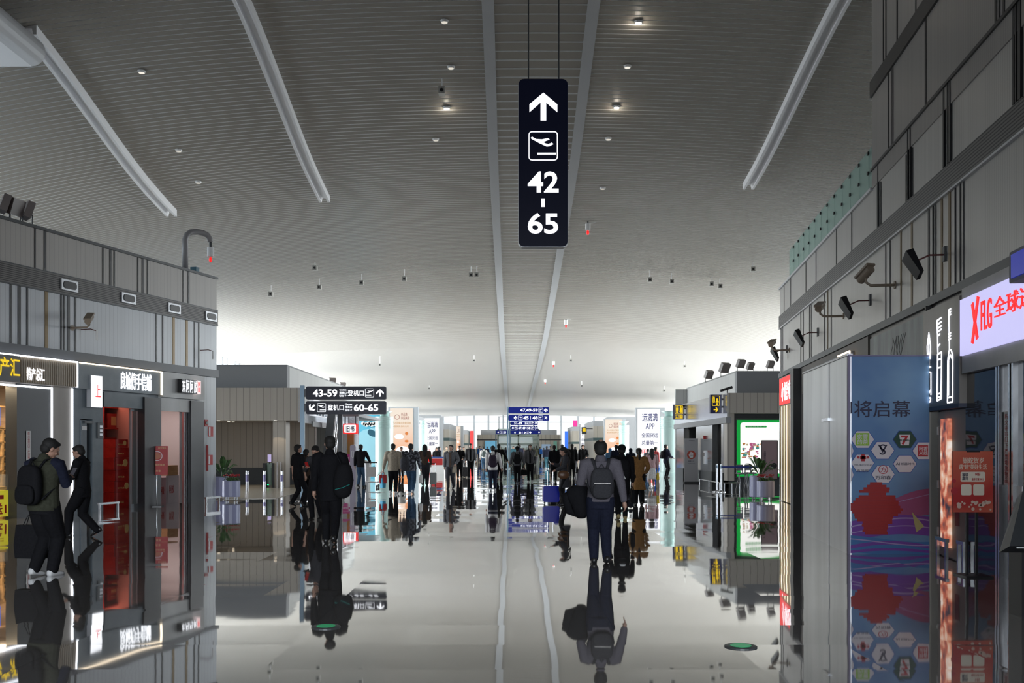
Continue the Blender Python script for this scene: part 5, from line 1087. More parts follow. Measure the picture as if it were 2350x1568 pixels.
def pot(X, Y, r, h, leg, lab):
    t = thing('planter', lab, 'planter', T(X, Y)); MB().lathe([(r * .98, leg), (r, leg + .02), (r, leg + h - .02), (r * .97, leg + h), (r * .88, leg + h), (r * .86, leg + h - .06)], n=36).build('pot', POTM, t, smooth=False)
    for a in (45, 135, 225, 315): MB().tube([(r * .7 * math.cos(R(a)), r * .7 * math.sin(R(a)), .02), (r * .7 * math.cos(R(a)), r * .7 * math.sin(R(a)), leg + .02)], .022, 8).build('leg', STEEL, t)
    MB().lathe([(r * .86, leg + h - .08), (r * .86, leg + h - .05)], n=24).build('soil', mat('soil', (.03, .02, .012), .9), t); return t
def big_plant(X, Y, z, lab, seed, n=16, L_=.75, rise=.62):
    random.seed(seed); t = thing('leafy_plant', lab, 'plant', T(X, Y, z)); mb = MB()
    for i in range(n):
        a = 2 * math.pi * i / n + random.uniform(-.2, .2); up = random.random()
        leaf_strip(mb, (.03 * math.cos(a), .03 * math.sin(a), 0), a, L_ * (.45 + .5 * (1 - up)), random.uniform(.10, .16), rise * (.55 + .6 * up), .28 * (1 - up))
    mb.build('leaves', LEAFM, t, smooth=True); MB().lathe([(.05, -.08), (.03, .2)], n=8).build('stem', LEAFM, t)
def flowers(X, Y, z, r, lab, seed):
    random.seed(seed); t = thing('flower_bed', lab, 'flowers', T(X, Y, z)); mb = MB(); fb = MB()
    for i in range(46):
        a = random.uniform(0, 6.28); d = r * math.sqrt(random.random()); leaf_strip(mb, (d * .5 * math.cos(a), d * .5 * math.sin(a), 0), a, random.uniform(.12, .22), .06, random.uniform(.1, .2), .12)
    for i in range(30):
        a = random.uniform(0, 6.28); d = r * math.sqrt(random.random()); fb.ell((d * math.cos(a), d * math.sin(a), random.uniform(.14, .2)), (.035, .035, .018), 7, 4)
    mb.build('leaves', LEAFM, t); fb.build('petals', REDFL, t, smooth=True)
pot(X_(505, 31.4), 31.4, .27, .62, .08, 'tall lilac planter at the wall corner behind the flower pot on the left'); pot(X_(531, 30.4), 30.4, .265, .49, .12, 'round lilac flower pot on short legs at the left wall corner')
big_plant(X_(511, 31.4), 31.4, .68, 'spreading leafy plant in the tall planter at the left wall corner', 11); flowers(X_(531, 30.4), 30.4, .6, .25, 'red flowers with leaves in the round pot at the left wall corner', 12)
pot(X_(1738, 31.2), 31.2, .24, .66, .08, 'tall lilac planter behind the flower pot on the right'); pot(X_(1757, 30.2), 30.2, .265, .49, .12, 'round lilac flower pot before the green framed poster on the right')
big_plant(X_(1745, 31.2), 31.2, .72, 'spreading leafy plant in the tall planter on the right', 13, 18, .8, .66); flowers(X_(1757, 30.2), 30.2, .6, .25, 'red flowers with leaves in the round pot on the right', 14)
t = poster_stand('poster_stand', 'upright pink and black poster board right behind the planters on the right', T(X_(1766, 34), 34), X_(1783, 34) - X_(1747, 34), .55, 1.85, m=mat('dusty_pink', (.36, .24, .26), .5))
MB().ring(-.28, .28, .54, 1.87, .02, .02, -.02, .02, 2).disc(.15, 1.0, .1, -.02, -.015).build('black_edge', BLACK, t); MB().text('品\n质\n生\n活', -.2, -.12, 1.1, 1.5, -.02, 0, .005).build('lettering', INK, t)
# ------------------------------------------------------------------ wall cameras, speakers, lamps, pipe
KHAKI = mat('camera_shell', (.30, .24, .18), .45)
def wall_camera(Wl, px, py, label, tilt=0.35, sgn=-1, off=.5):
    x = Wl.xd(px, -off) ; z = Wl.zd(px, py, -off)
    t = thing('wall_camera', label, 'camera', Wl.M(x, z, 0))
    MB().tube([(0, 0, -.12), (0, -off + .08, -.12), (0, -off, -.06), (0, -off, .02)], .025, 8).build('arm', KHAKI, t, smooth=True); MB().lathe([(.07, -.02), (.07, .02)], n=14).build('wall_plate', KHAKI, t).matrix_local = Matrix.Translation((0, 0, -.12)) @ Matrix.Rotation(R(90), 4, 'X')
    b = MB().tube([(-.18, 0, .0), (.16, 0, .0)], .075, 16, flat='cut').box(-.2, .2, -.085, .085, .05, .09).build('housing', KHAKI, t); b.matrix_local = Matrix.Translation((0, -off, .08)) @ Matrix.Rotation(R(25) * sgn, 4, 'Z') @ Matrix.Rotation(tilt, 4, 'Y')
    return t
def speaker(Wl, px, py, label, off=.45, flip=1):
    x = Wl.xd(px, -off); z = Wl.zd(px, py, -off); t = thing('wall_speaker', label, 'speaker', Wl.M(x, z, 0))
    MB().tube([(0, 0, .12), (0, -off * .5, .12), (0, -off, .02)], .014, 6).build('arm', mat('bracket_red', (.12, .03, .03), .5), t, smooth=True); MB().box(-.05, .05, -.03, .0, .02, .24).build('wall_plate', DKFRAME, t)
    b = MB().loft([[(-.11, -.03, -.2), (.11, -.03, -.2), (.11, .03, -.2), (-.11, .03, -.2)], [(-.13, -.06, .2), (.13, -.06, .2), (.13, .06, .2), (-.13, .06, .2)]]).build('cabinet', BLACK, t); b.matrix_local = Matrix.Translation((0, -off, -.02)) @ Matrix.Rotation(R(-25 * flip), 4, 'Y') @ Matrix.Rotation(R(20), 4, 'X'); return t
wall_camera(RW, 1987, 640, 'khaki security camera nearest the viewer on the right ribbed wall', -.5, 1); wall_camera(RW, 1882, 714, 'khaki security camera in the middle of the right ribbed wall', .35); wall_camera(RW, 1772, 795, 'khaki security camera at the far end of the right ribbed wall', .35)
speaker(RW, 2097, 605, 'black wall speaker nearest the viewer, high on the right wall'); speaker(RW, 1943, 705, 'black wall speaker between two cameras on the right wall'); speaker(RW, 1835, 775, 'black wall speaker left of the middle camera on the right wall'); speaker(RW, 1779, 812, 'black wall speaker under the furthest camera on the right wall', .35)
wall_camera(LW, 205, 740, 'khaki security camera on the left ribbed wall below the louver band', -.5, 1, .5)
for px, py, lab in ((222, 758, 'thin white pendant tag on a bracket beside the left wall camera'), (489, 805, 'small bracket with a white tag at the corner of the left wall')):
    t = thing('bracket_lamp', lab, 'bracket', LW.M(LW.xd(px, -.3), LW.zd(px, py, -.3), 0)); MB().tube([(-.2, 0, 0), (-.1, -.2, .02), (0, -.3, -.02)], .012, 6).build('arm', mat('bracket_red', (.12, .03, .03), .5), t); MB().box(-.02, .02, -.32, -.28, -.25, 0).build('tag', WHITE, t)
def floodlight(M, lab, s=1.0, rz=0, tilt=.3):
    t = thing('floodlight', lab, 'floodlight', M); MB().tube([(-.15 * s, 0, 0), (-.15 * s, 0, .3 * s), (.15 * s, 0, .3 * s), (.15 * s, 0, 0)], .015 * s, 6).build('yoke', DKFRAME, t); b = MB().box(-.2 * s, .2 * s, -.08 * s, .08 * s, -.18 * s, .2 * s).build('head', mat('flood_grey', (.22, .19, .18), .4), t); b.matrix_local = Matrix.Translation((0, 0, .35 * s)) @ Matrix.Rotation(rz, 4, 'Z') @ Matrix.Rotation(tilt, 4, 'X'); return t
for px, lab, rz in ((10, 'floodlight at the picture edge on top of the left building', .9), (35, 'square floodlight on top of the left building, second from the edge', .1), (63, 'floodlight on top of the left building turned sideways', 1.0)):
    floodlight(LW.M(LW.xd(px, .1), 6.75, .1), lab, 1.0, rz)
t = thing('vent_pipe', 'grey gooseneck pipe with a hanging red tipped camera on top of the left building', 'pipe', LW.M(LW.xd(425, .2), 6.75, .2))
MB().tube([(0, 0, 0), (0, 0, .95), (.04, -.03, 1.08), (.15, -.08, 1.18), (.3, -.16, 1.22), (.5, -.26, 1.22), (.62, -.32, 1.18), (.7, -.36, 1.08), (.72, -.37, .98)], .085, 16, flat='cut').build('pipe', mat('pipe_grey', (.28, .27, .27), .4), t, smooth=True)
MB().tube([(.72, -.37, .98), (.72, -.37, .82)], .04, 8).build('cable_joint', DKFRAME, t); MB().tube([(.72, -.37, .82), (.72, -.37, .55)], .1, 14, flat='cut').build('canister', WHITE, t); MB().ell((.72, -.37, .46), (.05, .05, .08), 10, 6).build('red_tip', REDG, t)
tag(MB().box(-.08, .08, -.1, .1, 0, .15).build('junction_box', mat('teal_box', (.03, .12, .17), .5), M=LW.M(LW.xd(447, .1), 6.78, .1)), 'small teal junction box on top of the left building by the gooseneck pipe', 'box')
for px, Y, z, lab, s_ in ((762, 57, 5.07, 'silver floodlight cluster on the roof edge of the tan building', 1.0), (786, 60, 5.07, 'small caged fitting on the roof edge of the tan building', .9), (1612, 47, 4.72, 'silver floodlight on the right roof edge nearest the white light box', 1.0), (1663, 43.5, 4.72, 'grey square floodlight in the middle of the right roof edge', 1.1), (1768, 41.2, 4.78, 'small floodlight on a stalk above the dark grey roof box', .8), (1700, 41.2, 4.78, 'round hooded floodlights above the corner of the dark grey roof box', .9), (1722, 42, 4.78, 'curved lamp arm above the dark grey roof box', .8)):
    X = max(X_(px, Y), XW + .7) if px > 1200 else min(X_(px, Y), X_(652) - .15)
    floodlight(T(X, Y, z), lab, s_, .5, .5)
for px, py, Y, lab in ((1670, 895, 40, 'dark slab camera over the baby care sign'), (1560, 923, 49, 'dark slab camera over the toilet sign')):
    t = thing('roof_camera', lab, 'camera', T(max(X_(px, Y), XW - .05), Y, Z_(902, Y1) if py < 900 else 3.5)); MB().tube([(0, .1, 0), (0, .1, .16)], .02, 6).build('stalk', DKFRAME, t); b = MB().box(-.28, .22, 0, .16, 0, .1).build('housing', BLACK, t); b.matrix_local = Matrix.Translation((0, 0, .15)) @ Matrix.Rotation(R(-18), 4, 'Y')
# ceiling hung fittings
def hung(px, py, Y, lab, grp, kind):
    X = X_(px, Y); z = Z_(py, Y); zc = cz(X, Y); t = thing('ceiling_camera' if kind == 'c' else 'water_cannon', lab, 'camera' if kind == 'c' else 'detector', T(X, Y, z), grp)
    if kind == 'c': MB().tube([(0, 0, .1), (0, 0, zc - z + .02)], .022, 6).build('rod', WHITE, t); MB().box(-.1, .1, -.14, .14, -.1, .12).build('housing', mat('camera_grey', (.38, .37, .34), .4), t); MB().disc(0, -.0, .055, -.16, -.14, 10).build('lens', BLACK, t)
    else: MB().tube([(0, 0, .3), (0, 0, zc - z + .02)], .03, 6).build('rod', DKFRAME, t); MB().tube([(0, 0, 0.02), (0, 0, .3)], .11, 12, flat='cut').build('canister', WHITE, t); MB().ell((0, 0, -.08), (.06, .06, .1), 8, 6).build('red_tip', REDG, t); MB().tube([(0, 0, .32), (.3, 0, .36)], .03, 6).build('side_arm', WHITE, t)
def Yc(px, pyc):
    "distance at which the ceiling shows at row pyc"
    lo, hi = 12, 160
    for _ in range(40):
        m = (lo + hi) / 2; X = X_(px, m); py = HY - (cz(X, m) - EYE) * F / m
        if py < pyc: lo = m
        else: hi = m
    return lo
G1 = 'small cameras on rods under the far ceiling'
rods = [(622, 655, 676, 'ceiling camera on a rod above the far end of the left shop row'), (723, 602, 616, 'ceiling camera highest on the left half of the ceiling'), (733, 640, 660, 'ceiling camera on a rod just below and right of the highest left one'), (830, 628, 650, 'ceiling camera on a rod in the middle of the left ceiling'), (928, 618, 641, 'ceiling camera on a rod right of the middle one on the left ceiling'), (1081, 612, 632, 'left of the paired ceiling cameras beside the ridge strip'), (1094, 611, 632, 'right of the paired ceiling cameras beside the ridge strip'), (1491, 621, 643, 'ceiling camera nearest the hanging sign on the right ceiling'), (1541, 627, 647, 'second ceiling camera from the hanging sign on the right ceiling'), (1632, 637, 653, 'third ceiling camera from the hanging sign on the right ceiling'), (1652, 640, 658, 'fourth ceiling camera from the hanging sign, nearest the right wall'), (1727, 602, 619, 'ceiling camera hanging higher, beside the glass screen on the right'), (1014, 180, 210, 'ceiling camera with hanging rod high up left of the large hanging sign')]
for px, pc, pb, lab in rods: hung(px, pb, Yc(px, pc), lab, None, 'c')
for px, pc, pb in ((872, 818, 838), (1088, 816, 828), (1310, 815, 828), (1571, 830, 841), (1524, 886, 897), (985, 885, 892), (1335, 875, 886)): hung(px, pb, Yc(px, pc), 'tiny ceiling camera on a rod under the bright far ceiling', G1, 'c')
hung(1349, 530, Yc(1349, 508), 'white canister with red tip hanging right of the large hanging sign', None, 'w'); hung(1299, 746, Yc(1299, 733), 'white canister with red tip below the large hanging sign under the bright ceiling', None, 'w')
hung(1270, 838, Yc(1270, 830), 'tiny red tipped canister hanging far down beside the ridge strip', 'small red tipped canisters far down the ceiling', 'w'); hung(1251, 878, Yc(1251, 872), 'tiny red tipped canister hanging far down beside the ridge strip', 'small red tipped canisters far down the ceiling', 'w')
SPL = [(1465, 48, 1), (1440, 150, .4), (1025, 245, 1), (1415, 243, 1), (1035, 152, .3), (1020, 46, .3), (325, 162, .4), (1396, 316, .3), (1000, 318, .25), (410, 343, .25), (455, 416, .25), (1383, 430, .2)]
for px, py, s_ in SPL:
    Y = Yc(px, py); X = X_(px, Y)
    t = thing('ceiling_spotlight', 'small white spotlight set between the ceiling slats', 'spotlight', T(X, Y, cz(X, Y) - .02), 'spotlights set in the slatted ceiling')
    MB().lathe([(.10, -.05), (.12, .01)], n=12).build('rim', WHITE, t); MB().lathe([(.085, -.06), (.085, -.05)], n=12).build('lamp_face', mat('spot_face_%d' % int(s_ * 10), (1, 1, 1), .5, emit=2.2 * s_ if s_ < .5 else 8, ecol=(1, .93, .8)), t)
    if s_ > .5:
        l = bpy.data.lights.new('spotlight_glow', 'POINT'); l.energy = 7; l.shadow_soft_size = .05; l.color = (1, .9, .75); o = bpy.data.objects.new('spotlight_glow', l); COL.objects.link(o); o.location = (X, Y, cz(X, Y) - .14)
# floor evacuation lights
for px, py, lab in ((1700, 1485, 'round glass floor light glowing green on the right of the polished floor'), (748, 1440, 'round glass floor light glowing green in the reflection of the man in black')):
    Y = EYE * F / (py - HY); t = thing('floor_light', lab, 'floor light', T(X_(px, Y), Y)); MB().lathe([(.13, 0.0), (.13, .008), (.10, .012)], n=24).build('rim', DKFRAME, t); MB().lathe([(.085, .010), (.085, .014)], n=20).build('glow_face', mat('green_face', (0, .3, .1), .3, emit=.15, ecol=(0, .8, .3)), t)

def long_rail(px0, Y0_, px1, Y1_, lab, hh=.25):
    a = Vector((X_(px0, Y0_), Y0_)); b = Vector((X_(px1, Y1_), Y1_)); L_ = (b - a).length; t = thing('guard_rail', lab, 'guard rail', T(a.x, a.y, 0, math.atan2(b.y - a.y, b.x - a.x)))
    MB().tube([(0, 0, hh), (L_, 0, hh)], .022, 8).build('top_bar', STEEL, t)
    for k_ in range(3): MB().tube([(.05 + (L_ - .1) * k_ / 2, 0, 0), (.05 + (L_ - .1) * k_ / 2, 0, hh)], .018, 8).build('leg', STEEL, t)
long_rail(1606, 43.3, 1652, 38.8, 'low steel guard rail along the foot of the polished wall with the doorways'); long_rail(1660, 38.6, 1700, 38.6, 'low steel guard rail before the tan pier by the green framed poster')
for px, Y, lab in ((1703, 37.4, 'black high chair left of the planters, nearer the stanchions'), (1722, 37.8, 'black high chair right behind the tall planter')):
    t = thing('high_chair', lab, 'chair', T(X_(px, Y), Y, 0, R(20)))
    for x_ in (-.16, .16):
        MB().tube([(x_, -.16, 0), (x_ * .8, .02, .68)], .018, 8).build('leg', BLACK, t); MB().tube([(x_, .18, 0), (x_ * .8, -.05, .68)], .018, 8).build('leg', BLACK, t)
    MB().rrect(-.17, .17, .62, .68, .02, -.16, .18).build('seat', BLACK, t); MB().rrect(-.15, .15, .76, .98, .05, .15, .18).build('backrest', BLACK, t); MB().box(-.14, -.11, .15, .18, .66, .8).box(.11, .14, .15, .18, .66, .8).build('back_frame', BLACK, t)
# ------------------------------------------------------------------ people
SKIN = mat('skin', (.42, .24, .17), .5); HAIRM = mat('hair_black', (.010, .009, .008), .75); LIP = mat('lip', (.30, .08, .07), .5)
def cloth(name, c, s=30, b=.35, k=.75):
    mat('cloth_' + name, c, .85, spec=.15)
    return mottle(mat('cloth_' + name, c, .85), tuple(x * k for x in c), c, s, (1, 1, 1), 3, .35, .65, bump=b)
CB = cloth('black', (.009, .009, .011)); CN = cloth('navy', (.015, .018, .035)); CD = cloth('denim', (.04, .085, .15)); CG = cloth('grey', (.13, .13, .14)); CBE = cloth('beige', (.36, .31, .24))
CWH = cloth('white', (.62, .60, .58)); COL_ = cloth('olive', (.045, .047, .032)); CTAN = cloth('tan', (.30, .155, .055)); CPK = cloth('pink', (.55, .36, .36)); CBR = cloth('brown', (.09, .06, .045)); CDG = cloth('dark_grey', (.045, .045, .052))
CHE = cloth('heather', (.135, .125, .145), 120); CBL = cloth('blue', (.02, .12, .42)); CTE = cloth('teal_denim', (.05, .14, .18)); SHB = mat('shoe_black', (.015, .015, .015), .35); SHW = mat('shoe_white', (.6, .6, .6), .5); SHT = mat('shoe_tan', (.42, .33, .15), .5)
CAMO = mottle(mat('cloth_camo', (.03, .03, .04), .85), (.012, .012, .016), (.16, .17, .20), 14, (1, 1, 1), 3, .45, .6)
def ik(a, b, l1, l2, bend):
    a, b = Vector(a), Vector(b); d = b - a; L_ = min(d.length, (l1 + l2) * .998); dn = d.normalized(); b = a + dn * L_
    x = (l1 * l1 - l2 * l2 + L_ * L_) / (2 * L_); h = math.sqrt(max(l1 * l1 - x * x, 0)); bd = Vector(bend); bd = (bd - dn * bd.dot(dn)).normalized()
    return a + dn * x + bd * h, b
ARM = {'down': (.150, .015, .44), 'fwd': (.140, .10, .46), 'back': (.145, -.09, .46), 'phone': (.045, .19, .70), 'push': (.10, .27, .60), 'bent': (.10, .17, .60), 'face': (.02, .13, .84), 'out': (.20, .0, .46), 'hip': (.13, .10, .56), 'drape': (.10, .16, .60), 'low': (.15, .04, .43)}
def person(px, ph, pf, yaw, label, top=CB, hem=.46, puff=1.0, legs=CB, shoes=SHB, hair='short', hairm=HAIRM, stride=0.0, lead=1, aL='down', aR='down', look=(0, 0), lean=0.0, face=False, skirt=None, legw=1.0, vox=None, sleeves=True, vest=None, wid=1.0, dy=0.0, collar=None, inner=None, mask=False, hood=False):
    Y = EYE * F / (pf - HY) + dy; H = (pf - ph) * Y / F if dy == 0 else EYE + (HY - ph) * Y / F; X = (px - CX) * Y / F
    near = (pf - ph) > 150; v = vox or (.007 if near else .010 if (pf - ph) > 85 else .015)
    P = thing('person', label, 'person', T(X, Y, 0, R(yaw)))
    S = lambda p: Vector(p) * H
    hipz = .515 - .02 * stride
    ln = lambda p: (p[0], p[1] + lean * (p[2] - hipz), p[2])
    # legs
    L = {}
    for sd in (-1, 1):
        f = stride if sd == lead else -stride
        pt = 0.0 if f >= 0 else .6 * stride
        foot = (sd * .048, f * .16, .045 * math.cos(pt) + .07 * math.sin(pt)); hip = (sd * .048, 0, hipz - .02)
        kn, an = ik(hip, foot, .235, .235, (0, 1, 0)); L[sd] = (Vector(hip), kn, an, pt)
    A = {}
    for sd, md in ((-1, aL), (1, aR)):
        h = ARM[md] if isinstance(md, str) else md; sh = Vector(ln((sd * .108 * wid, 0, .808))); tgt = Vector(ln((sd * h[0], h[1], h[2])))
        el, wr_ = ik(sh, tgt, .165, .150, (sd * .7, -1, -.3)); A[sd] = (sh, el, wr_)
    neck = Vector(ln((0, .0, .845))); rot = Matrix.Rotation(R(look[1]), 3, 'Z') @ Matrix.Rotation(R(-look[0]), 3, 'X')
    hd = lambda p: neck + rot @ Vector(p)
    tors = [(hipz - .06, .070, .055), (hipz, .082, .060), (.57, .076, .054), (.63, .070, .052), (.70, .082, .058), (.76, .094, .060), (.80, .090, .052), (.825, .060, .042)]
    def trings(mb, add, zmin, flare=0, zmax=1):
        rg = []
        zs = sorted(set([zmin] + [t[0] for t in tors if zmin < t[0] < zmax]))
        for z in zs:
            if z < tors[0][0]: rx_, ry_ = .078, .058; fl = flare * (tors[0][0] - z)
            else:
                for (z0, a, b), (z1, c, d) in zip(tors, tors[1:]):
                    if z0 <= z <= z1: t = (z - z0) / (z1 - z0); rx_, ry_ = a + (c - a) * t, b + (d - b) * t; break
                fl = 0
            rg.append([Vector(ln(((rx_ * wid + add + fl) * math.cos(2 * math.pi * i / 20), (ry_ + add + fl) * math.sin(2 * math.pi * i / 20), z))) * H for i in range(20)])
        mb.loft(rg)
    b = MB(); trings(b, 0, hipz - .03)
    b.tube([S(neck + Vector((0, 0, -.04))), S(hd((0, .004, .03)))], [.036 * H, .031 * H], 14)
    for sd in (-1, 1):
        hp, kn, an, pt = L[sd]; b.tube([S(hp), S(hp.lerp(kn, .5)), S(kn), S(kn.lerp(an, .35)), S(an)], [x * H for x in (.048, .042, .031, .031, .019)], 12)
        b.tube([S(an + Vector((0, -.008, -.012))), S(an + Vector((0, .045 * math.cos(pt), -.028 - .05 * math.sin(pt))))], [.016 * H, .012 * H], 10)
        sh, el, wr_ = A[sd]; b.tube([S(sh + Vector((-sd * .035, 0, -.008))), S(sh.lerp(el, .3)), S(el.lerp(sh, .2)), S(el), S(el.lerp(wr_, .4)), S(wr_)], [x * H for x in (.022, .024, .022, .020, .020, .0145)], 12)
        # hand: palm, four fingers, thumb
        fd = (wr_ - el).normalized(); side = fd.cross(Vector((0, 1, .2)) if abs(fd.y) < .8 else Vector((0, 0, 1))).normalized()
        pn = fd.cross(side).normalized(); across = pn if abs(fd.z) > .6 else side; inward = side * (-1 if side.x * sd > 0 else 1) if abs(fd.z) > .6 else Vector((0, 0, -1))
        if abs(fd.z) <= .6: across = Vector((1, 0, 0)) - fd * fd.x; across.normalize()
        pc = wr_ + fd * .026
        b.tube([S(wr_), S(wr_ + fd * .02), S(wr_ + fd * .046)], [.014 * H, .018 * H, .0165 * H], 10)
        for i, (o, ll) in enumerate(((-.0165, .036), (-.0055, .041), (.0055, .039), (.0165, .031))):
            r0 = wr_ + fd * .046 + across * o; r1 = r0 + fd * ll * .5 + inward * .004; r2 = r1 + (fd * .7 + inward * .7).normalized() * ll * .55
            b.tube([S(r0 - fd * .008), S(r1), S(r2)], [.0052 * H, .005 * H, .0042 * H], 8)
        t0 = wr_ + fd * .014 + across * (-.014 if across.y < 0 else .014) ; td = (fd + across * (.8 if across.y >= 0 else -.8) + inward * .5).normalized()
        b.tube([S(t0), S(t0 + td * .022), S(t0 + td * .022 + (fd + inward * .4).normalized() * .018)], [.0075 * H, .006 * H, .005 * H], 8)
    hr = Matrix(rot)
    b.ell(S(hd((0, .006, .088))), (.0445 * H, .054 * H, .056 * H), 18, 14, hr); b.ell(S(hd((0, .020, .058))), (.036 * H, .040 * H, .036 * H), 16, 12, hr)
    b.ell(S(hd((0, .045, .032))), (.018 * H, .016 * H, .013 * H), 10, 8, hr)
    b.tube([S(hd((0, .058, .084))), S(hd((0, .067, .066)))], [.0055 * H, .0085 * H], 8)
    b.tube([S(hd((-.024, .053, .094))), S(hd((.024, .053, .094)))], .0065 * H, 8)
    for sd in (-1, 1):
        b.ell(S(hd((sd * .046, .004, .076))), (.006 * H, .012 * H, .018 * H), 8, 8, hr); b.ell(S(hd((sd * .022, .048, .062))), (.012 * H, .01 * H, .012 * H), 8, 6, hr)
    b.ell(S(hd((0, .055, .046))), (.013 * H, .007 * H, .006 * H), 8, 6, hr)
    body = b.build('body', SKIN, P, smooth=True, remesh=v, sm_it=2)
    if face:
        for sd in (-1, 1):
            MB().ell(S(hd((sd * .0185, .0575, .0835))), (.0075 * H, .003 * H, .0030 * H), 8, 6, hr).build('eye', BLACK, P, smooth=True)
            MB().tube([S(hd((sd * .010, .061, .0965))), S(hd((sd * .028, .057, .0975)))], .0018 * H, 6).build('eyebrow', HAIRM, P)
        MB().tube([S(hd((-.011, .0605, .0465))), S(hd((0, .063, .0460))), S(hd((.011, .0605, .0465)))], .0022 * H, 6).build('mouth', LIP, P, smooth=True)
    if mask: MB().ell(S(hd((0, .043, .052))), (.036 * H, .028 * H, .026 * H), 14, 10, hr).build('face_mask', CWH, P, smooth=True)
    # hair
    h = MB(); hs = v
    if hair in ('short', 'long', 'pony', 'bald', 'bun'):
        if hair == 'bald':
            h.ell(S(hd((0, -.008, .098))), (.0545 * H, .0605 * H, .054 * H), 18, 12, hr); h.ell(S(hd((0, -.024, .068))), (.049 * H, .043 * H, .044 * H), 14, 10, hr)
        else:
            h.ell(S(hd((0, -.010, .1045))), (.0535 * H, .0590 * H, .0515 * H), 18, 12, hr); h.ell(S(hd((0, -.026, .072))), (.048 * H, .041 * H, .044 * H), 14, 10, hr)
            h.ell(S(hd((0, .026, .132))), (.036 * H, .028 * H, .016 * H), 12, 8, hr)
        if hair == 'long':
            h.tube([S(hd((0, -.03, .09))), S(hd((0, -.05, .02))), S(hd((0, -.062, -.06))), S(hd((0, -.064, -.13)))], [.046 * H, .052 * H, .046 * H, .03 * H], 14, (1.1, .6), up=(0, 1, 0))
            for sd in (-1, 1): h.tube([S(hd((sd * .040, .0, .11))), S(hd((sd * .048, .002, .05))), S(hd((sd * .046, -.01, -.03)))], [.018 * H, .018 * H, .014 * H], 8)
        if hair == 'pony': h.tube([S(hd((0, -.055, .10))), S(hd((0, -.082, .07))), S(hd((0, -.082, .0))), S(hd((0, -.07, -.07)))], [.02 * H, .022 * H, .024 * H, .012 * H], 10)
        if hair == 'bun': h.ell(S(hd((0, -.07, .09))), .026 * H, 10, 8)
        h.build('hair', hairm, P, smooth=True, remesh=hs, sm_it=1)
        if hair == 'bald': MB().ell(S(hd((0, -.022, .118))), (.026 * H, .030 * H, .0375 * H), 16, 12, hr).build('bald_crown', SKIN, P, smooth=True)
    elif hair == 'hood' or hood:
        h.ell(S(hd((0, -.012, .095))), (.062 * H, .062 * H, .068 * H), 16, 12, hr); h.ell(S(hd((0, -.02, .03))), (.062 * H, .055 * H, .05 * H), 16, 12, hr); h.build('hood', hairm, P, smooth=True, remesh=hs, sm_it=1)
    elif hair == 'cap':
        h.ell(S(hd((0, -.004, .105))), (.056 * H, .063 * H, .052 * H), 16, 12, hr); h.tube([S(hd((-.03, .055, .108))), S(hd((.03, .055, .108)))], [.014 * H, .014 * H], 10, (.5, 1)); h.build('cap', hairm, P, smooth=True, remesh=hs, sm_it=1)
        MB().ell(S(hd((0, -.022, .068))), (.048 * H, .042 * H, .038 * H), 14, 10, hr).build('hair', HAIRM, P, smooth=True)
    if hood and hair != 'hood': MB().tube([S(neck + Vector((-.05, -.03, .0))), S(neck + Vector((0, -.065, -.025))), S(neck + Vector((.05, -.03, .0)))], [.02 * H, .032 * H, .02 * H], 10).build('hood', top, P, smooth=True)
    # trousers
    lg = MB(); trings(lg, .014, hipz - .065, zmax=.60)
    for sd in (-1, 1):
        hp, kn, an, pt = L[sd]; w_ = legw
        lg.tube([S(hp + Vector((0, 0, .03))), S(hp.lerp(kn, .5)), S(kn), S(kn.lerp(an, .5)), S(an + (an - kn) * .02)], [x * H * w_ for x in (.062, .055, .044, .039, .033)], 16)
    if skirt is None or skirt is False: lg.build('trousers', legs, P, smooth=True, remesh=v, sm_it=3)
    else:
        zb = skirt[1]; rg = []
        for i in range(7):
            z = .60 + (zb - .60) * i / 6; r_ = .075 + .05 * (i / 6); rg.append([S((r_ * (1 + .06 * math.cos(8 * a)) * math.cos(a), r_ * .85 * (1 + .06 * math.cos(8 * a)) * math.sin(a), z)) for a in [2 * math.pi * j / 48 for j in range(48)]])
        MB().loft(rg[::-1]).build('skirt', skirt[0], P, smooth=True)
        if legs is not None and legs is not SKIN: 
            k_ = MB()
            for sd in (-1, 1): hp, kn, an, pt = L[sd]; k_.tube([S(kn), S(kn.lerp(an, .4)), S(an + (kn - an) * .06)], [.036 * H, .035 * H, .026 * H], 12)
            k_.build('stockings', legs, P, smooth=True)
    # top
    tp = MB(); ad = .013 * puff + .004; trings(tp, ad, hem, .12 if hem < .4 else .05)
    if sleeves or vest is None:
        pass
    def arms(mb, k, upto=1.0, a2=0):
        for sd in (-1, 1):
            sh, el, wr_ = A[sd]; m_ = sh.lerp(el, .5)
            if upto < .6: mb.tube([S(sh + Vector((-sd * .02, 0, .0))), S(m_), S(sh.lerp(el, .8))], [.046 * H * k, .042 * H * k, .040 * H * k], 14)
            else: mb.tube([S(sh + Vector((-sd * .025, 0, .0))), S(sh), S(m_), S(el), S(el.lerp(wr_, .5)), S(wr_ - (wr_ - el) * .08)], [x * H * k for x in (.047, .046, .042, .036, .032, .027)], 14)
    kf = 1 + .16 * (puff - 1)
    if vest is None: arms(tp, kf, 1.0 if sleeves else .5)
    else: tp.tube([S(ln((-.09, 0, .80))), S(ln((.09, 0, .80)))], [.048 * H, .048 * H], 14)
    tp.tube([S(neck + Vector((0, -.006, -.03))), S(neck + Vector((0, -.004, .008)))], [.052 * H, .043 * H], 14)
    tp.build('jacket' if hem > .40 else 'coat', top, P, smooth=True, remesh=v, sm_it=3)
    if vest is not None: k_ = MB(); arms(k_, 1.0); k_.build('sleeves', vest, P, smooth=True, remesh=v, sm_it=2)
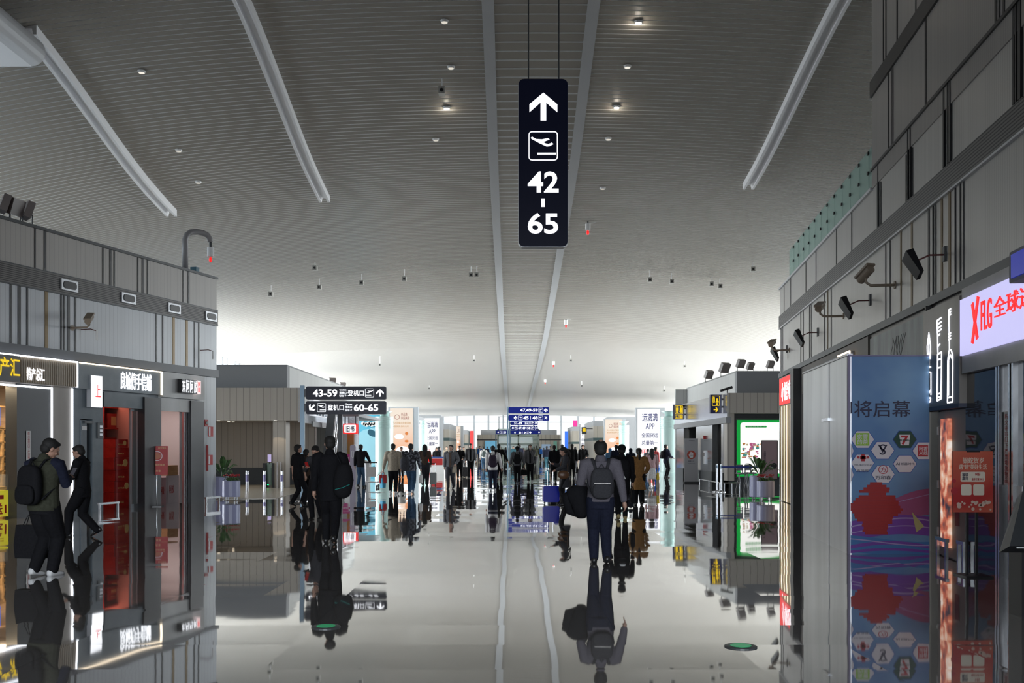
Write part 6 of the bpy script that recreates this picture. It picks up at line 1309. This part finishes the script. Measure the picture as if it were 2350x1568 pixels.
    if collar is not None: MB().tube([S(neck + Vector((0, -.004, -.012))), S(neck + Vector((0, 0, .014)))], [.047 * H, .041 * H], 16, flat='cut').build('collar', collar, P, smooth=True)
    if inner is not None:
        iv = MB(); rg = []
        for z in (.50, .60, .70, .78, .83): rg.append([S(ln((x_, .058 + ad + (.008 if z < .8 else -.012), z))) for x_ in (-.022, .022)] + [S(ln((x_, .03, z))) for x_ in (.03, -.03)])
        iv.loft(rg).build('shirt_front', inner, P)
    for sd in (-1, 1):
        hp, kn, an, pt = L[sd]; s_ = MB(); c_ = S(an)
        pr = []
        for yy, w_, hh, zb in ((-.040, .016, .040, 0), (-.028, .024, .052, 0), (.0, .025, .050, 0), (.035, .027, .038, 0), (.068, .028, .028, 0), (.094, .021, .020, 0), (.104, .010, .012, 0)):
            yv = yy * H; ring = []
            for j in range(12):
                a = 2 * math.pi * j / 12; x_ = w_ * H * math.cos(a); z_ = hh * H / 2 * (1 + math.sin(a)) if math.sin(a) > -.5 else 0
                ring.append(Vector((x_, yv, z_)))
            pr.append(ring)
        rm = Matrix.Rotation(-pt, 3, 'X'); pv = Vector((0, .07 * H, 0)); piv = Vector((c_.x, c_.y + (.07 * math.cos(pt) - .045 * math.sin(pt)) * H, 0))
        rings_ = [[piv + rm @ (p - pv) for p in ring] for ring in pr]; zmin = min(p.z for r_ in rings_ for p in r_)
        rings_ = [[p - Vector((0, 0, zmin)) for p in r_] for r_ in rings_]
        s_.loft(rings_).build('shoe', shoes, P, smooth=True)
    return dict(P=P, M=T(X, Y, 0, R(yaw)), H=H, A=A, X=X, Y=Y, v=v, lean=lean, ad=ad)
def backpack(q, label, m, w_=.30, h_=.44, top=.80, d=.15, m2=None, slung=0, mark=None):
    H = q['H']; z1 = top * H; z0 = z1 - h_; y0 = -(.058 + q['ad']) * H - .01; t = thing('backpack', label, 'backpack', q['M'] @ (Matrix.Translation((slung, q['lean'] * .2 * H, 0)) if slung or q['lean'] else Matrix()))
    def shell(cx, cy, cz_, rx_, ry_, rz_, e=3.2):
        rg = []
        for i in range(13):
            a = -math.pi / 2 + math.pi * i / 12; sc = math.copysign(abs(math.cos(a)) ** (2 / e), 1); zz = cz_ + rz_ * math.copysign(abs(math.sin(a)) ** (2 / e), math.sin(a)); sc = max(sc, .05)
            rg.append([(cx + rx_ * sc * math.copysign(abs(math.cos(b_)) ** (2 / e), math.cos(b_)), cy + ry_ * sc * math.copysign(abs(math.sin(b_)) ** (2 / e), math.sin(b_)), zz) for b_ in [2 * math.pi * j / 24 for j in range(24)]])
        return rg
    MB().loft(shell(0, y0 - d / 2, (z0 + z1) / 2, w_ / 2, d / 2, h_ / 2)).build('pack_body', m, t, smooth=True)
    MB().loft(shell(0, y0 - d - .01, z0 + h_ * .27, w_ * .42, .035, h_ * .24)).build('front_pocket', m2 or m, t, smooth=True)
    for sd in (-1, 1):
        if slung and sd * slung < 0: continue
        MB().tube([(sd * w_ * .22, y0 - .02, z1 - .06), (sd * .062 * H, -.05 * H, .835 * H), (sd * .066 * H, .02 * H, .845 * H), (sd * .078 * H, .078 * H, .79 * H), (sd * .09 * H, .07 * H, .70 * H), (sd * .10 * H, .0, .64 * H), (sd * w_ * .45, y0 - .02, z0 + .08)], .018, 8, (1.4, .6)).build('strap', m2 or m, t, smooth=True)
    MB().tube([(-.04, y0 - .03, z1 - .01), (0, y0 - .03, z1 + .05), (.04, y0 - .03, z1 - .01)], .008, 6).build('handle', m2 or m, t, smooth=True)
    if mark: mark(t, y0 - d - .047, z0, h_)
    return t
def hand_pt(q, sd):
    sh, el, wr_ = q['A'][sd]; return (wr_ + (wr_ - el).normalized() * .055) * q['H']
def bag(q, sd, label, m, w_=.30, h_=.25, d=.10, hl=.18, name='handbag', dz=0, rz=90):
    p = hand_pt(q, sd); t = thing(name, label, 'bag', q['M'] @ Matrix.Translation((p.x, p.y, p.z - hl - h_ + dz)) @ Matrix.Rotation(R(rz), 4, 'Z'))
    MB().loft([[(-w_ / 2 * .92, -d / 2, 0), (w_ / 2 * .92, -d / 2, 0), (w_ / 2 * .92, d / 2, 0), (-w_ / 2 * .92, d / 2, 0)], [(-w_ / 2, -d / 2, h_ * .4), (w_ / 2, -d / 2, h_ * .4), (w_ / 2, d / 2, h_ * .4), (-w_ / 2, d / 2, h_ * .4)], [(-w_ / 2 * .95, -d * .3, h_), (w_ / 2 * .95, -d * .3, h_), (w_ / 2 * .95, d * .3, h_), (-w_ / 2 * .95, d * .3, h_)]]).build('bag_body', m, t)
    for s_ in (-1, 1): MB().tube([(-w_ * .25, s_ * d * .25, h_ - .01), (-w_ * .12, s_ * d * .1, h_ + hl * .8), (0, 0, h_ + hl), (w_ * .12, s_ * d * .1, h_ + hl * .8), (w_ * .25, s_ * d * .25, h_ - .01)], .006, 6).build('handle', m, t, smooth=True)
    return t
def phone(q, sd, label, m=BLACK):
    p = hand_pt(q, sd); t = thing('phone', label, 'phone', q['M'] @ Matrix.Translation(p + Vector((0, .02, .0))) @ Matrix.Rotation(R(-35), 4, 'X')); MB().rrect(-.037, .037, -.03, .12, .01, -.004, .004).build('case', m, t); MB().rrect(-.034, .034, -.027, .117, .008, -.0055, -.004).build('screen', mat('phone_screen', (.1, .1, .12), .1, emit=.3), t)
def suitcase(X, Y, rz, label, m, w_=.40, h_=.55, d=.24, ext=.45):
    t = thing('suitcase', label, 'suitcase', T(X, Y, 0, R(rz))); mb = MB().rrect(-w_ / 2, w_ / 2, .06, .06 + h_, .05, -d / 2, d / 2); mb.build('shell', m, t)
    mb = MB()
    for i in range(-2, 3): mb.box(i * w_ * .17 - .012, i * w_ * .17 + .012, -d / 2 - .008, d / 2 + .008, .10, .03 + h_)
    mb.build('rib', m, t)
    for a in (-1, 1):
        MB().tube([(a * .08, d / 2 - .03, .06 + h_), (a * .08, d / 2 - .03, .06 + h_ + ext)], .008, 6).build('handle_rod', STEEL, t)
        for b_ in (-1, 1): w2 = MB().lathe([(.028, -.012), (.028, .012)], n=14).build('wheel', BLACK, t); w2.matrix_local = Matrix.Translation((a * (w_ / 2 - .05), b_ * (d / 2 - .05), .03)) @ Matrix.Rotation(R(90), 4, 'Y')
    MB().tube([(-.09, d / 2 - .03, .06 + h_ + ext), (.09, d / 2 - .03, .06 + h_ + ext)], .013, 8).build('handle', BLACK, t)
BLKB = cloth('pack_black', (.011, .011, .013), 40); GRYB = cloth('pack_grey', (.045, .045, .05), 60)
# --- the nearest figures
q = person(100, 1003, 1322, -20, 'stout man in dark olive quilted vest with black backpack, looking down at the far left', top=COL_, vest=CN, hem=.47, puff=1.9, legs=CB, shoes=SHW, stride=.22, lead=1, aL='low', aR='phone', look=(28, -30), wid=1.18, legw=1.22, hair='short', lean=.03)
backpack(q, 'flat black backpack on the man in the olive vest', BLKB, .34, .50, .80, .14); bag(q, -1, 'black soft tote bag hanging from the left hand of the man in the olive vest', BLKB, .42, .42, .14, .14, 'tote_bag', rz=10); phone(q, 1, 'phone held by the man in the olive vest')
q = person(190, 1020, 1233, 90, 'man in black walking in profile with raised hands beside the man in the vest', top=CB, hem=.43, puff=1.3, legs=CB, shoes=SHB, stride=.85, lead=-1, aL='bent', aR=(.06, .18, .70), look=(22, 0), legw=1.15, face=True, lean=.04)
q = person(757, 1000, 1249, 3, 'man in black suit walking away with a dark bag over his right shoulder', top=CB, hem=.40, puff=1.25, legs=CB, shoes=SHB, stride=.62, lead=-1, aL='down', aR='bent', look=(0, 18), legw=1.08, wid=1.08)
t = thing('duffel_bag', 'black duffel bag with a thin teal zip slung over the black suited man', 'bag', q['M'] @ Matrix.Translation((.22, -.13, 1.08))); o = MB().tube([(0, 0, -.20), (.02, 0, 0), (.03, 0, .18)], [.15, .17, .13], 18, (1, .75)).build('bag_body', BLKB, t, smooth=True)
MB().tube([(-.02, 0, .26), (-.10, .02, .42), (-.10, .14, .45), (-.04, .22, .2)], .016, 8).build('strap', BLKB, t, smooth=True); MB().tube([(-.10, -.125, -.16), (.02, -.14, -.13), (.13, -.10, -.08)], .006, 6).build('zip', mat('teal_zip', (.02, .25, .22), .4), t)
q = person(727, 1021, 1193, 165, 'woman in dark coat reading a red phone, half hidden by the black suited man', top=CDG, hem=.42, legs=CB, stride=.2, aL='down', aR='phone', look=(30, 0), face=True, hair='bun'); phone(q, 1, 'red phone in the hand of the woman in the dark coat', RED)
q = person(684, 1020, 1163, -40, 'man in black T-shirt and black trousers turning away, left of the direction sign post', top=CB, sleeves=False, hem=.47, legs=CB, stride=.55, lead=1, aL='down', aR='low', look=(0, -15), wid=1.05)
q = person(703, 1031, 1160, -20, 'man in a grey-brown jacket walking behind the man in the black T-shirt', top=CBR, hem=.46, legs=CB, stride=.5, aR='fwd', dy=0)
q = person(1378, 1009, 1294, 0, 'balding man in heather grey cardigan with grey backpack walking away in the centre', top=CHE, hem=.50, puff=1.15, legs=CN, shoes=SHB, hair='bald', stride=.32, lead=-1, aL='drape', aR='out', collar=CN, look=(0, 0), legw=1.12, wid=1.14)
def zipmark(t, y, z0, h_):
    MB().box(-.11, .11, y + .0, y + .006, z0 + h_ * .50, z0 + h_ * .51).build('zip', mat('zip_grey', (.4, .38, .35), .4, .6), t)
backpack(q, 'dark grey square backpack on the balding man in the cardigan', GRYB, .31, .43, .775, .13, mark=zipmark)
t = thing('draped_coat', 'black coat draped over the left forearm of the balding man', 'coat', q['M'] @ Matrix.Translation((-.26, .12, .0)))
rg = []
for z, rx_, ry_, ox in ((.62, .05, .08, .0), (.68, .10, .12, .0), (.80, .12, .13, -.02), (.92, .16, .14, -.05), (1.02, .15, .13, -.06), (1.08, .09, .10, -.03)):
    rg.append([(ox + rx_ * (1 + .12 * math.cos(5 * a)) * math.cos(a), ry_ * math.sin(a), z) for a in [2 * math.pi * j / 24 for j in range(24)]])
MB().loft(rg).build('coat_body', CB, t, smooth=True); MB().tube([(-.06, 0, 1.0), (-.2, .0, .92), (-.17, 0, .72), (-.05, .0, .66)], [.07, .08, .06, .03], 12).build('sleeve', CB, t, smooth=True)
q = person(1427, 1020, 1193, -3, 'man in black jacket and flat cap right behind the balding man', top=CB, hem=.44, puff=1.2, legs=CB, shoes=SHT, hair='cap', hairm=CB, stride=.4, lead=1, wid=1.08, aR='low')
def tri(t, y, z0, h_):
    MB().prism([(-.07, z0 + .05), (.07, z0 + .05), (.05, z0 + .09), (.03, z0 + .13), (.0, z0 + .165), (-.03, z0 + .12), (-.05, z0 + .09)], y, y + .004).build('white_mark', WHITEP, t)
backpack(q, 'black backpack with a white three-bar mark on the man in the cap', BLKB, .33, .48, .80, .15, mark=tri); bag(q, 1, 'dark briefcase in the right hand of the man in the cap', BLKB, .36, .30, .08, .08, 'briefcase')
q = person(1466, 1028, 1160, 0, 'woman in a long tan coat with a low ponytail walking away', top=CTAN, hem=.27, puff=1.8, legs=CB, shoes=SHB, hair='pony', stride=.35, lead=-1, legw=1.3, aR='hip', aL='hip')
q = person(1496, 1029, 1121, 0, 'woman in pink sweater and white pleated skirt with long hair walking away', top=CPK, hem=.50, puff=1.3, legs=SKIN, shoes=SHW, hair='long', stride=.25, skirt=(CWH, .22)); bag(q, 1, 'yellow paper bag in the right hand of the woman in pink', mat('yellow_bag', (.7, .5, .02), .5), .26, .28, .1, .1, 'paper_bag'); bag(q, 1, 'cream tote bag in the right hand of the woman in pink', CBE, .3, .36, .1, .25, 'tote_bag', dz=-.1)
q = person(1529, 1020, 1097, -70, 'man in dark padded jacket standing in profile before the right teal column', top=CN, hem=.44, puff=1.6, legs=CB, aR='bent', aL='bent', hood=True, look=(-8, 0)); backpack(q, 'dark backpack on the man before the right teal column', BLKB, .3, .42)
q = person(1297, 1025, 1160, 95, 'woman in long dark grey coat in profile reading a phone beside the blue suitcase', top=CDG, hem=.30, puff=1.4, legs=CB, shoes=SHB, hair='pony', stride=.05, aL='bent', aR='phone', look=(24, 0), face=True, legw=.85); phone(q, 1, 'phone in the hand of the woman in the long dark coat', WHITEP)
t = thing('shoulder_bag', 'brown leather shoulder bag on the woman in the long dark coat', 'bag', q['M'] @ Matrix.Translation((-.24, .08, .86))); MB().ell((0, 0, 0), (.06, .17, .12), 16, 12).build('bag_body', mat('brown_leather', (.12, .055, .025), .4), t, smooth=True); MB().tube([(0, -.12, .06), (.05, -.12, .35), (.08, -.05, .58), (.05, .06, .35), (0, .12, .06)], .01, 6).build('strap', mat('brown_leather', (.12, .055, .025), .4), t)
Ysu = EYE * F / (1157 - HY); suitcase(X_(1264, Ysu), Ysu, 95 - 90, 'glossy royal blue suitcase standing beside the woman in the long dark coat', mat('blue_shell', (.01, .02, .38), .15), .46, .46, .28, .42)
q = person(1272, 1022, 1106, 5, 'man in black coat walking away behind the woman with the blue suitcase', top=CB, hem=.40, puff=1.4, legs=CB, stride=.3)
q = person(1313, 1019, 1098, 0, 'tall man in black coat carrying a bag, right behind the woman with the phone', top=CB, hem=.44, puff=1.3, legs=CB, stride=.3); bag(q, 1, 'black shopping bag of the tall man in the black coat', BLKB, .3, .35, .1, .2, 'shopping_bag')
q = person(1338, 1021, 1092, 180, 'person in black hooded coat facing the viewer, arm bent, just left of the balding man', top=CB, hem=.40, puff=1.6, legs=CB, hair='hood', hairm=CB, aL='bent', face=True, stride=.3)
q = person(828, 1020, 1119, -8, 'man in black jacket and blue jeans walking away and pushing a luggage trolley', top=CB, hem=.47, puff=1.4, legs=CD, shoes=SHB, stride=.35, aR=(.17, .25, .55), aL='down', collar=CG)
t = thing('luggage_trolley', 'steel luggage trolley pushed by the man in blue jeans', 'trolley', T(X_(860, 40.5), 40.5, 0, R(-15)))
for s_ in (-.25, .25): MB().tube([(s_, -.4, 1.0), (s_, -.35, .25), (s_, .45, .22)], .016, 8).build('frame_tube', STEEL, t); MB().tube([(s_, -.3, .5), (s_, .35, .75)], .01, 6).build('side_bar', STEEL, t)
MB().tube([(-.28, -.42, 1.02), (.28, -.42, 1.02)], .022, 8).build('handle', BLACK, t); MB().box(-.24, .24, -.33, .45, .2, .24).build('deck', STEEL, t); MB().box(-.2, .2, -.36, -.33, .45, .85).build('back_basket', STEEL, t)
for x, y in ((-.24, -.35), (.24, -.35), (0, .42)): w2 = MB().lathe([(.06, -.02), (.06, .02)], n=14).build('wheel', BLACK, t); w2.matrix_local = Matrix.Translation((x, y, .06)) @ Matrix.Rotation(R(90), 4, 'Y')
q = person(902, 1018, 1134, 0, 'man in beige hooded jacket and black trousers walking away with red and blue bags', top=CBE, hem=.46, puff=1.7, legs=CB, shoes=SHW, stride=.25, aL='out', hood=True, wid=1.08)
bag(q, -1, 'red paper bag with gold mark carried by the man in the beige jacket', RED, .26, .30, .1, .12, 'paper_bag', rz=20); bag(q, -1, 'light blue paper bag carried by the man in the beige jacket', mat('cyan_bag', (.05, .38, .6), .5), .2, .34, .1, .2, 'paper_bag', dz=-.04, rz=60)
q = person(943, 1018, 1134, -6, 'man in black camouflage jacket and jeans walking away, a pace right of the beige jacket', top=CAMO, hem=.46, puff=1.7, legs=CD, shoes=SHW, stride=.5, lead=-1, aR='out', wid=1.08); backpack(q, 'grey backpack hung on the left shoulder of the man in camouflage', CDG, .3, .5, .74, .16, slung=-.17)
bag(q, 1, 'white plastic bag in the right hand of the man in camouflage', CWH, .24, .3, .1, .12, 'plastic_bag')
q = person(975, 1020, 1115, 0, 'woman with long black hair in dark brown jacket and grey trousers walking away', top=CBR, hem=.50, legs=CDG, shoes=SHB, hair='long', stride=.3, legw=1.25, aR='fwd'); suitcase(q['X'] + .35, q['Y'] + .1, 0, 'slim dark green suitcase rolled by the woman with long hair in the brown jacket', mat('dark_green_shell', (.01, .03, .015), .3), .28, .5, .2, .4)
q = person(1035, 1021, 1122, 170, 'man in grey open jacket over a brown sweater walking towards the viewer', top=CG, hem=.50, puff=1.6, legs=CDG, shoes=SHB, stride=.4, aL='hip', aR='down', inner=CBR, face=True, wid=1.08, look=(0, -10)); bag(q, -1, 'light brown handbag carried by the man in the grey open jacket', CBE, .26, .22, .12, .05)
q = person(1055, 1023, 1098, 180, 'person in black sweatshirt walking towards the viewer behind the grey open jacket', top=CB, hem=.46, puff=1.4, legs=CB, stride=.35, face=True, aL='bent')
q = person(1080, 1018, 1097, 180, 'man in grey jacket over black shirt facing the viewer, right of the black sweatshirt', top=CG, hem=.47, puff=1.3, legs=CB, stride=.3, inner=CB, face=True); suitcase(X_(1068, 54.5), 54.5, 0, 'upright pale grey suitcase beside the man in the grey jacket and black shirt', CG, .3, .52, .22, .35)
q = person(1131, 1023, 1127, 0, 'man in cream sweater with dark violet backpack walking away left of the sign post', top=CWH, hem=.46, puff=1.5, legs=CN, shoes=SHW, stride=.15, aR='out', wid=1.1); backpack(q, 'dark violet backpack on the man in the cream sweater', cloth('pack_violet', (.035, .025, .04)), .30, .46, .79, .14)
q = person(1145, 1019, 1102, -15, 'man in black with outstretched hand behind the man in the cream sweater', top=CB, hem=.46, legs=CB, stride=.3, aR=(.26, .02, .5))
q = person(1187, 1024, 1110, 0, 'person in grey jacket with black backpack walking away right of the sign post', top=CG, hem=.48, puff=1.3, legs=CB, stride=.15, aL='out', aR='out', hair='cap', hairm=CB, wid=1.05); backpack(q, 'black backpack on the person in the grey jacket by the sign post', BLKB, .30, .46, .79, .14)
q = person(1217, 1020, 1106, 175, 'woman in light grey coat and face mask facing the viewer, hand at her chin', top=CG, hem=.48, puff=1.8, legs=CB, shoes=SHW, hair='long', aL='face', mask=True, stride=.2, inner=CB, face=True); bag(q, 1, 'black boxy bag between the person with the backpack and the masked woman', BLKB, .42, .26, .14, .22, 'tote_bag', rz=0)
q = person(1255, 1024, 1077, -5, 'person in dark padded jacket and teal jeans walking away in the far hall', top=CN, hem=.52, puff=1.8, legs=CTE, shoes=SHW, stride=.35, hair='cap', hairm=CDG)
q = person(1239, 1026, 1059, 0, 'small distant person in a bright blue jacket under the navy sign boards', top=CBL, hem=.50, puff=1.4, legs=CB, stride=.3)
q = person(1110, 1025, 1079, 8, 'man in white shirt with grey-green backpack and jeans in the distance', top=CWH, hem=.50, puff=1.2, legs=CD, stride=.2); backpack(q, 'grey-green backpack on the distant man in the white shirt', cloth('pack_green', (.08, .10, .10)), .3, .42)
q = person(1101, 1024, 1062, 180, 'distant person in a navy suit and white shirt facing the viewer', top=CBL, hem=.46, legs=cloth('suit_navy', (.015, .03, .10)), inner=CWH, stride=.3)
q = person(1320, 1026, 1085, 10, 'person in a white top walking away behind the black shopping bag', top=CWH, hem=.47, puff=1.3, legs=CG, stride=.25); backpack(q, 'blue and red backpack on the person in the white top', CBL, .28, .4, .74, .14)
q = person(1400, 1029, 1098, 0, 'person with a blue headscarf hidden behind the balding man', top=cloth('scarf_blue', (.10, .20, .34)), hem=.46, puff=1.4, legs=CB, hair='hood', hairm=cloth('scarf_blue', (.10, .20, .34)))
q = person(1414, 1021, 1104, 0, 'person in navy jacket walking just ahead of the man in the flat cap', top=CN, hem=.46, puff=1.5, legs=CB); q = person(1447, 1029, 1103, 0, 'person in dark hooded jacket between the flat cap man and the tan coat', top=CN, hem=.44, puff=1.7, legs=CB, hair='hood', hairm=CN)
q = person(1505, 1026, 1096, -60, 'person in a red jacket partly hidden by the woman in pink', top=mat('cloth_red_plain', (.35, .03, .03), .8), hem=.46, puff=1.2, legs=CBL)
q = person(921, 1026, 1096, 170, 'person facing the viewer between the beige jacket and the camouflage jacket', top=CWH, hem=.46, legs=CB, face=True)
for px, ph, pf, yw, lab, tpm, lgm, kw in ((1002, 1027, 1086, 180, 'woman with long hair in a black suit behind the white service desk', CB, CB, dict(hair='long')), (1008, 1025, 1084, -60, 'man in dark suit behind the white service desk', CN, CB, {}), (1064, 1026, 1075, 180, 'distant person in a pale jacket behind the man in black', CBE, CB, {}), (1025, 1025, 1078, 180, 'distant person in cream behind the grey open jacket', CBE, CG, {}), (1147, 1026, 1062, 180, 'small distant person in pale pink coat left of the sign post', CPK, CBE, {}), (1160, 1027, 1062, 0, 'small distant person in dark clothes touching the post line', CN, CB, {}), (1178, 1024, 1068, 150, 'distant person in teal jacket between the two sign posts', CTE, CB, {}), (1193, 1021, 1074, 0, 'distant person in dark navy jacket with white bag behind the backpack wearer', CN, CB, {}), (1202, 1028, 1062, 180, 'small distant person in a peach coat behind the sign posts', CPK, CB, {}), (1226, 1025, 1068, 0, 'distant person in olive jacket right behind the masked woman', COL_, CB, {}), (1231, 1023, 1066, 0, 'distant person in green-grey jacket beside the blue jacket', COL_, CG, {}), (1263, 1024, 1061, 180, 'small distant person in white and black facing the viewer', CWH, CB, {}), (1271, 1028, 1058, 0, 'small distant person in a tweed coat far down the hall', CG, CB, {}), (1248, 1028, 1056, 0, 'tiny distant person in dark clothes at the end of the hall', CDG, CB, {}), (1118, 1025, 1058, 0, 'small distant person in navy left of the cream sweater', CN, CB, {}), (1093, 1027, 1053, 180, 'tiny distant person in pale green near the end building', CBE, CG, {}), (1290, 1020, 1096, 0, 'person in black coat between the woman with the phone and the tall man', CB, CB, {}), (1487, 1030, 1092, 0, 'person in pale blue left of the woman in pink, further off', CG, CD, {}), (1554, 1032, 1092, 0, 'person in a light grey coat at the edge of the right wall corner', CG, CWH, {})):
    person(px, ph, pf, yw, lab, top=tpm, hem=.46, puff=1.3, legs=lgm, stride=.25, **kw)
